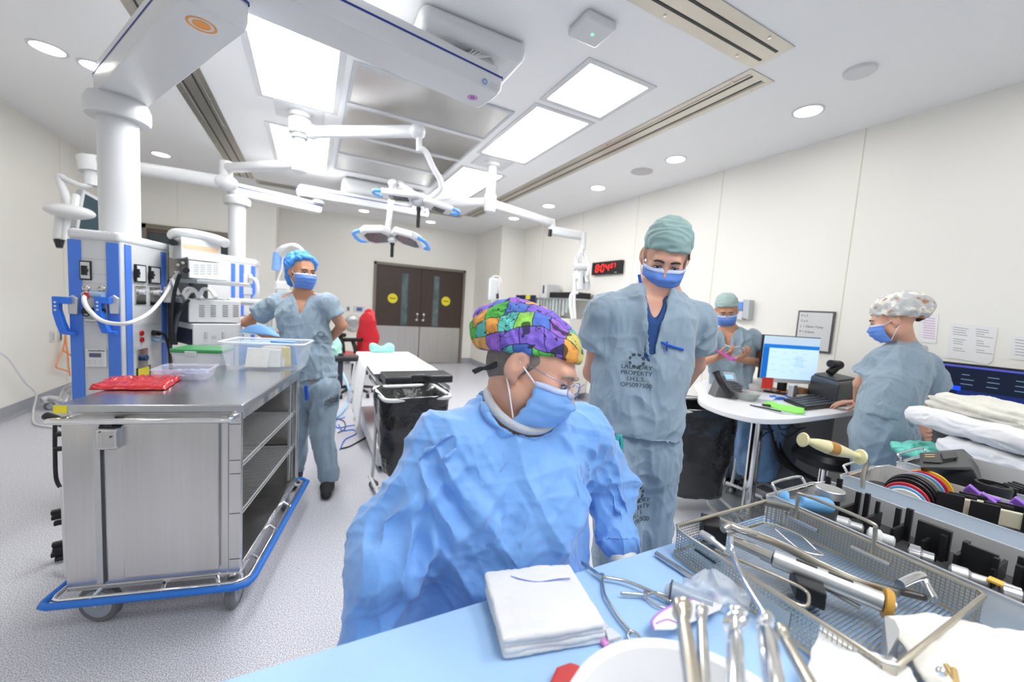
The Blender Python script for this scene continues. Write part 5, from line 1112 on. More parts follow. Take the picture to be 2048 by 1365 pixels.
def cap_mesh(H, par, m, name, cen, rad, cut, s=1.0, h=.004, layers=(), back=None, attr=False, thick=0, extra=None, k=.03):
    P = lambda x, y, z: A3(H @ V((x*s, y*s, z*s))); M = np.array(H.to_3x3()); c = P(*cen); R = max(rad)*s+.05
    S = SDF(c-R, c+R, h); S.ell(c, np.array(rad)*s, 0, M)
    for e in (extra or []): S.ell(P(*e[0]), np.array(e[1])*s, k, M)
    (cy, cz, slope) = cut; n = V((0, slope, -1)); p = P(0, cy, cz); S.cut(p, A3(H.to_3x3() @ n), .006)
    Vv, Q = S.mesh(); Vv = smooth_mesh(Vv, Q, 1); Vv = crumple(Vv, Q, layers) if layers else Vv
    at = None
    if attr:
        Hi = np.array(H.inverted()); L = Vv @ Hi[:3, :3].T+Hi[:3, 3]; at = {'pat': L}
    return np_mesh(name, Vv, Q, m, par, attr=at)
def cloth(name, par, m, lo, hi, h, build, layers, sm=1):
    S = SDF(lo, hi, h); build(S); Vv, Q = S.mesh()
    if sm: Vv = smooth_mesh(Vv, Q, sm)
    Vv = crumple(Vv, Q, layers)
    if layers: Vv = creases(Vv, Q, [(1, .2, .25), (.8, .3, -.5), (-.6, .5, .6)], .007, 9, int(abs(lo[0])*10), 4); Vv = creases(Vv, Q, [(1, .1, .6), (.5, .6, -.8)], .003, 22, 7, 7)
    return np_mesh(name, Vv, Q, m, par)
def bounds(pts, r): a = np.array([A3(p) for p in pts]); return a.min(0)-r, a.max(0)+r
def decal(o, me_obj, c, xdir, up, fwd, parent):
    """press the flat outline of me_obj on the cloth o; fwd: direction from outside into the cloth"""
    me = o.data; bv = BVHTree.FromPolygons([v.co for v in me.vertices], [tuple(p.vertices) for p in me.polygons]); fwd = V(fwd).normalized()
    for v in me_obj.data.vertices:
        w = V(c)+V(xdir)*v.co.x+V(up)*v.co.y; hit = bv.ray_cast(w-fwd*.3, fwd, .6); v.co = (hit[0]-fwd*.0022) if hit[0] else w
    me_obj.parent = parent
def flat_text(body, size, m, name='printed_text'):
    o = text(name, body, size, Matrix.Identity(4), m, None, 0.0); return o
def stamp(o, c, xdir, up, fwd, size, lines='LAUNDRY\nPROPERTY\nI.H.L.S.\nOP5097500', par=None):
    ink = mat('printed ink', (.05, .07, .09), .8); t = flat_text(lines, size, ink); decal(o, t, V(c)-V(up)*size*2.6, xdir, up, fwd, par or o)
    k = MB(); nn = 8
    for i in range(nn):
        a0, a1 = 2*math.pi*(i+.18)/nn, 2*math.pi*(i+.82)/nn; k.add([(r*math.cos(a), r*math.sin(a), 0) for a in (a0, (a0+a1)/2, a1) for r in (size*.85, size*1.25)], [(0, 1, 3, 2), (2, 3, 5, 4)])
    g = k.build('printed_ring', ink); decal(o, g, c, xdir, up, fwd, par or o)
def clip_near(S, a, b, r):
    T = SDF(S.lo, S.lo, S.h); T.lo = S.lo; T.n = S.n; T.F = np.full(S.n, .2, np.float32); T.cone(A3(a), A3(b), r, r*.6, k=0, flat=(FWD, .35)); S.F = np.maximum(S.F, T.F)
def figure(name, label, loc, H, s, neck, sh, el, wr, spine, hips, knees, ankles, front, skin, sc=1.0, hands=None, sleeve=.62, vneck=.13, h=.006, top_layers=None, under=False, hem_cut=True, toes=None, sleeve_r=.075, depth=1.45, headh=None, pant_r=(.105, .082, .072)):
    """spine: list of (point, half width) from hem to chest; sh/el/wr/hips/knees/ankles: pairs of points"""
    t = thing(name, label, 'person', loc); fr = V(front).normalized(); up = V((0, 0, 1)); toes = toes or fr
    pts = [H.to_translation(), neck]+list(sh)+list(el)+list(wr)+[p for p, _ in spine]+list(hips)+list(knees)+list(ankles)
    lo, hi = bounds(pts, .2); S = SDF(lo, hi, headh or h*.75); add_head(S, H, s)
    hb = H @ V((0, -.022*s, -.06*s)); S.cone(A3(hb), A3(neck), .052*s, .058*s, k=.03)
    for i, (p, w) in enumerate(spine[:-1]): S.cone(A3(p), A3(spine[i+1][0]), w-.036, spine[i+1][1]-.036, k=.03, flat=(fr, depth))
    for i in (0, 1):
        S.cone(A3(neck), A3(sh[i]), .048, .048, k=.04); S.path([A3(sh[i]), A3(el[i]), A3(wr[i])], [.046, .038, .026], .012)
        S.path([A3(hips[i]), A3(knees[i]), A3(ankles[i])], [.074, .052, .036], .02)
        if hands and hands[i]: add_hand(S, wr[i], *hands[i])
    Vv, Q = S.mesh(); Vv = smooth_mesh(Vv, Q, 1, .4); body = np_mesh('body', Vv, Q, skin, t)
    TL_ = top_layers or [((4, 4, 2.2), .012, False, 1), ((10, 10, 5), .008, True, 2), ((26, 26, 14), .0025, True, 5)]
    vt = neck*0+neck
    def top(S, dr=0.0, neckr=.062, vd=vneck, sl=True):
        for i, (p, w) in enumerate(spine[:-1]): S.cone(A3(p), A3(spine[i+1][0]), w+dr, spine[i+1][1]+dr, k=.03, flat=(fr, depth))
        for i in (0, 1):
            S.cone(A3(neck-up*.045), A3(sh[i]), .055+dr, .060+dr, k=.05)
        if sl:
            for i in (0, 1):
                e = sh[i].lerp(el[i], sleeve); d = (el[i]-sh[i]).normalized(); T = SDF(S.lo, S.lo, S.h); T.lo = S.lo; T.n = S.n; T.F = np.full(S.n, .2, np.float32)
                T.cone(A3(sh[i]), A3(e+d*.02), .064+dr, sleeve_r+dr, k=0); T.cut(A3(e), d); k = .035; hh = np.maximum(k-np.abs(S.F-T.F), 0)/k; S.F = np.minimum(S.F, T.F)-hh*hh*k*.25
        S.cone(A3(neck+up*.01), A3(neck+up*.12+fr*.02), neckr, neckr+.01, k=.01, op='sub')
        tip = neck-up*vd+fr*.16; S.cone(A3(neck+fr*.07+up*.03), A3(tip), .058, .010, k=.008, op='sub', flat=(fr, .45))
        bot = spine[0][0]; S.cut(A3(bot-up*.0), (spine[0][0]-spine[1][0]).normalized()[:])
    lo2, hi2 = bounds([neck]+list(sh)+list(el)+[p for p, _ in spine], .22)
    topo = cloth('scrub_top', t, SCRUB, lo2, hi2, h, top, TL_)
    if under:
        cloth('undershirt', t, mat('navy undershirt', (.02, .07, .22), .8), lo2, hi2, h, lambda S: (top(S, -.019, .060, .125, False), clip_near(S, neck+up*.02+fr*.08, neck-up*.25+fr*.13, .060)), [])
    def pants(S):
        hc = (hips[0]+hips[1])/2; S.cone(A3(hc+up*.15), A3(hc), spine[0][1]-.018, spine[0][1]-.010, k=.02, flat=(fr, depth*.93))
        for i in (0, 1): S.path([A3(hips[i]), A3(knees[i]), A3(ankles[i]+up*.01)], list(pant_r), .025)
        for i in (0, 1): S.cut(A3(ankles[i]-up*.015), (0, 0, -1))
    lo3, hi3 = bounds(list(hips)+list(knees)+list(ankles), .2); hi3[2] += .06
    pan = cloth('scrub_trousers', t, SCRUB, lo3, hi3, h, pants, [((5, 5, 2.0), .014, False, 8), ((12, 12, 4), .009, True, 9), ((30, 30, 12), .002, True, 3)])
    for i in (0, 1):
        a = ankles[i]; tv = V((toes.x, toes.y, 0)).normalized(); lo4, hi4 = bounds([a, a+tv*.2], .12); lo4[2] = -.02
        S = SDF(lo4, hi4, .006); b0 = V((a.x, a.y, .045))-tv*.04; S.path([A3(b0), A3(b0+tv*.10), A3(b0+tv*.20-V((0, 0, .008)))], [.042, .045, .036], .02); S.cone(A3(b0+tv*.03), A3(V((a.x, a.y, .10))), .042, .042, k=.02); S.cut((0, 0, .002), (0, 0, -1)); Vv, Q = S.mesh()
        np_mesh('shoe', Vv, Q, BLACKR, t)
    return t, body, topo, pan
mF = -FWD; gz = V((0, 0, 1))
LAYS = None
# --- tall man with the teal cap
def mp(L): return [pd(*q) for q in L]
Hd = head_frame(pd(1330, 516, 1.48), -ray(1329, 508)*.9+RGT*.06-UPV*.42, UPV*1.0+RGT*.14+mF*.2)
doc, body, topo, pan = figure('person', 'person in grey-blue scrubs, teal skull cap and blue mask, arms behind back, looking down', tuple(pd(1255, 1223, 1.45).xy.to_3d()), Hd, .96,
    pd(1314, 572, 1.50), mp([(1212, 628, 1.46), (1386, 642, 1.50)]), mp([(1186, 745, 1.56), (1390, 730, 1.62)]), mp([(1235, 815, 1.72), (1352, 792, 1.74)]),
    [(pd(1268, 868, 1.46), .158), (pd(1274, 820, 1.46), .160), (pd(1282, 745, 1.47), .168), (pd(1292, 672, 1.48), .178)],
    mp([(1238, 905, 1.47), (1300, 905, 1.49)]), [pd(1236, 1060, 1.44), pd(1292, 1060, 1.50)], [V((pd(1240, 1200, 1.46).x, pd(1240, 1200, 1.46).y, .09)), V((pd(1300, 1200, 1.50).x, pd(1300, 1200, 1.50).y, .09))],
    V((-ray(1290, 600).x, -ray(1290, 600).y, 0)), SKIN, under=True, h=.0045, sleeve=.54, vneck=.235, sleeve_r=.088, headh=.0035, hands=[(V((.6, .1, -.5)), V((0, 1, .2)), 1, .6), (V((-.6, .1, -.5)), V((0, 1, .2)), -1, .6)])
eyes_and_brows(Hd, doc, .96, .5); make_mask(Hd, doc, MASKM, .96)
TEAL = mat('teal cap cotton', (.27, .40, .385), .85, bump=.3, bscale=200, sheen=.2, bdist=.001)
cap_mesh(Hd, doc, TEAL, 'surgical_cap', (0, -.018, .052), (.088, .106, .088), (0, .030, .32), .96, .0035, [((14, 14, 30), .004, True, 4), ((40, 40, 60), .001, False, 2)], extra=[((0, -.02, .10), (.066, .078, .05))])
MB().tube(spline([Hd @ V((-.074, .052, .030)), Hd @ V((-.080, .02, .012)), Hd @ V((-.078, -.01, .035))], 5), .003, 6).build('sideburn', HAIR, doc)
frd = V((mF.x, mF.y, 0)).normalized(); xr = V((RGT.x, RGT.y, 0)).normalized()
ct = topo.data; BV = BVHTree.FromPolygons([v.co for v in ct.vertices], [tuple(p.vertices) for p in ct.polygons])
def on_cloth(bv, x, y, D, off=.006):
    d = ray(x, y).normalized(); h = bv.ray_cast(EYE+d*.3, d, 4); return (h[0]-d*off) if h[0] else pd(x, y, D)
BLUEL = mat('royal blue lanyard', (.01, .09, .55), .6)
for pts in ([(1278, 550), (1283, 572), (1296, 596), (1306, 618), (1308, 628)], [(1350, 568), (1345, 582), (1333, 592), (1322, 610), (1310, 628)]):
    MB().tube(spline([on_cloth(BV, x, y, 1.45, .012) if i > 1 else pd(x, y, 1.46) for i, (x, y) in enumerate(pts)], 5), .0055, 8).build('lanyard', BLUEL, doc, smooth=True)
MB().tube(spline([on_cloth(BV, x, y, 1.4) for x, y in ((1314, 679), (1325, 686), (1340, 692), (1367, 700))], 5), .0042, 8).build('blue_pen', BLUEL, doc, smooth=True)
MB().tube([on_cloth(BV, 1334, 684, 1.4), on_cloth(BV, 1334, 703, 1.4)], .0028, 8).build('blue_pen', BLUEL, doc)
stamp(topo, on_cloth(BV, 1274, 722, 1.4), xr, gz, FWD, .021); stamp(pan, pd(1274, 988, 1.4), xr, gz, FWD, .023)
MB().tube(spline([pd(1237, 870, 1.31), pd(1232, 892, 1.31), pd(1230, 930, 1.32)], 4), .007, 8).build('drawstring', mat('teal ribbon', (.05, .42, .40), .6), doc, smooth=True); MB().tube(spline([pd(1240, 870, 1.31), pd(1243, 890, 1.31), pd(1236, 912, 1.32)], 4), .007, 8).build('drawstring', mat('teal ribbon', (.05, .42, .40), .6), doc, smooth=True)
# --- nurse on the left
Dn = 2.92
Hn = head_frame(pd(606, 545, Dn-.02), -ray(606, 545)+RGT*.78-UPV*.08, UPV)
fz = lambda x, y, D: V((pd(x, y, D).x, pd(x, y, D).y, .09))
nur, body, topo, pan = figure('person', 'person in grey-blue scrubs and blue bouffant cap behind the steel cart, hands behind back', tuple(pz(645, 975, 0)), Hn, .98,
    pd(606, 592, Dn+.02), mp([(556, 606, Dn), (654, 606, Dn)]), mp([(494, 645, Dn+.05), (684, 652, Dn+.05)]), mp([(530, 672, Dn+.16), (652, 688, Dn+.16)]),
    [(pd(628, 760, Dn), .162), (pd(623, 728, Dn), .158), (pd(614, 680, Dn), .165), (pd(607, 634, Dn), .175)],
    mp([(602, 778, Dn+.04), (648, 778, Dn)]), mp([(592, 862, Dn+.05), (644, 866, Dn-.02)]), [fz(592, 950, Dn+.10), fz(656, 957, Dn)], mF*.9+RGT*.35, SKIN2, h=.007, sleeve=.60, vneck=.15, sleeve_r=.072, headh=.005, hands=[(V((.7, .2, -.3)), V((0, 1, 0)), 1, .5), (V((-.7, .2, -.3)), V((0, 1, 0)), -1, .5)])
eyes_and_brows(Hn, nur, .98, .1); make_mask(Hn, nur, MASKM, .98)
BOUF = mat('blue bouffant mesh', (.07, .30, .82), .6, bump=.4, bscale=90)
cap_mesh(Hn, nur, BOUF, 'bouffant_cap', (0, -.040, .058), (.104, .126, .098), (0, .034, 1.25), .98, .005, [((16, 16, 16), .009, True, 4), ((34, 34, 34), .003, True, 2)], extra=[((0, -.110, -.035), (.070, .062, .085))])
stamp(topo, pd(618, 668, 2.7), xr, gz, FWD, .016); stamp(pan, pd(645, 803, 2.7), xr, gz, FWD, .014)
MB().tube([pd(612, 772, 2.74), pd(614, 800, 2.76)], .012).build('badge_reel', BLUEL, nur)
# --- man with phone at the back
Db = 3.4
Hb = head_frame(pd(1453, 622, Db), -ray(1453, 622)*.9-UPV*.4+RGT*.05, UPV)
bg, body, topo, pan = figure('person', 'person in grey-blue scrubs and pale green cap looking down at a phone, behind the desk', tuple(pd(1455, 900, Db).xy.to_3d()), Hb, 1.0,
    pd(1458, 660, Db+.03), mp([(1418, 676, Db), (1505, 676, Db)]), mp([(1398, 728, Db-.05), (1518, 726, Db-.05)]), mp([(1432, 716, Db-.27), (1476, 718, Db-.27)]),
    [(pd(1462, 806, Db), .165), (pd(1462, 770, Db), .165), (pd(1462, 730, Db), .175), (pd(1461, 694, Db), .185)],
    [pd(1445, 815, Db), pd(1480, 815, Db)], [fz(1445, 815, Db)+V((0, 0, .42)), fz(1480, 815, Db)+V((0, 0, .42))], [fz(1445, 815, Db), fz(1480, 815, Db)], V((-ray(1453, 622).x, -ray(1453, 622).y, 0)), SKIN2, h=.008, sleeve=.55, vneck=.12, sleeve_r=.09, headh=.0048, hands=[(V((.35, -.8, .35)), V((.3, .2, .9)), 1, .7), (V((-.35, -.8, .35)), V((-.3, .2, .9)), -1, .7)])
eyes_and_brows(Hb, bg, 1.0, .5); make_mask(Hb, bg, MASKM, 1.0)
cap_mesh(Hb, bg, mat('pale green cap', (.36, .47, .44), .85), 'surgical_cap', (0, -.018, .054), (.090, .108, .088), (0, .042, .30), 1.0, .005, [((14, 14, 30), .004, True, 4)], extra=[((0, -.02, .10), (.07, .08, .045))])
g = MB(); P_ = lambda x, y, z: Hb @ V((x, y, z))
for sx in (-1, 1): g.tube([P_(sx*.033+.024*math.cos(a), .112-.006*abs(math.cos(a)), .0+.017*math.sin(a)) for a in np.linspace(0, 2*math.pi, 14, endpoint=False)], .0013, 5, closed=True); g.tube([P_(sx*.057, .108, .005), P_(sx*.082, .0, .008)], .0013, 5)
g.build('glasses', GREYP, bg)
phc = pd(1453, 711, Db-.36); MB().box(phc, (.075, .012, .145), Matrix.Rotation(-1.15, 3, 'X')).build('phone', mat('magenta phone case', (.40, .06, .28), .4), bevel=.005); tag(bpy.data.objects['phone'], 'magenta phone held by the person in the pale green cap', 'phone')
MB().tube(spline([pd(1450, 690, Db-.21), pd(1464, 695, Db-.24), pd(1480, 693, Db-.22)], 4), .004, 6).build('pocket_strap', WHITE, bg)
# --- woman typing on the right
Dr = 2.32
Hr = head_frame(pd(1786, 642, Dr), -RGT*.80+FWD*.80-UPV*.22, UPV)
wom, body, topo, pan = figure('person', 'person seen from behind in grey-blue scrubs and grey floral bouffant cap at the desk', tuple(pd(1770, 1000, Dr).xy.to_3d()), Hr, 1.0,
    pd(1808, 694, Dr+.02), mp([(1762, 722, Dr+.02), (1852, 730, Dr+.05)]), mp([(1722, 768, Dr+.12), (1872, 800, Dr+.12)]), mp([(1716, 805, Dr+.38), (1838, 850, Dr+.20)]),
    [(pd(1768, 838, Dr), .180), (pd(1774, 818, Dr), .178), (pd(1786, 780, Dr), .185), (pd(1806, 738, Dr), .175)],
    mp([(1745, 868, Dr), (1788, 870, Dr)]), [fz(1745, 868, Dr)+V((-.02, -.04, .40)), fz(1788, 870, Dr)+V((0, 0, .40))], [fz(1745, 868, Dr)+V((-.03, 0, 0)), fz(1788, 870, Dr)], -RGT*.45+FWD*.9, SKIN, h=.006, sleeve=.62, vneck=.04, sleeve_r=.09, headh=.0045, toes=V((-.3, .9, 0)), pant_r=(.105, .09, .08), hands=[(V((-.6, .5, -.1)), V((0, 0, -1)), 1, .35), (V((-.5, -.6, -.3)), V((-.5, .3, 0)), 1, .5)])
eyes_and_brows(Hr, wom, 1.0, .3); make_mask(Hr, wom, MASKM, 1.0)
FLOR = mat('grey floral cap', (.58, .58, .55), .8); N, L, B = nodes_of(FLOR)
tc = N.new('ShaderNodeTexCoord'); vz = N.new('ShaderNodeTexNoise'); vz.inputs['Scale'].default_value = 22; vz.inputs['Detail'].default_value = 1; cr = N.new('ShaderNodeValToRGB'); E_ = cr.color_ramp.elements
E_[0].position = .30; E_[0].color = (.45, .20, .10, 1); E_[1].position = .36; E_[1].color = (.50, .51, .50, 1)
for p_, c_ in ((.52, (.55, .56, .55)), (.57, (.82, .80, .74)), (.66, (.80, .78, .72)), (.70, (.62, .42, .18)), (.74, (.30, .30, .28))): e = E_.new(p_); e.color = c_+(1,)
L.new(tc.outputs['Object'], vz.inputs['Vector']); L.new(vz.outputs['Fac'], cr.inputs[0]); L.new(cr.outputs[0], B.inputs['Base Color'])
bv_ = BVHTree.FromPolygons([v.co for v in topo.data.vertices], [tuple(p.vertices) for p in topo.data.polygons]); wl_ = [on_cloth(bv_, x, y, 2.2, .003) for x, y in ((1843, 689), (1855, 693), (1858, 702), (1846, 698))]; MB().prism(wl_, (0, 0, 0), FWD*.002).build('sewn_label', WHITE, wom)
cap_mesh(Hr, wom, FLOR, 'bouffant_cap', (0, -.045, .060), (.112, .138, .098), (0, .028, .28), 1.0, .005, [((12, 12, 12), .007, True, 7), ((26, 26, 26), .002, True, 2)])
MB().tube([Hr @ V((.0, -.10, -.01)), Hr @ V((.03, -.125, .0))], .02).build('hair', HAIR, wom, smooth=True)
# ---- gowned person at the table
GOWN = mat('blue surgical gown', (.19, .41, .83), .58, var=.06, vscale=4, bump=.2, bscale=90, sheen=.35, bdist=.001)
N, L, B = nodes_of(GOWN); bp = [n for n in N if n.type == 'BUMP'][0]; tc = N.new('ShaderNodeTexCoord'); vv = N.new('ShaderNodeTexVoronoi'); vv.feature = 'DISTANCE_TO_EDGE'; vv.inputs['Scale'].default_value = 16
nz = N.new('ShaderNodeTexNoise'); nz.inputs['Scale'].default_value = 9; ad = N.new('ShaderNodeVectorMath'); ad.operation = 'MULTIPLY_ADD'; ad.inputs[1].default_value = (.25, .25, .25)
L.new(tc.outputs['Object'], nz.inputs['Vector']); L.new(nz.outputs['Color'], ad.inputs[0]); L.new(tc.outputs['Object'], ad.inputs[2]); L.new(ad.outputs[0], vv.inputs['Vector'])
mm_ = N.new('ShaderNodeMath'); mm_.operation = 'MINIMUM'; mm_.inputs[1].default_value = .12; L.new(vv.outputs['Distance'], mm_.inputs[0]); m2 = N.new('ShaderNodeMath'); m2.operation = 'MULTIPLY'; m2.inputs[1].default_value = 6; L.new(mm_.outputs[0], m2.inputs[0])
b2 = N.new('ShaderNodeBump'); b2.inputs['Strength'].default_value = .10; b2.inputs['Distance'].default_value = .004; L.new(m2.outputs[0], b2.inputs['Height']); L.new(bp.outputs[0], b2.inputs['Normal']); L.new(b2.outputs[0], B.inputs['Normal'])
sur = thing('person', 'person in light blue gown, colourful patchwork cap, glasses and mask, bending over the table', 'person', (.45, .9, 0))
Hs = head_frame(pd(1066, 738, .905), RGT*.84+mF*.36-UPV*.40, UPV*.92+RGT*.36)
nk = pd(1020, 828, .93); up = gz
lo, hi = bounds([pd(940, 590, .9), pd(1180, 590, 1.0), pd(860, 1150, .9), pd(1200, 1150, 1.0), pd(1020, 830, .8)], .12)
S = SDF(lo, hi, .0032); add_head(S, Hs, 1.0); S.cone(A3(Hs @ V((0, -.030, -.055))), A3(nk), .056, .066, k=.03)
fs = V((.12, -1, 0)).normalized()
S.cone(A3(nk+V((0, 0, -.04))), A3(pd(895, 890, .88)), .06, .055, k=.05); S.cone(A3(nk+V((0, 0, -.04))), A3(pd(1160, 880, 1.0)), .06, .055, k=.05)
S.cone(A3(pd(1025, 950, .95)), A3(pd(1025, 1150, .96)), .15, .15, k=.05, flat=(fs, 1.5)); Vv, Q = S.mesh(); Vv = smooth_mesh(Vv, Q, 1, .4); np_mesh('body', Vv, Q, SKIN, sur)
eyes_and_brows(Hs, sur, 1.0, .5, brow=mat('grey brow', (.30, .24, .19), .7)); make_mask(Hs, sur, MASKL, 1.0)
# cropped hair under the cap
cap_mesh(Hs, sur, mat('grey cropped hair', (.19, .165, .15), .8, bump=.8, bscale=500, var=.4, vscale=60), 'hair', (0, -.018, .020), (.079, .098, .088), (-.02, -.052, 1.25), 1.0, .004, extra=[((0, -.06, -.02), (.05, .045, .05))])
PATCH = mat('patchwork cotton', (.5, .5, .5), .8); N, L, B = nodes_of(PATCH)
def nd(t, **kw):
    n = N.new(t)
    for k, v in kw.items():
        if k in n.inputs.keys(): n.inputs[k].default_value = v
        else: setattr(n, k, v)
    return n
at = nd('ShaderNodeAttribute', attribute_name='pat'); mp_ = nd('ShaderNodeMapping'); mp_.inputs['Rotation'].default_value = (0, math.radians(90), 0); L.new(at.outputs['Vector'], mp_.inputs[0])
sx = nd('ShaderNodeSeparateXYZ'); L.new(at.outputs['Vector'], sx.inputs[0])
def mth(op, a, b=None, c=None):
    n = nd('ShaderNodeMath', operation=op)
    for i, q in enumerate((a, b, c)):
        if q is None: continue
        if isinstance(q, (int, float)): n.inputs[i].default_value = q
        else: L.new(q, n.inputs[i])
    return n.outputs[0]
nw = nd('ShaderNodeTexNoise', Scale=9.0); L.new(at.outputs['Vector'], nw.inputs['Vector']); sw = nd('ShaderNodeSeparateColor'); L.new(nw.outputs['Color'], sw.inputs[0])
ang = mth('ARCTAN2', sx.outputs['Z'], mth('ADD', mth('MULTIPLY', sx.outputs['X'], 1.0), .0001)); 
uu = mth('ADD', mth('ADD', sx.outputs['Y'], mth('MULTIPLY', sx.outputs['Z'], .45)), mth('MULTIPLY', mth('SUBTRACT', sw.outputs[0], .5), .05)); vw = mth('ADD', mth('ADD', mth('MULTIPLY', ang, .085), mth('MULTIPLY', sx.outputs['Y'], -.45)), mth('MULTIPLY', mth('SUBTRACT', sw.outputs[1], .5), .05))
cx_ = nd('ShaderNodeCombineXYZ'); L.new(uu, cx_.inputs[0]); L.new(vw, cx_.inputs[1])
bk = nd('ShaderNodeTexBrick'); bk.inputs['Scale'].default_value = 1.0; bk.inputs['Brick Width'].default_value = .047; bk.inputs['Row Height'].default_value = .036; bk.inputs['Mortar Size'].default_value = .0009; bk.inputs['Color1'].default_value = (0, 0, 0, 1); bk.inputs['Color2'].default_value = (1, 1, 1, 1); bk.inputs['Mortar'].default_value = (0, 0, 0, 1); bk.offset = .37; bk.squash = .8
L.new(cx_.outputs[0], bk.inputs['Vector']); rp = nd('ShaderNodeValToRGB'); rp.color_ramp.interpolation = 'CONSTANT'; E_ = rp.color_ramp.elements
cl = [(.10, .50, .08), (.22, .13, .62), (.08, .16, .52), (.85, .38, .08), (.62, .56, .16), (.12, .52, .46), (.70, .30, .36), (.10, .20, .66), (.28, .62, .10), (.36, .16, .66), (.80, .42, .12)]
E_[0].position = 0; E_[0].color = cl[0]+(1,); E_[1].position = .09; E_[1].color = cl[1]+(1,)
for i in range(2, len(cl)): e = E_.new(i*.09); e.color = cl[i]+(1,)
L.new(bk.outputs['Color'], rp.inputs[0])
n1 = nd('ShaderNodeTexNoise', Scale=55.0, Detail=1.0); L.new(at.outputs['Vector'], n1.inputs['Vector']); iso = mth('LESS_THAN', mth('ABSOLUTE', mth('SUBTRACT', n1.outputs['Fac'], .5)), .013)
n3 = nd('ShaderNodeTexNoise', Scale=30.0, Detail=0.0); L.new(at.outputs['Vector'], n3.inputs['Vector']); msk = mth('GREATER_THAN', n3.outputs['Fac'], .52); n4 = mth('LESS_THAN', n3.outputs['Fac'], .29)
dark = mth('MAXIMUM', mth('MAXIMUM', mth('MULTIPLY', iso, msk), mth('MULTIPLY', n4, .85)), bk.outputs['Fac'])
wc = nd('ShaderNodeTexNoise', Scale=40.0, Detail=3.0); L.new(at.outputs['Vector'], wc.inputs['Vector']); mw = nd('ShaderNodeMix', data_type='RGBA', blend_type='MULTIPLY'); mw.inputs['Factor'].default_value = .6; L.new(rp.outputs[0], mw.inputs['A']); rr_ = nd('ShaderNodeValToRGB'); rr_.color_ramp.elements[0].position = .3; rr_.color_ramp.elements[0].color = (.45, .45, .55, 1); rr_.color_ramp.elements[1].position = .7; rr_.color_ramp.elements[1].color = (1.25, 1.25, 1.2, 1); L.new(wc.outputs['Fac'], rr_.inputs[0]); L.new(rr_.outputs[0], mw.inputs['B'])
mx = nd('ShaderNodeMix', data_type='RGBA'); L.new(dark, mx.inputs['Factor']); L.new(mw.outputs['Result'], mx.inputs['A']); mx.inputs['B'].default_value = (.01, .01, .015, 1); L.new(mx.outputs['Result'], B.inputs['Base Color'])
cap_mesh(Hs, sur, PATCH, 'patchwork_cap', (0, -.048, .050), (.093, .140, .088), (0, .030, .30), 1.0, .0032, [((14, 14, 14), .006, False, 3), ((30, 30, 30), .003, True, 2)], attr=True)
for pts in ([(1000, 724), (985, 730), (965, 738), (948, 746)], [(998, 728), (980, 737), (960, 737), (945, 743)]): MB().tube(spline([pd(x, y, .87) for x, y in pts], 5), .004, 8).build('cap_tie', BLACK, sur, smooth=True)
g = MB(); P_ = lambda x, y, z: Hs @ V((x, y, z)); nn = 22
for sx_ in (-1, 1): g.tube([P_(sx_*.034+.027*math.cos(a), .116-.010*max(0, math.cos(a)*sx_), -.002+.019*math.sin(a)) for a in np.linspace(0, 2*math.pi, nn, endpoint=False)], .0011, 6, closed=True); g.tube([P_(sx_*.060, .108, .004), P_(sx_*.078, .06, .006), P_(sx_*.080, .0, .008)], .0014, 6)
g.tube([P_(-.008, .117, .004), P_(.008, .117, .004)], .0014, 6); go = g.build('glasses', mat('lilac metal frame', (.40, .36, .50), .25, .8), sur, smooth=True)
for sx_ in (-1, 1): MB().add([P_(sx_*.034+.026*math.cos(a), .1155-.010*max(0, math.cos(a)*sx_), -.002+.018*math.sin(a)) for a in np.linspace(0, 2*math.pi, nn, endpoint=False)], [tuple(range(nn))]).build('lens', mat('spectacle lens', (.9, .93, .95), .05, alpha=.12), go)
# gown
shL, shR = pd(893, 893, .87), pd(1165, 872, 1.02)
elL, elR = pd(800, 1085, .86), pd(1222, 970, 1.10); wrL, wrR = pd(755, 1290, .82), pd(1240, 1078, 1.02)
nc0 = nk+V((-.01, .03, -.04)); nc1 = pd(1075, 775, .87)
def gown(S):
    S.path([A3(pd(1030, 1270, .98)), A3(pd(1028, 1120, .97)), A3(pd(1026, 1000, .96)), A3(pd(1028, 905, .955))], [.195, .195, .19, .165], .04, flat=(fs, 1.35))
    S.ell(A3(pd(945, 1010, .88)), (.095, .085, .10), .07); S.ell(A3(pd(1100, 1010, .90)), (.095, .085, .10), .07)
    for n_, sh_ in ((0, shL), (1, shR)): S.cone(A3(nk-up*.045), A3(sh_), .066, .074, k=.06)
    S.path([A3(shL), A3(elL), A3(wrL)], [.080, .092, .075], .04); S.path([A3(shR), A3(elR), A3(wrR)], [.072, .072, .050], .04)
    S.cone(A3(pd(905, 1080, .93)), A3(pd(880, 1300, .98)), .10, .12, k=.06); S.ell(A3(pd(775, 1120, .83)), (.085, .085, .085), .04); S.cone(A3(wrR), A3(wrR+(wrR-elR)*.02), .058, .062, k=.01)
    S.F0 = S.F.copy(); S.cone(A3(nc0), A3(nc1), .078, .082, k=.010, op='sub')
lo, hi = bounds([pd(690, 1300, .8), wrL, elL, wrR+V((.05, 0, 0)), elR, shL, shR, nk+up*.06, pd(1030, 1290, .98)], .17)
S = SDF(lo, hi, .0042); gown(S); Vv, Q = S.mesh(); Vv = smooth_mesh(Vv, Q, 2)
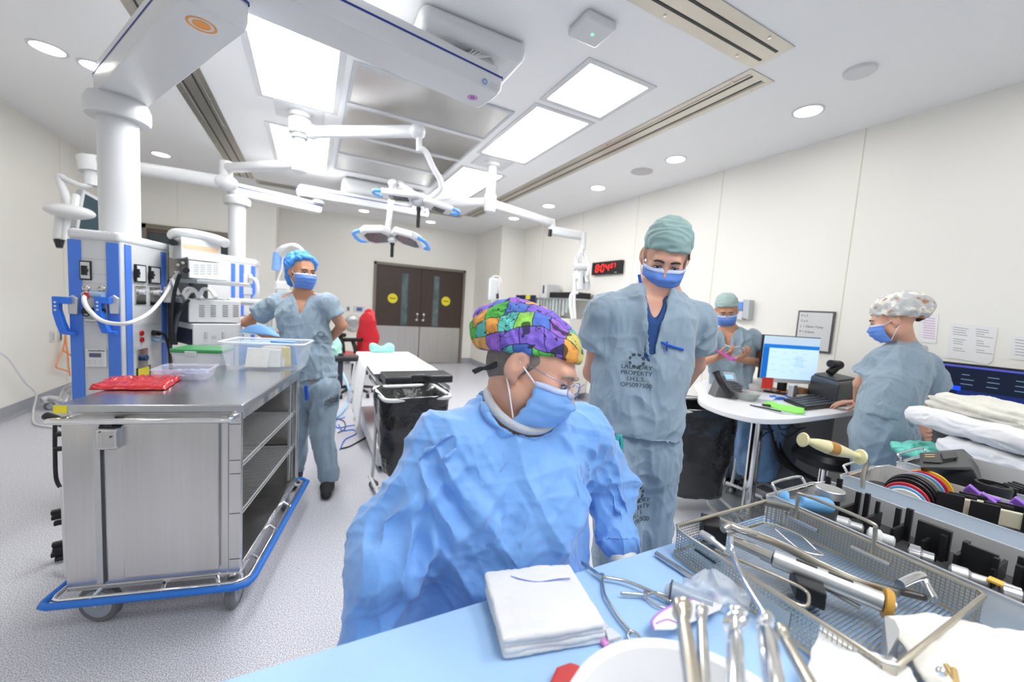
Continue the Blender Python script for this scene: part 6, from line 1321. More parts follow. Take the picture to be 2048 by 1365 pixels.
# long drawn folds from the armpits and across the chest
Nn = vnormals(Vv, Q); D_ = np.zeros(len(Vv))
def fold(p, q, w, a, taper=True):
    global D_
    p, q = A3(p), A3(q); ba = q-p; t_ = np.clip(((Vv-p) @ ba)/(ba @ ba), 0, 1); r = np.linalg.norm(Vv-p-t_[:, None]*ba, axis=1); amp = a*np.sin(np.pi*np.clip(t_*.9+.08, 0, 1)); D_ = D_+amp*(np.exp(-(r/w)**2)-.6*np.exp(-((r-1.7*w)/(w*.8))**2))
for (a, b, w, am) in (((850, 925), (960, 1090), .014, -.022), ((845, 945), (930, 1120), .012, .012), ((880, 905), (1010, 1075), .014, .012), ((960, 835), (845, 925), .010, -.010), ((1000, 850), (870, 930), .010, .008), ((935, 930), (1085, 990), .012, .009), ((1150, 880), (1180, 1000), .011, -.013), ((1110, 860), (1165, 960), .010, .010), ((1120, 1000), (1080, 1140), .012, .012), ((1040, 1000), (960, 1130), .012, .012), ((1130, 990), (1170, 1100), .011, -.010), ((1000, 1060), (1120, 1100), .010, .008), ((860, 1040), (800, 1200), .014, -.018), ((835, 1000), (740, 1060), .016, .016), ((740, 1040), (770, 1180), .014, -.016), ((860, 1100), (790, 1260), .014, .014), ((720, 1110), (850, 1170), .012, -.014), ((700, 1190), (800, 1200), .012, .012), ((880, 1060), (900, 1180), .014, -.014), ((1190, 900), (1235, 980), .010, .010), ((1230, 980), (1260, 1040), .009, -.010), ((1205, 1010), (1260, 1030), .009, .010), ((920, 870), (1000, 960), .02, -.008)):
    for D0 in (.78, .86, .94, 1.0):
        fold(pd(a[0], a[1], D0), pd(b[0], b[1], D0), w, am*.7)
Vv = Vv+Nn*np.clip(D_, -.03, .03)[:, None]
Vv = crumple(Vv, Q, [((5, 5, 4), .013, False, 21), ((10, 10, 7), .005, True, 22)])
Vv = creases(Vv, Q, [(1, .2, .3), (.7, .3, -.7), (.2, .5, 1), (-.8, .2, .6), (.4, 1, .1)], .011, 9, 5, 4)
Vv = creases(Vv, Q, [(1, 0, .5), (.5, .3, -1), (-.6, 1, .5), (.1, .4, 1)], .0032, 20, 8, 6); Vv = creases(Vv, Q, [(1, .4, .1), (.2, -.6, 1), (-1, .2, .8)], .0012, 44, 11, 10)
gw = np_mesh('gown', Vv, Q, GOWN, sur)
RIB = mat('grey ribbed collar', (.48, .51, .56), .85, bump=.8, bscale=220, bdist=.002)
BG = BVHTree.FromPolygons([V(v) for v in Vv], [tuple(int(i) for i in q) for q in Q])
cp = []; axn = (nc1-nc0).normalized(); e1, e2 = frame_of(axn)
for i in range(40):
    a = 2*math.pi*i/40; best = None
    for j in range(60):
        q = nc0+axn*(.16-j*.004)+(e1*math.cos(a)+e2*math.sin(a))*.079; ii = np.round((A3(q)-S.lo)/S.h).astype(int)
        if np.all(ii >= 0) and np.all(ii < S.n) and S.F0[tuple(ii)] < .001: best = q; break
    cp.append(best if best is not None else nc0+(e1*math.cos(a)+e2*math.sin(a))*.079)
cp = [(cp[i-2]+cp[i-1]*2+cp[i]*3+cp[(i+1) % 40]*2+cp[(i+2) % 40])/9 for i in range(40)]
MB().tube(spline(cp, 2, closed=True), .0105, 10, closed=True).build('collar', RIB, sur, smooth=True)
ax = (wrR-elR).normalized(); MB().tube([wrR+ax*.02, wrR+ax*.05, wrR+ax*.062], [.034, .030, .031], 16).build('cuff', RIB, sur, smooth='auto')
GLV = mat('cream latex glove', (.76, .72, .60), .45, bump=.2, bscale=60)
lo, hi = bounds([wrR, wrR+ax*.25+V((0, -.05, 0))], .1); S = SDF(lo, hi, .0028); S.cone(A3(wrR+ax*.045), A3(wrR+ax*.08), .0335, .031, k=.01); S.cone(A3(wrR+ax*.052), A3(wrR+ax*.054), .036, k=.003); add_hand(S, wrR+ax*.075, (ax+V((-.2, -.3, -.1))), V((-.5, -.6, -.4)), 1, .55, 1.08); Vv, Q = S.mesh(); np_mesh('gloved_hand', smooth_mesh(Vv, Q, 1, .4), Q, GLV, sur)
ax2 = (wrL-elL).normalized(); lo, hi = bounds([wrL, wrL+ax2*.25], .12); S = SDF(lo, hi, .0032); S.cone(A3(wrL), A3(wrL+ax2*.08), .036, .031, k=.01); add_hand(S, wrL+ax2*.075, ax2+V((.3, 0, .0)), V((.5, -.3, -.5)), 1, .5, 1.08); Vv, Q = S.mesh(); np_mesh('gloved_hand', smooth_mesh(Vv, Q, 1, .4), Q, GLV, sur)
# ================================================================= RIGHT WALL AND DESK
def tagd(o, label, cat, grp=None): return tag(o, label, cat, grp)
# clock
ck = [WRF.at(1189, 528), WRF.at(1248, 520), WRF.at(1246, 549), WRF.at(1189, 551)]
cy0, cy1, cz0, cz1 = 5.04, 4.38, 2.005, 2.20
clk = thing('digital_clock', 'black digital wall clock with red numerals 8:04 07', 'clock', (XR, 4.71, 2.1))
MB().bb(XR-.06, XR-.002, cy1, cy0, cz0, cz1).build('case', BLACK, clk, bevel=.008)
SEG = mat('lit red segment', (.9, .02, .02), .5, emit=(1, .015, .01), estr=2.2)
def digit(ch, y, z, h, w, par):
    on = {'8': 'abcdefg', '0': 'abcdef', '4': 'bcfg', '7': 'abc'}[ch]; m = MB(); t = h*.13; x = XR-.0615
    s = {'a': (0, h, w, h), 'g': (0, h/2, w, h/2), 'd': (0, 0, w, 0), 'f': (0, h/2, 0, h), 'e': (0, 0, 0, h/2), 'b': (w, h/2, w, h), 'c': (w, 0, w, h/2)}
    for k in on:
        x0, z0, x1, z1 = s[k]; sh = lambda zz: zz*.14
        if x0 == x1: P = [(x0-t/2, z0+t*.55), (x0+t/2, z0+t*.55), (x0+t/2, z1-t*.55), (x0-t/2, z1-t*.55)]
        else: P = [(x0+t*.6, z0-t/2), (x1-t*.6, z0-t/2), (x1-t*.6, z0+t/2), (x0+t*.6, z0+t/2)]
        m.prism([V((x, y-(px_+sh(pz_)), z+pz_)) for px_, pz_ in P], (0, 0, 0), (-.001, 0, 0))
    m.build('numeral', SEG, par)
yy = cy0-.10
for ch, dy, h, w, dz_ in (('8', 0, .105, .062, 0), ('0', .125, .105, .062, 0), ('4', .235, .105, .062, 0), ('0', .345, .058, .034, .047), ('7', .405, .058, .034, .047)): digit(ch, yy-dy, cz0+.045+dz_, h, w, clk)
k = MB()
for dz_ in (.03, .07): k.box((XR-.062, yy-.098-dz_*.14, cz0+.045+dz_), (.002, .012, .012))
k.build('colon', SEG, clk); MB().box((XR-.061, cy1+.10, cz0+.022), (.002, .05, .008)).build('maker_mark', GREYP, clk)
# papers and board
def sheet_on_wall(F, pts, label, cat, name, m=PAPER, off=.004): 
    o = MB().prism([F.at(x, y, .001) for x, y in pts], (0, 0, 0), F.n*off).build(name, m); return tag(o, label, cat)
def lines_on(F, rows, m, par, off=.0055, name='printed_lines'):
    k = MB()
    for x0, y0, x1, th in rows: a, b = F.at(x0, y0, off-.001), F.at(x1, y0+(x1-x0)*.135, off-.001); k.prism([a, b, b+V((0, 0, th)), a+V((0, 0, th))], (0, 0, 0), F.n*.0006)
    return k.build(name, m, par)
GP = mat('grey paper', (.62, .63, .64), .8)
wbd = thing('whiteboard', 'small framed whiteboard with handwritten notes on the right wall behind the monitor', 'whiteboard', (XR, 1.89, 1.4))
q = [WRF.at(1599, 622), WRF.at(1673, 624.5), WRF.at(1661, 706), WRF.at(1590, 700)]
y0w, y1w, z0w, z1w = 2.03, 1.745, 1.215, 1.573; MB().bb(XR-.02, XR-.002, y1w, y0w, z0w, z1w).build('frame', mat('dark grey frame', (.09, .09, .09), .4), wbd, bevel=.003)
MB().bb(XR-.022, XR-.0198, y1w+.014, y0w-.014, z0w+.014, z1w-.014).build('board', mat('board white', (.66, .67, .67), .3), wbd)
mW = basis((XR-.0225, y0w-.03, z1w-.045), (0, -1, 0), (0, 0, 1), (-1, 0, 0))
for i, s_ in enumerate(('P x 5', 'T x 5', 'L = 22mm Tamp', 'P = 4.5mm')): text('handwriting', s_, .027, Matrix.Translation((0, 0, -.048*i)) @ mW, INK, wbd, align='LEFT')
text('handwriting', '4.5mm', .02, Matrix.Translation((0, -.10, -.27)) @ mW, INK, wbd, align='LEFT')
p1_ = sheet_on_wall(WRF, [(1838, 626), (1878, 629), (1872, 688), (1836, 684)], 'white notice with pink lines on the wall behind the floral cap', 'notice', 'notice')
lines_on(WRF, [(1846, 636+5*i, 1870, .006) for i in range(9)], mat('pink ink', (.62, .40, .62), .8), p1_)
p2_ = sheet_on_wall(WRF, [(1900, 646), (1997, 655), (1988, 704), (1985, 722), (1972, 731), (1940, 722), (1893, 716), (1896, 690)], 'large curling double notice sheet above the wide monitor', 'notice', 'notice')
lines_on(WRF, [(1906+(i % 2)*46, 655+4.6*(i//2)+(i % 2)*4, 1906+(i % 2)*46+random.randint(14, 34), .0035) for i in range(22) if i // 2 not in (4, 8)], GINK, p2_)
p3_ = sheet_on_wall(WRF, [(2024, 672), (2075, 677), (2072, 725), (2020, 718)], 'white notice cut by the right edge above the monitor', 'notice', 'notice')
lines_on(WRF, [(2030, 680+6*i, 2060, .0035) for i in range(6)], GINK, p3_)
hol = thing('wall_dispenser', 'wall rack with blue and white packets behind the person with the phone', 'wall rack', (XR, 2.55, 1.5))
MB().prism([WRF.at(x, y, .0) for x, y in ((1496, 600), (1509, 601), (1506, 640), (1494, 637))], (0, 0, 0), WRF.n*.08).build('rack_body', GREYP, hol, bevel=.004)
MB().prism([WRF.at(x, y, .0) for x, y in ((1474, 617), (1495, 619), (1492, 641), (1472, 638))], (0, 0, 0), WRF.n*.07).build('white_pack', WHITE, hol, bevel=.005)
MB().prism([WRF.at(x, y, .02) for x, y in ((1480, 604), (1494, 605), (1492, 623), (1478, 620))], (0, 0, 0), WRF.n*.07).build('blue_pack', mat('blue packet', (.15, .33, .80), .5), hol, bevel=.01)
# desk
ZD = .88
def dz_(x, y, z=ZD): return pz(x, y, z)
dk = thing('standing_desk', 'white rounded desk on a chrome post along the right wall', 'desk', (3.1, 1.78, 0))
edge = [dz_(*p) for p in ((1398, 789), (1396, 796), (1404, 805), (1430, 817), (1470, 829), (1520, 838), (1580, 838.5), (1640, 832), (1700, 824))]
edge = spline([p for p in edge], 5); back = [V((XR-.01, edge[-1].y-.02, ZD)), V((XR-.01, 2.45, ZD)), V((3.3, 2.40, ZD)), V((2.9, 2.22, ZD))]
WTOP = mat('white laminate', (.78, .78, .79), .35)
MB().prism([V((p.x, p.y, ZD-.032)) for p in edge+back], (0, 0, 0), (0, 0, .032)).build('desk_top', WTOP, dk, bevel=.004)
e2_ = spline([V((XR-.01, 1.14, 0)), V((3.72, 1.06, 0)), V((3.42, .90, 0)), V((3.30, .62, 0)), V((3.34, .2, 0))], 5)
MB().prism([V((p.x, p.y, ZD-.032)) for p in e2_+[V((XR-.01, .1, 0)), V((XR-.01, 1.1, 0))]], (0, 0, 0), (0, 0, .032)).build('desk_wing', WTOP, dk, bevel=.004)
pc = V((3.0, 1.72, 0)); MB().cyl((pc.x, pc.y, .02), (pc.x, pc.y, ZD-.032), .042, n=28).build('post', CHROME, dk, smooth='auto'); MB().lathe([(.28, 0), (.27, .015), (.05, .03)], (pc.x, pc.y, 0), n=32).build('post_base', ALU, dk, smooth='auto')
PANEL = mat('mid grey panel', (.23, .24, .25), .5)
MB().bb(3.45, 3.47, 1.65, 2.1, .02, ZD-.035).bb(3.47, XR-.01, 1.65, 1.67, .02, ZD-.035).build('modesty_panel', PANEL, dk); MB().bb(3.62, XR-.01, .25, 1.0, .3, ZD-.035).build('under_cabinet', PANEL, dk, bevel=.004)
cab = MB()
for k in range(9):
    o_ = random.uniform(-8, 8); pts = [(1536+o_*.3, 842), (1548+o_*.7, 868), (1556+o_, 895), (1572+o_*1.6, 925), (1600+o_, 945), (1636+o_*.6, 962)]
    MB().tube(spline([pd(x, y, 2.95+.02*k) for x, y in pts], 6), .009, 7).build('cable', BLACK, dk, smooth=True)
for pts in ([(1510, 842), (1520, 855), (1545, 860)], [(1512, 870), (1516, 885), (1530, 868), (1548, 862)], [(1555, 842), (1560, 858), (1575, 858), (1588, 846)], [(1562, 866), (1574, 875), (1590, 866), (1604, 856)], [(1582, 842), (1586, 852), (1592, 858), (1612, 856)]):
    MB().tube(spline([pd(x, y, 2.95) for x, y in pts], 6), .0045, 6).build('cable', BLACK, dk, smooth=True)
# monitors
def monitor(name, label, loc): return thing(name, label, 'monitor', loc)
mn = monitor('computer_monitor', 'computer monitor showing a blue and white page on the white desk', tuple(dz_(1580, 792)))
Dm = 3.12; TLm = pd(1530, 671, Dm); up_ = V((0, 0, 1)); xm = (V((pd(1642, 675, Dm+.02).x, pd(1642, 675, Dm+.02).y, 0))-V((TLm.x, TLm.y, 0))); wm = xm.length; xm = xm.normalized(); nm = V((xm.y, -xm.x, 0)); hm = (671-757)/F_PX*Dm*-1*1.0
MM = basis(TLm, xm, up_, nm)
def scr(M, x0, x1, y0, y1, z0, z1, name, m, par, bev=0): return MB(M).bb(x0, x1, -y1, -y0, z0, z1).build(name, m, par, bevel=bev)
BODYM = scr(MM, -.004, wm+.004, -.006, hm+.004, -.03, -.001, 'case', BLACK, mn, .004)
def lit(name, c, e=.62): return mat(name, c, .5, spec=.2, emit=c, estr=e)
scr(MM, 0, wm, 0, hm, -.001, .001, 'screen', lit('screen pale blue', (.50, .68, .90)), mn)
S_ = lambda *a: scr(MM, *a)
S_(0, wm, 0, .065, .001, .0014, 'browser_bar', lit('screen grey blue', (.42, .52, .62)), mn); S_(0, wm, .065, .095, .001, .0016, 'blue_banner', lit('screen blue', (.01, .16, .55)), mn); S_(0, .05, .095, hm, .001, .0016, 'blue_sidebar', lit('screen deep blue', (.01, .12, .45)), mn)
S_(.27, .34, .15, .24, .001, .0016, 'screen_box', lit('screen light', (.42, .60, .85)), mn)
k = MB(MM)
for i in range(16): x = .07+.085*(i % 4); y = .12+.05*(i//4)+.012*(i % 2); k.bb(x, x+random.uniform(.03, .07), -y-.003, -y, .0016, .002)
k.build('screen_text', lit('screen text', (.25, .40, .62)), mn)
scr(MM, -.004, wm+.004, hm+.004, hm+.03, -.028, .001, 'bezel_chin', mat('silver bezel', (.66, .64, .60), .35), mn, .002)
scr(MM, .02, .11, hm-.005, hm+.085, .002, .006, 'red_sticky_note', mat('red note', (.75, .05, .03), .6), mn)
b_ = MM @ V((wm*.5, -hm*.6, -.05)); MB().tube([b_, V((b_.x, b_.y, ZD+.02))], .035, 8).build('stand_column', BLACK, mn); MB().box((b_.x, b_.y, ZD+.009), (.24, .20, .016), Matrix.Rotation(.3, 3, 'Z')).build('stand_foot', BLACK, mn, bevel=.003)
MB().box(tuple(pd(1585, 782, 3.0)), (.05, .04, .09)).build('silver_holder', ALU, mn, bevel=.003)
m2 = monitor('wide_monitor', 'large dark monitor with navy page at the right edge of the picture', (3.75, .7, ZD)); X2 = 3.72
Mx2 = basis((X2, 1.30, 1.252), (0, -1, 0), (0, 0, 1), (-1, 0, 0)); W2, H2 = .84, .33
scr(Mx2, -.01, W2+.01, -.014, H2+.012, -.03, -.001, 'case', BLACK, m2, .004)
DKN = lit('screen navy', (.006, .009, .022)); scr(Mx2, 0, W2, 0, H2, -.001, .001, 'screen', DKN, m2)
scr(Mx2, 0, W2, .0, .012, .001, .0014, 'browser_bar', lit('screen blue bar', (.06, .07, .35)), m2); scr(Mx2, .38, W2, .155, H2-.04, .001, .0014, 'glow_band', lit('screen royal', (.008, .018, .10)), m2)
for y in (.135, .205): scr(Mx2, .315, .395, y, y+.028, .001, .0016, 'blue_button', lit('screen button', (.01, .06, .85)), m2)
k = MB(Mx2)
for i in range(16): x = .28+.11*(i % 5); y = (.055, .085, .115, .18)[i//5 if i//5 < 4 else 3]; k.bb(x, x+random.uniform(.03, .06), -y-.004, -y, .0016, .002)
k.build('screen_text', lit('screen dim text', (.12, .20, .30)), m2)
text('screen_word', 'CORE', .07, Mx2 @ Matrix.Translation((.56, -.235, .002)), lit('screen word', (.20, .35, .95)), m2)
MB().box((X2+.08, .88, ZD+.04), (.05, .05, .08)).box((X2+.05, .88, ZD+.008), (.2, .25, .015)).build('stand', BLACK, m2, bevel=.003)
# desk clutter
pr = thing('label_printer', 'black desktop printer beside the monitor, topped by a black scanner', 'printer', tuple(dz_(1665, 812)))
A_, B_, L_ = dz_(1672, 812), dz_(1712, 803), dz_(1613, 790); Bk_ = B_+L_-A_
hpr = .17
MB().prism([A_, B_, Bk_, L_], (0, 0, 0), (0, 0, hpr)).build('body', mat('charcoal printer', (.045, .048, .055), .35), pr, bevel=.022, segs=4)
c_ = (A_+Bk_)/2; MB().prism([c_+(p-c_)*.86+V((0, 0, hpr)) for p in (A_, B_, Bk_, L_)], (0, 0, 0), (0, 0, .012)).build('lid', DGREY, pr, bevel=.006)
fpr = Face(A_, L_-A_, (L_-A_).cross(V((0, 0, 1)))*(1 if (L_-A_).cross(V((0, 0, 1))).dot(FWD) < 0 else -1)); c = fpr.at(1664, 772, .003); MB().cyl(c, c+fpr.n*.003, .008).build('blue_lamp', lit('blue led', (.05, .12, .9), 1.5), pr)
sc_ = V(c_)+V((-.05, 0, hpr+.012)); o = MB().tube([sc_+V((-.02, 0, .02)), sc_+V((.06, -.03, .10))], [.03, .028], 12).build('scanner_handle', BLACK, pr, smooth='auto'); MB().tube([sc_+V((-.03, .0, .095)), sc_+V((.07, -.02, .085))], [.03, .035], 12).build('scanner_head', BLACK, pr, smooth='auto')
o = MB().box((c_.x-.12, c_.y+.12, ZD+.225), (.10, .08, .05)).build('cardboard_box', mat('brown card', (.30, .16, .07), .7), bevel=.002); o.location.z = -.2; o.location.y = .04; tag(o, 'small brown box standing behind the black printer', 'box')
kb = thing('keyboard', 'black keyboard at the front edge of the white desk', 'keyboard', tuple(dz_(1630, 805)))
kA, kB, kC, kD = dz_(1567, 803), dz_(1612, 822), dz_(1694, 813), dz_(1636, 791)
MB().prism([kA, kB, kC, kD], (0, 0, 0), (0, 0, .020)).build('keyboard_case', BLACK, kb, bevel=.004)
k = MB()
for i in range(16):
    for j in range(5):
        u, v = (i+.7)/16.6, (j+.6)/5.4; p = kB.lerp(kC, u).lerp(kA.lerp(kD, u), v)+V((0, 0, .023)); ux_ = (kC-kB).normalized(); uy_ = (kA-kB).normalized(); sx_ = (kC-kB).length/16.6*.42; sy_ = (kA-kB).length/5.4*.40
        k.prism([p-ux_*sx_-uy_*sy_, p+ux_*sx_-uy_*sy_, p+ux_*sx_+uy_*sy_, p-ux_*sx_+uy_*sy_], (0, 0, 0), (0, 0, .004))
o = k.build('keys', DGREY, kb); o['kind'] = 'stuff'
c = dz_(1703, 806); S = SDF((c.x-.06, c.y-.06, ZD), (c.x+.06, c.y+.06, ZD+.06), .004); S.ell((c.x, c.y, ZD+.002), (.05, .032, .028), 0); S.cut((0, 0, ZD+.002), (0, 0, -1)); Vv, Q = S.mesh(); tag(np_mesh('mouse', Vv, Q, BLACK), 'black computer mouse under the typing hand', 'mouse')
ph = thing('desk_phone', 'black office telephone with handset at the left of the white desk', 'telephone', tuple(dz_(1460, 795)))
Dp = (dz_(1460, 797)-EYE).dot(FWD)
fA = [dz_(1428, 795), dz_(1478, 800), pd(1488, 772, Dp+.05), pd(1446, 752, Dp+.1)]; MB().prism([p for p in fA], (0, 0, 0), V((.06, .10, -.0))).build('phone_base', mat('phone grey', (.09, .095, .10), .4), ph, bevel=.008)
MB().tube(spline([pd(1432, 745, Dp), pd(1440, 762, Dp-.03), pd(1452, 780, Dp-.04), pd(1462, 792, Dp-.04)], 5), [.028]+[.022]*13+[.030, .030], 12).build('handset', BLACK, ph, smooth='auto')
fp_ = Face((pd(1468, 755, Dp+.08)), RGT, mF); MB().prism([fp_.at(x, y, .02) for x, y in ((1444, 744), (1468, 746), (1474, 764), (1452, 762))], (0, 0, 0), fp_.n*.01).build('display_hood', GREYP, ph, bevel=.004); MB().prism([fp_.at(x, y, .031) for x, y in ((1449, 749), (1465, 750), (1468, 759), (1453, 758))], (0, 0, 0), fp_.n*.001).build('display', lit('phone display', (.30, .55, .80)), ph)
k = MB()
for i in range(4):
    for j in range(4): k.box(pd(1464+i*4.4+j*2.2, 768+j*5.4, Dp-.01), (.012, .006, .008))
o = k.build('keys', DGREY, ph)
c = dz_(1492, 800); bt = thing('plastic_bowl', 'shallow grey translucent bowl on the white desk in front of the phone', 'bowl', tuple(c)); MB().lathe([(.001, .002), (.055, .002), (.085, .055), (.089, .055), (.060, .0), (.001, .0)], c+V((0, 0, .001)), n=30).build('bowl', mat('grey bowl', (.42, .44, .44), .35, alpha=.9), bt, smooth='auto')
o = MB().prism([dz_(x, y) for x, y in ((1486, 778), (1540, 786), (1546, 776), (1490, 764))], (0, 0, 0), (0, 0, .05)).build('card_reader', WHITEP, bevel=.006); tag(o, 'low white box on the desk between phone and monitor', 'box')
cb_ = thing('clipboard', 'clear clipboard with bright lime card on the front edge of the desk', 'clipboard', tuple(dz_(1565, 818)))
MB().prism([dz_(x, y) for x, y in ((1505, 814), (1560, 829), (1612, 832), (1560, 812))], (0, 0, 0), (0, 0, .003)).build('board', mat('clear board', (.75, .78, .80), .2, alpha=.7), cb_)
MB().prism([dz_(x, y)+V((0, 0, .003)) for x, y in ((1528, 806), (1528, 812), (1560, 822), (1592, 829), (1607, 830), (1609, 820), (1590, 816), (1560, 812), (1545, 806))], (0, 0, 0), (0, 0, .008)).build('lime_card', LIME, cb_, bevel=.002)
MB().box(dz_(1532, 815)+V((0, 0, .014)), (.05, .02, .012), Matrix.Rotation(-.5, 3, 'Z')).build('clip', INK, cb_, bevel=.002); MB().tube([dz_(1500, 813)+V((0, 0, .008)), dz_(1562, 826)+V((0, 0, .008))], .004, 8).build('pen', BLACK, cb_)
for i, (x, y, colr, L__, a) in enumerate(((1556, 786, ORANGE, .10, -.3), (1570, 789, ORANGE, .08, -.4), (1545, 797, BLUEP, .08, .2), (1560, 800, BLUEP, .07, -.3), (1578, 795, BLUEP, .05, -.5), (1490, 786, ORANGE, .03, 0), (1502, 787, ORANGE, .03, 0))):
    o = MB().box(dz_(x, y)+V((0, 0, .012)), (L__, .022, .018), Matrix.Rotation(a, 3, 'Z')).build('plastic_clip' if i < 5 else 'orange_tab', colr, bevel=.004); tag(o, ['orange plastic clip left of the keyboard', 'second orange clip touching the keyboard', 'blue and white clip behind the lime card', 'blue clip just behind the lime card', 'small blue clip at the keyboard corner', 'small orange tab by the bowl', 'right orange tab behind the bowl'][i], 'clip')
o = MB().prism([dz_(x, y)+V((0, 0, .0005)) for x, y in ((1512, 800), (1545, 804), (1558, 794), (1530, 790))], (0, 0, 0), (0, 0, .012)).build('packet', mat('white blue packet', (.72, .76, .84), .4), bevel=.005); tag(o, 'white packet lying behind the lime card', 'packet')
o = MB().prism([dz_(x, y)+V((0, 0, .0005)) for x, y in ((1600, 790), (1612, 797), (1634, 796), (1618, 786))], (0, 0, 0), (0, 0, .006)).build('card', PAPER); tag(o, 'white card on the desk behind the keyboard', 'card')
o = MB().prism([V(p)+V((0, 0, .0005)) for p in (pz(1848, 832, ZD), pz(1880, 842, ZD), pz(1886, 834, ZD), pz(1858, 826, ZD))], (0, 0, 0), (0, 0, .006)).build('lime_card', LIME); tag(o, 'lime card on the desk wing below the large dark monitor', 'card')
# bags and stools under the desk
hamper('laundry_hamper', 'white wheeled hamper under the left end of the white desk', 0, .50, 0, .44, .80, .1, 'black bin bag in the hamper under the desk end', BAG, V((2.56, 1.93, 0)), -.45, .80, .16)
hamper('laundry_hamper', 'white wheeled hamper behind the chrome desk post', 0, .30, 0, .28, .76, .1, 'clear bag with blue waste in the hamper behind the desk post', mat('clear blue waste bag', (.20, .36, .62), .25, var=.5, vscale=9, bump=.5, bscale=20, bdist=.01), V((3.26, 1.84, 0)), .1, .85, .2)
sl = thing('rolling_stool', 'black rolling stool partly hidden below the desk', 'stool', (3.2, 1.4, 0)); ps = pd(1652, 912, 2.72)
MB().lathe([(.001, -.06), (.15, -.06), (.19, -.04), (.20, 0), (.18, .035), (.001, .045)], ps, n=32).build('seat', BLACK, sl, smooth='auto'); MB().cyl((ps.x, ps.y, .1), (ps.x, ps.y, ps.z-.05), .03).build('gas_column', CHROME, sl)
for k in range(5): a = k*1.2566; e = V((ps.x+.24*math.cos(a), ps.y+.24*math.sin(a), .07)); MB().tube([(ps.x, ps.y, .1), e], .016).build('leg', BLACK, sl); MB().cyl(e+V((-.014, 0, -.042)), e+V((.014, 0, -.042)), .027, n=12).build('castor', BLACKR, sl)
# ================================================================= FOREGROUND TABLE
TZ = .88
DRAPE = mat('pale blue table drape', (.40, .62, .91), .65, var=.05, vscale=9, bump=.8, bscale=13, sheen=.3, bdist=.006)
X0t, X1t, Y0t, Y1t = -.22, 2.98, -.28, .632
bt_ = thing('instrument_table', 'long instrument table in the foreground', 'table', (1.4, .2, 0))
MB().bb(X0t+.02, X1t-.02, Y0t+.02, Y1t-.02, TZ-.05, TZ-.012).build('table_top', ALU, bt_)
for x in (X0t+.08, 1.4, X1t-.08):
    for y in (Y0t+.07, Y1t-.07): MB().cyl((x, y, .09), (x, y, TZ-.05), .018, n=14).build('leg', CHROME, bt_); MB().cyl((x-.015, y, .045), (x+.015, y, .045), .045, n=16).build('castor', BLACKR, bt_)
per = []
R0 = rrect((X0t+X1t)/2, (Y0t+Y1t)/2, X1t-X0t, Y1t-Y0t, .004, 2); pl_ = []
for i in range(len(R0)):
    a, b = V(R0[i]+(0,)), V(R0[(i+1) % len(R0)]+(0,)); n = max(1, int((b-a).length/.02))
    for k in range(n): pl_.append(a.lerp(b, k/n))
cc_ = V(((X0t+X1t)/2, (Y0t+Y1t)/2, 0)); dm_ = MB(); rows = []
N_ = len(pl_)
def drp(i, t):
    p = pl_[i]; nrm = (pl_[(i+1) % N_]-pl_[i-1]).normalized(); nrm = V((nrm.y, -nrm.x, 0)); w = 2.2*mnoise.noise(p*5)+1.6*mnoise.noise(p*12+V((0, 0, 4)))
    if t <= 0: return V((p.x, p.y, TZ))
    return V((p.x, p.y, 0))+nrm*(.012*min(1, t*6)+.018*w*t+.03*t)+V((0, 0, TZ-.004-.42*t*(1+.06*w)))
vs = [drp(i, t) for t in (0, .012, .03, .10, .2, .35, .5, .7, .85, 1.0) for i in range(N_)]; fs = [(r*N_+i, (r+1)*N_+i, (r+1)*N_+(i+1) % N_, r*N_+(i+1) % N_) for r in range(9) for i in range(N_)]
dm_.add(vs, fs)
def topf(u, v):
    x, y = X0t+(X1t-X0t)*u, Y0t+(Y1t-Y0t)*v; e = min(1, min(u, 1-u)*30, min(v, 1-v)*12)
    return V((x, y, TZ+e*(.0026*mnoise.noise(V((x*7, y*7, 0)))+.0030*abs(mnoise.noise(V((x*16, y*10, 3)))))))
dm_.grid(topf, 200, 60); dr_ = dm_.build('table_drape', DRAPE, smooth=True); tag(dr_, 'pale blue sterile drape covering the foreground instrument table', 'drape')
T0 = TZ+.003
def tz(x, y, h=0): return pz(x, y, T0+h)
# --- gauze stack
GZ = mat('white gauze', (.82, .81, .80), .9, bump=.5, bscale=420, sheen=.3, bdist=.0008)
gq = [tz(985, 1332), tz(1192, 1296), tz(1165, 1160), tz(968, 1190)]; gc = sum(gq, V())/4; gu = (gq[1]-gq[0]).normalized(); gv = V((-gu.y, gu.x, 0)); gw_, gd_ = (gq[1]-gq[0]).length*1.0, .155
for k in range(4):
    Mg = np.array([A3(gu), A3(gv), (0, 0, 1)]).T; o = A3(gc)+np.array([random.uniform(-.004, .004), random.uniform(-.004, .004), .006+.0105*k]); S = SDF(o-.13, o+.13, .0024 if k == 3 else .003)
    S.lo[2] = o[2]-.014; S.n[2] = int(.03/S.h)+2; S.F = np.full(S.n, .2, np.float32); S.box(o, (gw_/2*(1+.01*(k % 2)), gd_/2, .0062), .006, 0, Mg); Vv, Q = S.mesh(); Vv = crumple(Vv, Q, [((18, 18, 30), .0022, False, 3+k), ((60, 60, 60), .0007, True, 2)])
    Vv = Vv+np.c_[np.zeros(len(Vv)), np.zeros(len(Vv)), .006*perlin(np.c_[Vv[:, :2]*9, np.zeros(len(Vv))], 8)+.0]
    ob = np_mesh('gauze_sponge', Vv, Q, GZ); tag(ob, ['lowest white gauze pad of the stack on the blue drape', 'second gauze pad from the bottom of the stack', 'third gauze pad, under the top one', 'top white gauze pad with a blue thread line'][k], 'gauze pad', 'stacked gauze pads')
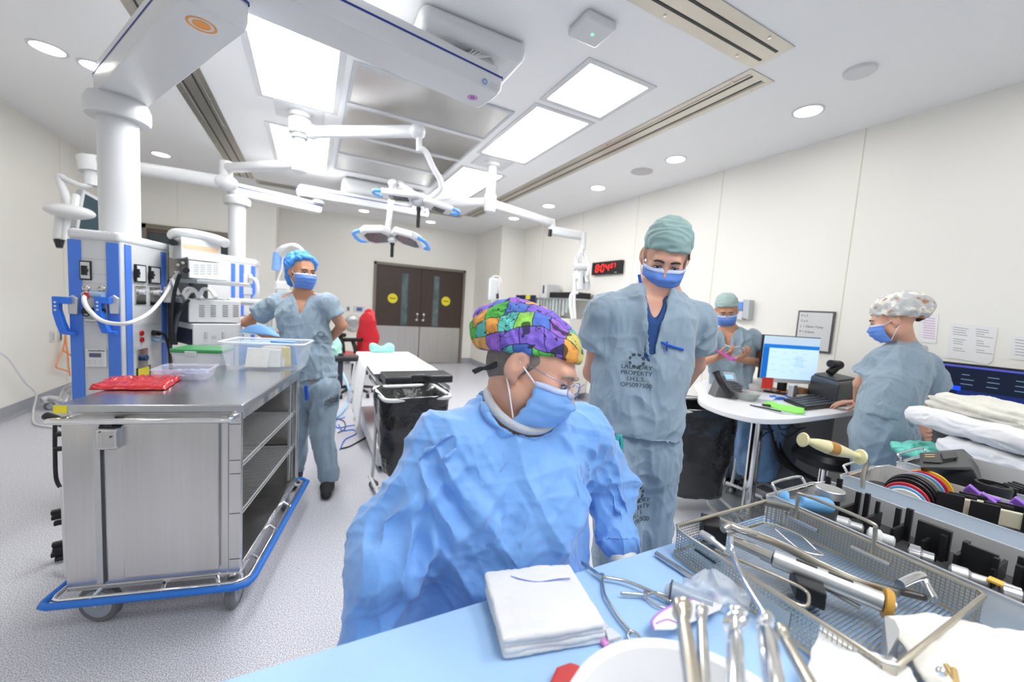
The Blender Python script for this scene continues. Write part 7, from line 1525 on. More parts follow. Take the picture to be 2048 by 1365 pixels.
MB().tube(spline([V(p)+V((0, 0, .047)) for p in (tz(1018, 1200), tz(1045, 1208), tz(1075, 1212), tz(1110, 1206), tz(1136, 1204))], 6), .0012, 6).build('blue_thread', mat('blue thread', (.15, .2, .6), .6), ob, smooth=True)
# --- clamps, rod and brush
def instrument(name, label, cat): return thing(name, label, cat)
def fc(name, label, A, Bm, C1, C2, r=.0034, ring=True):
    t = thing(name, label, 'clamp', tuple(Bm)); 
    for C_, off, bow in ((C1, .006, -.012), (C2, .0095, .012)):
        d = (C_-Bm).normalized(); s_ = V((-d.y, d.x, 0)); z = V((0, 0, off))
        MB().tube(spline([A+z+(Bm-A)*0, A.lerp(Bm, .5)+z, Bm+z, Bm.lerp(C_, .35)+s_*bow+z, Bm.lerp(C_, .75)+s_*bow*.7+z, C_+z], 6), [.0014]+[.0024]*7+[r]*30, 8).build('jaw_arm', STEEL, t, smooth=True)
        if ring: q = C_+d*.014; MB().tube([q+d*(.016*math.cos(a))+s_*(.011*math.sin(a))+z for a in np.linspace(0, 2*math.pi, 18, endpoint=False)], .0026, 8, closed=True).build('finger_ring', STEEL, t, smooth=True)
    MB().cyl(Bm+V((0, 0, .002)), Bm+V((0, 0, .014)), .005).build('pivot', STEEL, t); return t
fc('ring_clamp', 'long steel ring-handled clamp spread open beside the gauze stack', tz(1162, 1132), tz(1203, 1162), tz(1262, 1272), tz(1342, 1214))
fc('needle_holder', 'small steel holder pointing left, its tip near the open clamp', tz(1240, 1195), tz(1290, 1199), tz(1352, 1225), tz(1356, 1212), .0026)
a, b = tz(1312, 1108, .006), tz(1400, 1166, .006); t = MB().tube([a, b], .006, 14).build('steel_rod', STEEL, smooth='auto'); tag(t, 'straight steel rod lying against the left of the wire basket', 'rod')
br = thing('plastic_brush', 'white plastic brush with comb-like end right of the gauze stack', 'brush', tuple(tz(1190, 1230))); a, b = tz(1166, 1194, .008), tz(1215, 1262, .008); d = (b-a).normalized(); s_ = V((-d.y, d.x, 0))
MB().tube(spline([a, a.lerp(b, .5), b], 5), [.005]*6+[.006]*5, 10).build('handle', WHITE, br, smooth='auto'); MB().prism([b-s_*.006, b+s_*.006, b+d*.022+s_*.014, b+d*.022-s_*.014], (0, 0, 0), (0, 0, .006)).build('head', WHITE, br, bevel=.002)
for i in range(6): q = b+d*.022+s_*(-.012+.0048*i); MB().tube([q, q+d*.012], .0014, 6).build('bristle', WHITE, br)
MB().box(tz(1208, 1285, .005), (.012, .016, .008)).build('pink_tag', mat('pink plastic', (.75, .30, .62), .4), br, bevel=.002)
# bulb syringe, wrap, label
sy = thing('syringe', 'grey-blue syringe barrel in clear wrap left of the wire basket', 'syringe', tuple(tz(1345, 1185)))
a, b = tz(1338, 1180, .018), tz(1425, 1212, .018); MB().tube([a, a.lerp(b, .06), a.lerp(b, .10), b], [.012, .019, .017, .016], 20).build('barrel', mat('frosted barrel', (.42, .50, .60), .25, alpha=.8), sy, smooth='auto'); MB().tube([a.lerp(b, .03), a.lerp(b, .07)], .0195, 20).build('rubber_ring', DGREY, sy); MB().tube([a-(b-a)*.10, a], [.006, .012], 12).build('nozzle', CLEARR, sy)
S = SDF(A3(tz(1400, 1170))-.09, A3(tz(1400, 1170))+.09, .003); c = A3(tz(1395, 1178, .02)); S.path([c+(-.02, .0, 0), c+(.02, -.02, .005), c+(.05, -.05, 0)], [.02, .028, .02], .02); S.cut((0, 0, T0+.001), (0, 0, -1)); Vv, Q = S.mesh(); tag(np_mesh('clear_wrap', crumple(Vv, Q, [((35, 35, 35), .006, True, 3)]), Q, mat('clear wrap', (.80, .85, .92), .12, alpha=.45, spec=.8)), 'crumpled clear plastic wrap between the syringe and the basket', 'wrap')
lb = thing('sterile_label', 'white label with a purple border in front of the syringe', 'label', tuple(tz(1370, 1225)))
pp_ = [(1308, 1262), (1305, 1238), (1330, 1218), (1380, 1200), (1440, 1192), (1452, 1200), (1440, 1222), (1400, 1240), (1345, 1262)]; MB().prism([tz(x, y, .022) for x, y in pp_], (0, 0, 0), (0, 0, .003)).build('card', mat('label white', (.82, .80, .80), .6), lb, bevel=.001)
MB().tube(spline([tz(x, y, .025) for x, y in ((1307, 1258), (1305, 1240), (1330, 1219), (1380, 1200), (1436, 1192))], 5), .002, 6).build('purple_border', mat('light purple', (.55, .25, .75), .6), lb, smooth=True); MB().tube(spline([tz(x, y, .0255) for x, y in ((1312, 1248), (1335, 1240), (1360, 1250))], 5), .0012, 6).build('purple_border', mat('light purple', (.55, .25, .75), .6), lb, smooth=True)
o = MB().prism([tz(x, y, .001) for x, y in ((1098, 1380), (1112, 1348), (1140, 1338), (1160, 1345), (1150, 1380))], (0, 0, 0), (0, 0, .012)).build('red_packet', REDP, bevel=.003); tag(o, 'red plastic corner peeking out beside the white basin', 'packet')
# --- perforated basket
PERFB = mat('perforated basket steel', (.44, .40, .33), .30, .95, var=.1, vscale=20); PERFB.name = 'perforated basket steel'; N, L, B = nodes_of(PERFB)
tc = N.new('ShaderNodeTexCoord'); sp = N.new('ShaderNodeSeparateXYZ'); L.new(tc.outputs['Object'], sp.inputs[0])
def mth2(op, a, b=None):
    n = N.new('ShaderNodeMath'); n.operation = op
    for i, q in enumerate((a, b)):
        if q is None: continue
        if isinstance(q, (int, float)): n.inputs[i].default_value = q
        else: L.new(q, n.inputs[i])
    return n.outputs[0]
per_ = .0068
fr_ = [mth2('LESS_THAN', mth2('ABSOLUTE', mth2('SUBTRACT', mth2('FRACT', mth2('DIVIDE', sp.outputs[i], per_)), .5)), .37) for i in range(3)]
gm = N.new('ShaderNodeNewGeometry'); sn = N.new('ShaderNodeSeparateXYZ'); L.new(gm.outputs['True Normal'], sn.inputs[0]); ab_ = [mth2('GREATER_THAN', mth2('ABSOLUTE', sn.outputs[i]), .8) for i in range(3)]
h_ = mth2('MULTIPLY', mth2('MULTIPLY', mth2('MAXIMUM', fr_[0], ab_[0]), mth2('MAXIMUM', fr_[1], ab_[1])), mth2('MAXIMUM', fr_[2], ab_[2])); L.new(mth2('SUBTRACT', 1.0, h_), B.inputs['Alpha'])
bx0, bx1, by0, by1, bzz = .762, 1.160, .205, .598, .952
bkt = thing('wire_basket', 'perforated steel instrument basket with wire side handle', 'basket', ((bx0+bx1)/2, (by0+by1)/2, TZ))
zb0 = T0+.006; ch_ = .055
oc = [(bx0, by0+.0), (bx1-.02, by0), (bx1, by0+.02), (bx1, by1-ch_), (bx1-ch_*.6, by1), (bx0+.0, by1)]
oc = [(bx0+.012, by0), (bx1-.012, by0), (bx1, by0+.012), (bx1, by1-.045), (bx1-.035, by1), (bx0+.015, by1), (bx0, by1-.015), (bx0, by0+.012)]
nO = len(oc)
for i in range(nO):
    a, b = oc[i], oc[(i+1) % nO]
    MB().add([V((a[0], a[1], zb0)), V((b[0], b[1], zb0)), V((b[0], b[1], bzz)), V((a[0], a[1], bzz))], [(0, 1, 2, 3)]).build('perforated_wall', PERFB, bkt)
MB().add([V((x, y, zb0)) for x, y in oc], [tuple(range(nO))]).build('perforated_base', PERFB, bkt)
MB().tube([V((x, y, bzz)) for x, y in oc], .0042, 8, closed=True).build('rim_wire', STEELW, bkt, smooth='auto'); MB().tube([V((x, y, zb0)) for x, y in oc], .0032, 8, closed=True).build('base_wire', STEELW, bkt, smooth='auto')
k = MB()
for i in (0, 3, 5, 7): a, b = V(oc[i]+(0,)), V(oc[(i+1) % nO]+(0,)); u_ = (b-a).normalized(); nn_ = V((u_.y, -u_.x, 0)); k.prism([a+V((0, 0, bzz-.014)), b+V((0, 0, bzz-.014)), b+V((0, 0, bzz)), a+V((0, 0, bzz))], (0, 0, 0), nn_*.0015)
k.build('rim_band', STEELW, bkt)
MB().tube(spline([V((bx1-.004, .535, .925)), V((bx1-.004, .535, .985)), V((bx1-.006, .522, 1.000)), V((bx1-.006, .39, 1.000)), V((bx1-.004, .375, .985)), V((bx1-.004, .375, .925))], 5), .0042, 10).build('handle', STEELW, bkt, smooth=True)
for y0, y1 in ((.50, .55), (.36, .41)): MB().tube([(bx1-.010, y0-.02, .926), (bx1-.010, y1, .926)], .0055, 10).build('handle_hinge', STEEL, bkt)
MB().box((bx0-.0015, .39, .920), (.002, .10, .030)).build('name_plate', mat('brushed plate', (.52, .50, .46), .5, .9), bkt); MB().box((bx0-.002, .51, .935), (.002, .05, .004)).build('slot', BLACK, bkt)
# instruments in the basket
def path_inst(name, label, cat, pts, r, m=STEEL, n=12, per=6, sm=True):
    o = MB().tube(spline([V(p) for p in pts], per), r, n).build(name, m, smooth='auto'); return tag(o, label, cat)
DB = lambda x, y, z: pz(x, y, z)
rg = thing('reamer_handle', 'thick steel cylinder tool with black slots and amber end ring across the basket', 'surgical tool', tuple(DB(1600, 1130, .93)))
a, b, c = DB(1463, 1078, .945), DB(1545, 1116, .942), DB(1765, 1205, .930)
MB().tube([a, b], .012, 20).build('barrel', STEEL, rg, smooth='auto'); MB().tube([b, b.lerp(c, .01), b.lerp(c, .99), c], [.015, .0175, .0175, .015], 24).build('barrel', ALU, rg, smooth='auto')
d = (c-b).normalized(); s_ = V((-d.y, d.x, 0)); upn = d.cross(s_); upn = upn if upn.z > 0 else -upn
for f0, f1 in ((.22, .42), (.52, .74)): hull_mesh_beam(b.lerp(c, f0)+upn*.0165-s_*.002, b.lerp(c, f1)+upn*.0165-s_*.002, .008, .004, .003).build('slot', BLACK, rg)
MB().lathe([(.012, 0), (.026, .001), (.028, .006), (.026, .012), (.012, .013), (.010, .006)], c, d, 28).build('amber_ring', mat('amber rubber', (.60, .33, .06), .35), rg, smooth='auto'); MB().tube([c+d*.002, c+d*.018], [.012, .010], 16).build('end_cap', ALU, rg, smooth='auto')
bp_ = spline([DB(1440, 1036, .972), DB(1500, 1058, .970), DB(1570, 1086, .966), DB(1640, 1122, .958), DB(1720, 1158, .950), DB(1800, 1182, .940)], 6); nb_ = len(bp_)
tag(MB().grid(lambda u, v: bp_[min(nb_-1, int(round(u*(nb_-1))))]-V((0, 0, v*.020*(1-.3*u))), nb_, 4).build('curved_blade', STEELW, smooth=True, solid=.003), 'long curved brass-toned retractor blade standing on edge across the basket', 'retractor')
path_inst('lower_shaft', 'thin steel shaft under the cylinder tool in the basket', 'rod', [DB(1520, 1115, .915), DB(1600, 1150, .910), DB(1720, 1215, .905)], .005, STEEL)
path_inst('bent_wire_tool', 'thin bent steel wire tool near the far basket wall', 'surgical tool', [DB(1548, 1050, .945), DB(1600, 1072, .943), DB(1632, 1100, .938), DB(1645, 1112, .935), DB(1600, 1100, .936), DB(1552, 1060, .938)], .0026, STEEL)
path_inst('wire_frame_tool', 'rectangular wire frame tool near the front basket wall', 'surgical tool', [DB(1430, 1100, .935), DB(1500, 1130, .935), DB(1600, 1175, .932), DB(1618, 1200, .930), DB(1600, 1212, .930), DB(1520, 1165, .932)], .0032, STEELW)
o = MB().prism([DB(x, y, .90) for x, y in ((1576, 1165), (1640, 1190), (1650, 1225), (1590, 1200))], (0, 0, 0), (0, 0, .035)).build('black_block', BLACK, bevel=.003); tag(o, 'black plastic block at the basket bottom under the cylinder tool', 'block')
o = MB().prism([DB(x, y, .90) for x, y in ((1398, 1058), (1440, 1070), (1452, 1095), (1405, 1085))], (0, 0, 0), (0, 0, .045)).build('black_cradle', BLACK, bevel=.003); tag(o, 'black cradle block at the left end of the basket', 'block')
path_inst('grey_driver', 'short grey driver lying at the left end of the basket', 'surgical tool', [DB(1402, 1068, .962), DB(1425, 1082, .960), DB(1450, 1102, .952)], [.009]*7+[.006]*6, ALU)
path_inst('hinge_clamp', 'steel clamp head near the top of the basket', 'clamp', [DB(1446, 1060, .975), DB(1460, 1052, .98), DB(1480, 1060, .975), DB(1512, 1068, .968)], [.008]*6+[.006]*13, STEEL)
path_inst('blunt_hook', 'blunt shiny hook by the right end of the basket', 'surgical tool', [DB(1800, 1170, .945), DB(1840, 1152, .95), DB(1850, 1165, .94), DB(1870, 1200, .93)], [.009]*13+[.007]*6, CHROME)
path_inst('dark_shaft', 'dark steel shaft along the far side of the basket', 'rod', [DB(1700, 1160, .925), DB(1790, 1182, .922), DB(1850, 1196, .92)], .007, mat('dark steel', (.14, .13, .12), .3, .9))
# long thin probe standing across the front
path_inst('long_probe', 'long thin steel probe slanting up from the white basin across the basket', 'probe', [pd(1462, 1072, .73), pd(1464, 1100, .72), pd(1485, 1155, .66), pd(1530, 1230, .58), pd(1580, 1310, .51), pd(1625, 1385, .45)], [.0042]*12+[.0034]*19, CHROME)
# --- aluminium cases
CASE = mat('aluminium case wall', (.60, .605, .60), .45, .12, var=.05, vscale=10)
def case(name, label, x0, x1, y0, y1, z1, inner, rise=.035):
    t = thing(name, label, 'instrument case', ((x0+x1)/2, (y0+y1)/2, TZ), 'aluminium instrument cases'); P = rrect((x0+x1)/2, (y0+y1)/2, x1-x0, y1-y0, .035, 5); n = len(P); th = .003
    cx, cy = (x0+x1)/2, (y0+y1)/2; P2 = [(x+(cx-x)/abs(cx-x)*th, y+(cy-y)/abs(cy-y)*th) for x, y in P]; zt = lambda x, y: z1+(rise if y < y1-.05 else 0)*0
    vs = []
    def hz(x, y): f = min(1, max(0, (y1-.010-y)/.03)); return z1-.018+.018*f
    for Q_ in (P, P2): vs += [(x, y, T0) for x, y in Q_]+[(x, y, hz(x, y)) for x, y in Q_]
    fs = []
    for i in range(n): j = (i+1) % n; fs += [(i, j, n+j, n+i), (2*n+j, 2*n+i, 3*n+i, 3*n+j), (n+i, n+j, 3*n+j, 3*n+i)]
    fs.append(tuple(range(n))[::-1]); m = MB().add(vs, fs); m.build('case_wall', CASE, t)
    MB().add([(x, y, T0+.003) for x, y in P2], [tuple(range(n))]).build('floor_plate', inner, t)
    MB().tube([V((x, y, hz(x, y))) for x, y in P], .0026, 8, closed=True).build('case_rim', ALU, t, smooth='auto')
    yh = y1-.004; xm_ = (x0+x1)/2
    MB().tube(spline([(x0+.07, yh, z1-.02), (x0+.07, yh+.010, z1-.004), (x0+.085, yh+.018, z1+.004), (x1-.085, yh+.018, z1+.004), (x1-.07, yh+.010, z1-.004), (x1-.07, yh, z1-.02)], 4), .0042, 8).build('end_handle', CHROME, t, smooth=True)
    MB().tube([(x0+.05, yh-.01, z1-.016), (x1-.05, yh-.01, z1-.016)], .004, 8).build('hinge_bar', CHROME, t); return t
DKI = mat('dark case lining', (.05, .05, .055), .5)
case('instrument_case', 'nearest aluminium case holding black racks and silver tools beside the basket', 1.180, 1.478, -.25, .640, .955, DKI)
case('instrument_case', 'middle aluminium case with coloured discs and purple trial pieces', 1.600, 1.885, -.25, .638, .956, DKI)
case('instrument_case', 'far aluminium case carrying the black battery charger', 1.995, 2.37, -.25, .625, .957, DKI)
_n0 = set(bpy.data.objects)
# racks in the first case
K = 0
rk = thing('rack', 'black upright holder posts standing in the nearest case', 'rack', (1.33, .4, TZ))
for i, (x, y, w, d_, h) in enumerate(((1.375, .545, .008, .012, .100), (1.375, .518, .008, .012, .106), (1.368, .470, .010, .010, .088), (1.366, .450, .010, .010, .095), (1.36, .425, .008, .008, .085), (1.36, .385, .010, .010, .088), (1.36, .365, .010, .012, .098), (1.35, .340, .012, .008, .080), (1.345, .315, .012, .055, .085), (1.335, .295, .012, .010, .075), (1.335, .262, .020, .008, .08), (1.33, .24, .008, .05, .078), (1.322, .215, .010, .008, .075), (1.318, .185, .010, .010, .08), (1.335, .155, .008, .075, .092), (1.31, .13, .010, .010, .078), (1.31, .112, .010, .010, .078), (1.32, .09, .05, .006, .06), (1.31, .05, .01, .05, .075))):
    MB().bb(x-w/2, x+w/2, y-d_/2, y+d_/2, T0+.003, T0+h).build('rack_post', BLACK, rk, bevel=.001)
for y in np.arange(-.1, .5, .052): MB().bb(1.30, 1.385, y, y+.006, T0+.004, T0+.05).build('rack_rib', BLACK, rk)
o = MB().lathe([(.008, -.009), (.030, -.009), (.032, -.007), (.032, .012), (.030, .014), (.008, .014)], (1.315, .505, .978), n=32).build('steel_disc', ALU, smooth='auto'); tag(o, 'round steel disc with a centre hole in the nearest case', 'disc')
S = SDF((1.19, .40, .93), (1.32, .58, 1.0), .003); S.cone((1.215, .545, .955), (1.275, .485, .958), .022, .020, 0); S.cone((1.19, .50, .965), (1.26, .57, .965), .012, op='sub'); Vv, Q = S.mesh(); tag(np_mesh('blue_trial', Vv, Q, mat('sky blue plastic', (.14, .38, .68), .35)), 'sky blue curved plastic piece in the nearest case', 'trial piece')
for i, (x, y, r, L_, m_) in enumerate(((1.245, .43, .016, .05, ALU), (1.25, .37, .017, .045, WHITE), (1.25, .30, .018, .04, CHROME), (1.245, .235, .015, .05, ALU), (1.25, .17, .018, .05, CHROME))):
    o = MB().lathe([(r*.5, 0), (r, .004), (r, L_*.5), (r*.7, L_*.6), (r*.7, L_), (r*.4, L_+.003)], (x, y+.02, .935), (0.3, -1, .05), 22).build('steel_socket', m_, smooth='auto'); tag(o, ['grey socket nearest the blue piece in the first case', 'white tipped socket in the first case', 'shiny socket in the middle of the first case', 'grey socket past the middle of the first case', 'shiny chrome socket with an amber tag in the first case'][i], 'socket', 'sockets in the nearest case')
tg_ = MB().box((1.25, .195, .957), (.02, .02, .004)).build('amber_tag', mat('amber label', (.75, .45, .08), .5), o)
# slotted tray nearest the camera
st_ = thing('slotted_tray', 'grey slotted sizing tray with oval holes in the nearest case', 'tray', (1.29, .03, TZ))
def ringplate(cx, cy, w, h_2, yaw, name, z=.972):
    R_ = Matrix.Rotation(yaw, 3, 'Z'); out = rrect(0, 0, w, h_2, min(w, h_2)*.3, 4); inn = rrect(0, 0, w*.62, h_2*.62, min(w, h_2)*.2, 4); n = len(out)
    P_ = [R_ @ V((x, y, 0))+V((cx, cy, z)) for x, y in out]+[R_ @ V((x, y, 0))+V((cx, cy, z)) for x, y in inn]; vs = P_+[p-V((0, 0, .006)) for p in P_]
    fs = []
    for i in range(n): j = (i+1) % n; fs += [(i, j, n+j, n+i), (2*n+i, 3*n+i, 3*n+j, 2*n+j), (i, 2*n+i, 2*n+j, j), (n+i, n+j, 3*n+j, 3*n+i)]
    MB().add(vs, fs).build(name, GREYP, st_)
for cx, cy, w, h_2, yw in ((1.27, .125, .03, .075, .2), (1.30, .085, .03, .07, -.2), (1.26, .07, .055, .055, 0), (1.315, .03, .055, .06, .3), (1.26, .0, .05, .05, 0), (1.33, .105, .025, .06, 0), (1.31, -.05, .06, .06, 0), (1.245, -.07, .05, .06, .2)): ringplate(cx, cy, w, h_2, yw, 'oval_slot')
for x, y, w, h_2 in ((1.30, .055, .012, .16), (1.24, .03, .010, .15), (1.345, .02, .010, .2)): MB().bb(x-w/2, x+w/2, y-h_2/2, y+h_2/2, .958, .968).build('cross_bar', GREYP, st_)
remap([o for o in bpy.data.objects if o not in _n0], (1.188, 1.395, .585), (1.18, 1.478, .64), 1.10); _n0 = set(bpy.data.objects)
# discs in the second case
for i, (colr, y, r, dx) in enumerate((('cream', .505, .050, -.055), ('sky', .495, .054, -.045), ('red', .483, .058, -.035), ('black', .468, .060, -.02), ('black', .454, .062, -.008), ('black', .440, .062, .005), ('taupe', .425, .066, .017), ('sky', .412, .068, .028), ('red', .398, .070, .040), ('yellow', .384, .072, .052))):
    mm3 = {'cream': IVORY, 'sky': mat('sky blue plastic', (.14, .38, .68), .35), 'red': mat('bright red plastic', (.62, .03, .05), .35), 'black': BLACK, 'taupe': mat('taupe plastic', (.26, .24, .18), .4), 'yellow': mat('golden yellow plastic', (.82, .50, .03), .4)}[colr]
    dv = V((.62, .78, 0)).normalized(); xn = (1.617, 1.632, 1.650, 1.675, 1.700, 1.725, 1.757, 1.787, 1.817, 1.848)[i]; c = V(((xn-1.6)/1.096+1.405, .425+.018*min(1, i/5), (.925, .928, .932, .936, .938, .938, .936, .935, .934, .933)[i])); ax_ = V((1, .12, 0)).normalized(); r = (.044, .047, .050, .053, .055, .055, .055, .055, .056, .057)[i]
    o = MB().lathe([(r*.55, 0), (r*.97, 0), (r, .0015), (r, .0055), (r*.97, .007), (r*.55, .007)], c, ax_, 40).build('trial_disc', mm3, smooth='auto')
    tag(o, ['cream disc first in the row of coloured discs', 'left sky blue disc in the row', 'left red disc in the row', 'first black disc behind the left red disc', 'second black disc in the row', 'third black disc in the row', 'taupe disc between black and blue discs', 'right sky blue disc in the row', 'right red disc in the row', 'golden yellow disc at the far end of the row'][i], 'disc', 'coloured sizing discs')
for i, (x, y, yw, s_) in enumerate(((1.61, .33, .3, 1), (1.585, .30, .2, .9), (1.62, .245, .2, 1.1), (1.59, .215, .1, 1))):
    P_ = [(-.02, -.03), (.015, -.035), (.035, -.01), (.03, .02), (.005, .035), (-.02, .03), (-.005, .0)]; R_ = Matrix.Rotation(1.2, 3, 'Y') @ Matrix.Rotation(yw, 3, 'Z'); o = MB().prism([R_ @ V((a_*s_, b_*s_, 0))+V((x, y, .975)) for a_, b_ in P_], (0, 0, 0), R_ @ V((0, 0, .012))).build('purple_trial', PURPLE, bevel=.003); tag(o, ['farthest purple plastic trial piece in the middle case', 'purple piece next to the farthest one', 'large purple piece nearer the camera', 'purple piece beside the cream blocks'][i], 'trial piece', 'purple trial pieces')
for i, (x, y) in enumerate(((1.50, .36), (1.53, .345), (1.565, .335), (1.51, .30), (1.545, .285), (1.58, .27), (1.60, .19), (1.55, .22))):
    o = MB().box((x, y, .962), (.006, .052, .05), Matrix.Rotation(.5, 3, 'Z')).build('black_divider', BLACK, bevel=.002); tag(o, 'black upright divider plate among the trial pieces in the middle case', 'divider', 'black dividers')
for i, (x, y) in enumerate(((1.52, .335), (1.555, .305), (1.535, .265))):
    o = MB().box((x, y, .958), (.012, .06, .042), Matrix.Rotation(.5, 3, 'Z')).build('cream_block', mat('cream plastic', (.60, .56, .42), .45), bevel=.003); tag(o, ['cream block nearest the black discs', 'cream block in the middle of the dividers', 'cream block nearest the bright blue disc'][i], 'block')
for i, (x, y, r, m_) in enumerate(((1.50, .14, .075, mat('bright blue plastic', (.02, .25, .85), .35)), (1.53, .05, .08, mat('bright blue plastic', (.02, .25, .85), .35)))):
    o = MB().lathe([(r*.25, .0), (r*.95, .0), (r, .003), (r, .008), (r*.95, .011), (r*.25, .011)], (x, y, .972), (.25, -.1, 1), 40).build('blue_dish', m_, smooth='auto'); tag(o, ['bright blue round dish in the middle case', 'second bright blue dish, cut by the right edge'][i], 'dish')
o = MB().box((1.585, .135, .998), (.05, .04, .003), Matrix.Rotation(.4, 3, 'Z')).build('size_card', PAPER, bevel=.0005); tag(o, 'small white card with red dots on the bright blue dish', 'card')
for a_, b_ in ((-.012, .006), (.004, -.008), (.014, .008)): MB().cyl((1.585+a_, .135+b_, .9995), (1.585+a_, .135+b_, 1.0002), .003, n=10).build('red_dot', REDP, o)
remap([o for o in bpy.data.objects if o not in _n0], (1.405, 1.665, .58), (1.60, 1.885, .638), 1.10)
# charger and black holder on the third case
bc_ = thing('battery_charger', 'large black battery charger with gold contacts resting on the far case', 'charger', (1.83, .42, .98))
def PT(x, y, z): return pz(x, y, z)
top4 = [PT(1838, 905, 1.0), PT(1926, 897, 1.0), PT(1946, 936, 1.0), PT(1841, 936, 1.0)]; bot4 = [PT(1843, 925, .915), PT(1955, 922, .915), PT(1972, 984, .930), PT(1844, 960, .930)]
m = MB(); m.add(top4+bot4, [(0, 3, 2, 1), (4, 5, 6, 7), (0, 1, 5, 4), (1, 2, 6, 5), (2, 3, 7, 6), (3, 0, 4, 7)]); m.build('housing', mat('black satin plastic', (.022, .023, .026), .33), bc_, bevel=.008, segs=4)
fT = lambda x, y: PT(x, y, 1.0005)
MB().prism([fT(x, y) for x, y in ((1842, 909), (1868, 908), (1905, 909), (1908, 920), (1880, 928), (1846, 926))], (0, 0, 0), (0, 0, .004)).build('recess', BLACK, bc_, bevel=.001)
for y in (912, 916): MB().prism([fT(x, yy)+V((0, 0, .004)) for x, yy in ((1849, y), (1869, y), (1869, y+2), (1849, y+2))], (0, 0, 0), (0, 0, .0015)).build('gold_contact', mat('gold', (.85, .60, .25), .25, 1.0), bc_)
MB().prism([fT(x, y)+V((0, 0, .004)) for x, y in ((1880, 911), (1912, 908), (1916, 920), (1885, 924))], (0, 0, 0), (0, 0, .006)).build('latch', BLACK, bc_, bevel=.002)
bh = PT(1985, 975, .965); o = MB().lathe([(.001, -.045), (.038, -.045), (.042, .0), (.040, .010), (.033, .012), (.031, -.03), (.001, -.03)], bh, n=28).build('black_cup', BLACK, smooth='auto'); tag(o, 'black cup holder beside the battery charger', 'cup')
for i in range(6): q = PT(1998+i*9, 985-i*1.5, .955); o = MB().box(q, (.010, .045, .03), Matrix.Rotation(-.4, 3, 'Z')).build('black_comb', BLACK, bevel=.002); tag(o, 'black comb tooth block at the right edge of the far case', 'holder', 'black comb blocks')
# cream spindle handle tool
ht = thing('spindle_handle', 'cream spindle-shaped handle with amber band on a bent steel shaft', 'surgical handle', tuple(pz(1723, 975, .97)))
foot = pz(1724, 978, .935); Df_ = (foot-EYE).dot(FWD); kn = pd(1733, 925, Df_); kn2 = pd(1722, 915, Df_-.01); tipL = pd(1606, 880, Df_-.03); d = (tipL-kn2).normalized(); L_ = (tipL-kn2).length
MB().tube(spline([foot, pd(1727, 950, Df_), kn, kn2], 6), .0068, 10).build('bent_shaft', STEELW, ht, smooth=True)
CRM = mat('cream resin', (.72, .66, .38), .3, var=.12, vscale=30, coat=.3); AMB = mat('amber resin band', (.42, .20, .04), .3, var=.5, vscale=70)
pr_ = [(.006, 0), (.021, .001), (.0225, .004), (.020, .008), (.009, .011), (.0085, .018), (.0135, .045), (.0195, .09)]
MB().lathe([(r*1.1, z*L_/.2) for r, z in pr_], kn2, d, 28, cap=True).build('handle_base', CRM, ht, smooth='auto'); MB().lathe([(.0214, .09*L_/.2), (.0218, .103*L_/.2), (.0210, .118*L_/.2)], kn2, d, 28, cap=False).build('amber_band', AMB, ht, smooth='auto')
MB().lathe([(r*1.1, z*L_/.2) for r, z in [(.0191, .118), (.0155, .15), (.009, .180), (.0080, .188), (.009, .192), (.019, .196), (.021, .200), (.018, .204), (.001, .205)]], kn2, d, 28).build('handle_tip', CRM, ht, smooth='auto')
# --- towels
TOW = mat('cream cotton towel', (.70, .68, .60), .9, bump=.5, bscale=220, sheen=.4, bdist=.001); TOWW = mat('white cotton towel', (.76, .77, .79), .9, bump=.4, bscale=200, sheen=.4, bdist=.001)
def towel(name, label, c, half, m, seed, yaw=.35, rad=.03, h=.006, layers=None, dents=()):
    c = V(c); R_ = Matrix.Rotation(yaw, 3, 'Z'); M = np.array(R_); lo = A3(c)-max(half)-.04; hi = A3(c)+max(half)+.04; S = SDF(lo, hi, h); S.box(A3(c), half, rad, 0, M)
    for a_, b_, r_ in dents: S.cone(A3(c+R_ @ V(a_)), A3(c+R_ @ V(b_)), r_, k=.012, op='sub')
    Vv, Q = S.mesh(); Vv = crumple(Vv, Q, layers or [((8, 8, 14), .007, False, seed), ((16, 16, 40), .004, True, seed+1)]); return tag(np_mesh(name, Vv, Q, m), label, 'towel', 'folded towels')
c1_ = pd(2010, 862, 1.72); towel('folded_towel', 'thick white folded towel under the cream one at the right edge', c1_, (.20, .26, .045), TOWW, 3, -.45, .042)
towel('folded_towel', 'cream folded towel on top of the pile at the right edge', c1_+V((.02, -.02, .078)), (.17, .22, .034), TOW, 8, -.45, .03, .005, [((8, 8, 30), .008, True, 3), ((5, 5, 60), .006, True, 5), ((20, 20, 60), .003, True, 6)], dents=[((-.19, -.3, .004), (-.19, .3, -.002), .008), ((-.19, -.23, -.012), (.2, -.23, .01), .006), ((-.19, -.23, .012), (.2, -.23, -.006), .005)])
towel('folded_towel', 'white folded towel at the bottom of the pile, right edge', V((c1_.x-.03, c1_.y-.10, c1_.z-.10)), (.20, .22, .045), TOWW, 15, -.40, .04)
MINT = mat('mint green wrap', (.16, .60, .50), .6, bump=.3, bscale=60)
c = pd(1862, 905, 1.95); S = SDF(A3(c)-.2, A3(c)+.2, .005); S.box(A3(c), (.13, .09, .022), .02, 0, np.array(Matrix.Rotation(-.3, 3, 'Z'))); Vv, Q = S.mesh(); tag(np_mesh('green_wrap', crumple(Vv, Q, [((12, 12, 14), .012, True, 4), ((26, 26, 26), .004, True, 6)]), Q, MINT), 'mint green cloth wrap behind the black charger', 'wrap')
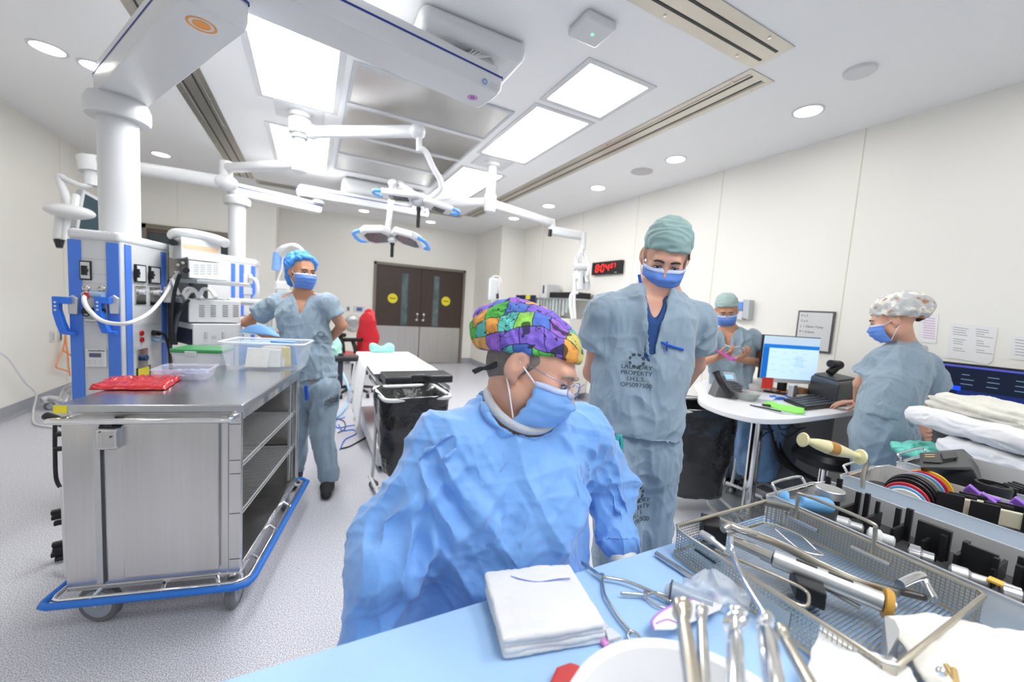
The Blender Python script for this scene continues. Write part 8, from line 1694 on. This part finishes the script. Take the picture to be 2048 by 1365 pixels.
# --- nearest blurred things: basin, instruments, gauze cloths
bs = thing('white_basin', 'white plastic basin at the bottom edge, closest to the camera', 'basin', tuple(pz(1380, 1480, TZ)))
bcx = V((.386, .228, T0)); MB().lathe([(.001, .003), (.112, .003), (.145, .085), (.158, .088), (.160, .083), (.150, .080), (.118, .0), (.001, .0)], bcx, n=48).build('basin_wall', mat('white basin plastic', (.78, .79, .81), .3), bs, smooth='auto')
def upright(label, px_top, py_top, D0, D1, pxb, pyb, r0, r1, m, wide=1.0, fork=False, cat='surgical tool'):
    t = thing('retractor', label, cat, tuple(pd(pxb, pyb, D1)), 'tools standing in the basin'); a, b = pd(px_top, py_top, D0), pd(pxb, pyb, D1)
    d = (b-a).normalized(); s_ = RGT
    MB().tube([a.lerp(b, .12), a.lerp(b, .3), b], [r0, r1, r1], 12).build('shaft', m, t, smooth='auto')
    S = SDF(A3(a)-.05, A3(a)+.05, .0016); S.path([A3(a.lerp(b, .16)), A3(a.lerp(b, .06)), A3(a)], [r0*1.1, r0*1.6*wide, r0*1.9*wide], .004, flat=(FWD, 3.2))
    if fork: S.cone(A3(a-d*.02), A3(a+d*.012), r0*.9, r0*.5, op='sub', k=.002)
    Vv, Q = S.mesh(); np_mesh('head', Vv, Q, m, t); return t
upright('wide flared steel retractor standing leftmost in the basin', 1362, 1216, .46, .34, 1398, 1440, .0065, .0085, STEELW, 1.1)
upright('narrow steel tool standing second in the basin', 1402, 1222, .47, .35, 1412, 1440, .005, .006, STEEL, 1.0)
upright('forked steel retractor in the middle of the basin', 1470, 1240, .45, .34, 1472, 1440, .006, .0085, CHROME, 1.5, True)
upright('bright steel tool right of the forked retractor', 1528, 1240, .45, .33, 1560, 1440, .0065, .0095, CHROME, 1.0)
upright('slanted dull steel tool rightmost in the basin', 1560, 1262, .46, .35, 1660, 1440, .005, .0065, STEELW, 1.0)
GZC = mat('white gauze cloth', (.80, .80, .79), .95, bump=.5, bscale=380, sheen=.3, bdist=.001)
def cloth_patch(label, pts, z, amp, m, seed, name='gauze_cloth'):
    a, b, c, d = [pz(x, y, T0+z) for x, y in pts]
    f = lambda u, v: a.lerp(b, u).lerp(d.lerp(c, u), v)+V((.006*mnoise.noise(V((u*5, v*5, seed+4))), .006*mnoise.noise(V((u*5, v*5, seed+9))), amp*(mnoise.noise(V((u*2.5, v*2.5, seed)))+.5*abs(mnoise.noise(V((u*7, v*7, seed+2))))) + amp*.6*math.sin(math.pi*u)*math.sin(math.pi*v)))
    o = MB().grid(f, 60, 44).build(name, m, smooth=True, solid=.004); return tag(o, label, 'gauze cloth')
cloth_patch('white gauze cloth at the bottom edge between the basin and the basket', [(1585, 1430), (1870, 1410), (1795, 1318), (1640, 1258)], .045, .012, GZC, 1)
cloth_patch('cream gauze cloth covering the lower right corner', [(1880, 1420), (2200, 1420), (2150, 1262), (1772, 1238)], .055, .018, mat('cream gauze cloth', (.72, .70, .65), .95, bump=.5, bscale=380, bdist=.001), 5)
gt = thing('gold_clamp', 'gold ringed clamp poking from under the cream cloth', 'clamp', tuple(pz(1900, 1350, .96)))
MB().tube([pz(1893, 1332, .975), pz(1925, 1385, .97)], .0036, 10).build('jaw_arm', mat('gold', (.85, .60, .25), .25, 1.0), gt, smooth='auto'); MB().tube([pz(1908, 1340, .978), pz(1916, 1385, .975)], .0036, 10).build('jaw_arm', mat('gold', (.85, .60, .25), .25, 1.0), gt, smooth='auto'); MB().sphere(pz(1883, 1345, .975), .006, 12, 8).build('ball_tip', CHROME, gt, smooth=True)
pc_ = MB().prism([pz(x, y, .955) for x, y in ((1768, 1232), (1790, 1240), (1800, 1262), (1776, 1312))], (0, 0, 0), (.002, -.001, -.055)).build('corner_bracket', ALU, bevel=.001); tag(pc_, 'small bent aluminium bracket at the near corner of the basket', 'bracket')
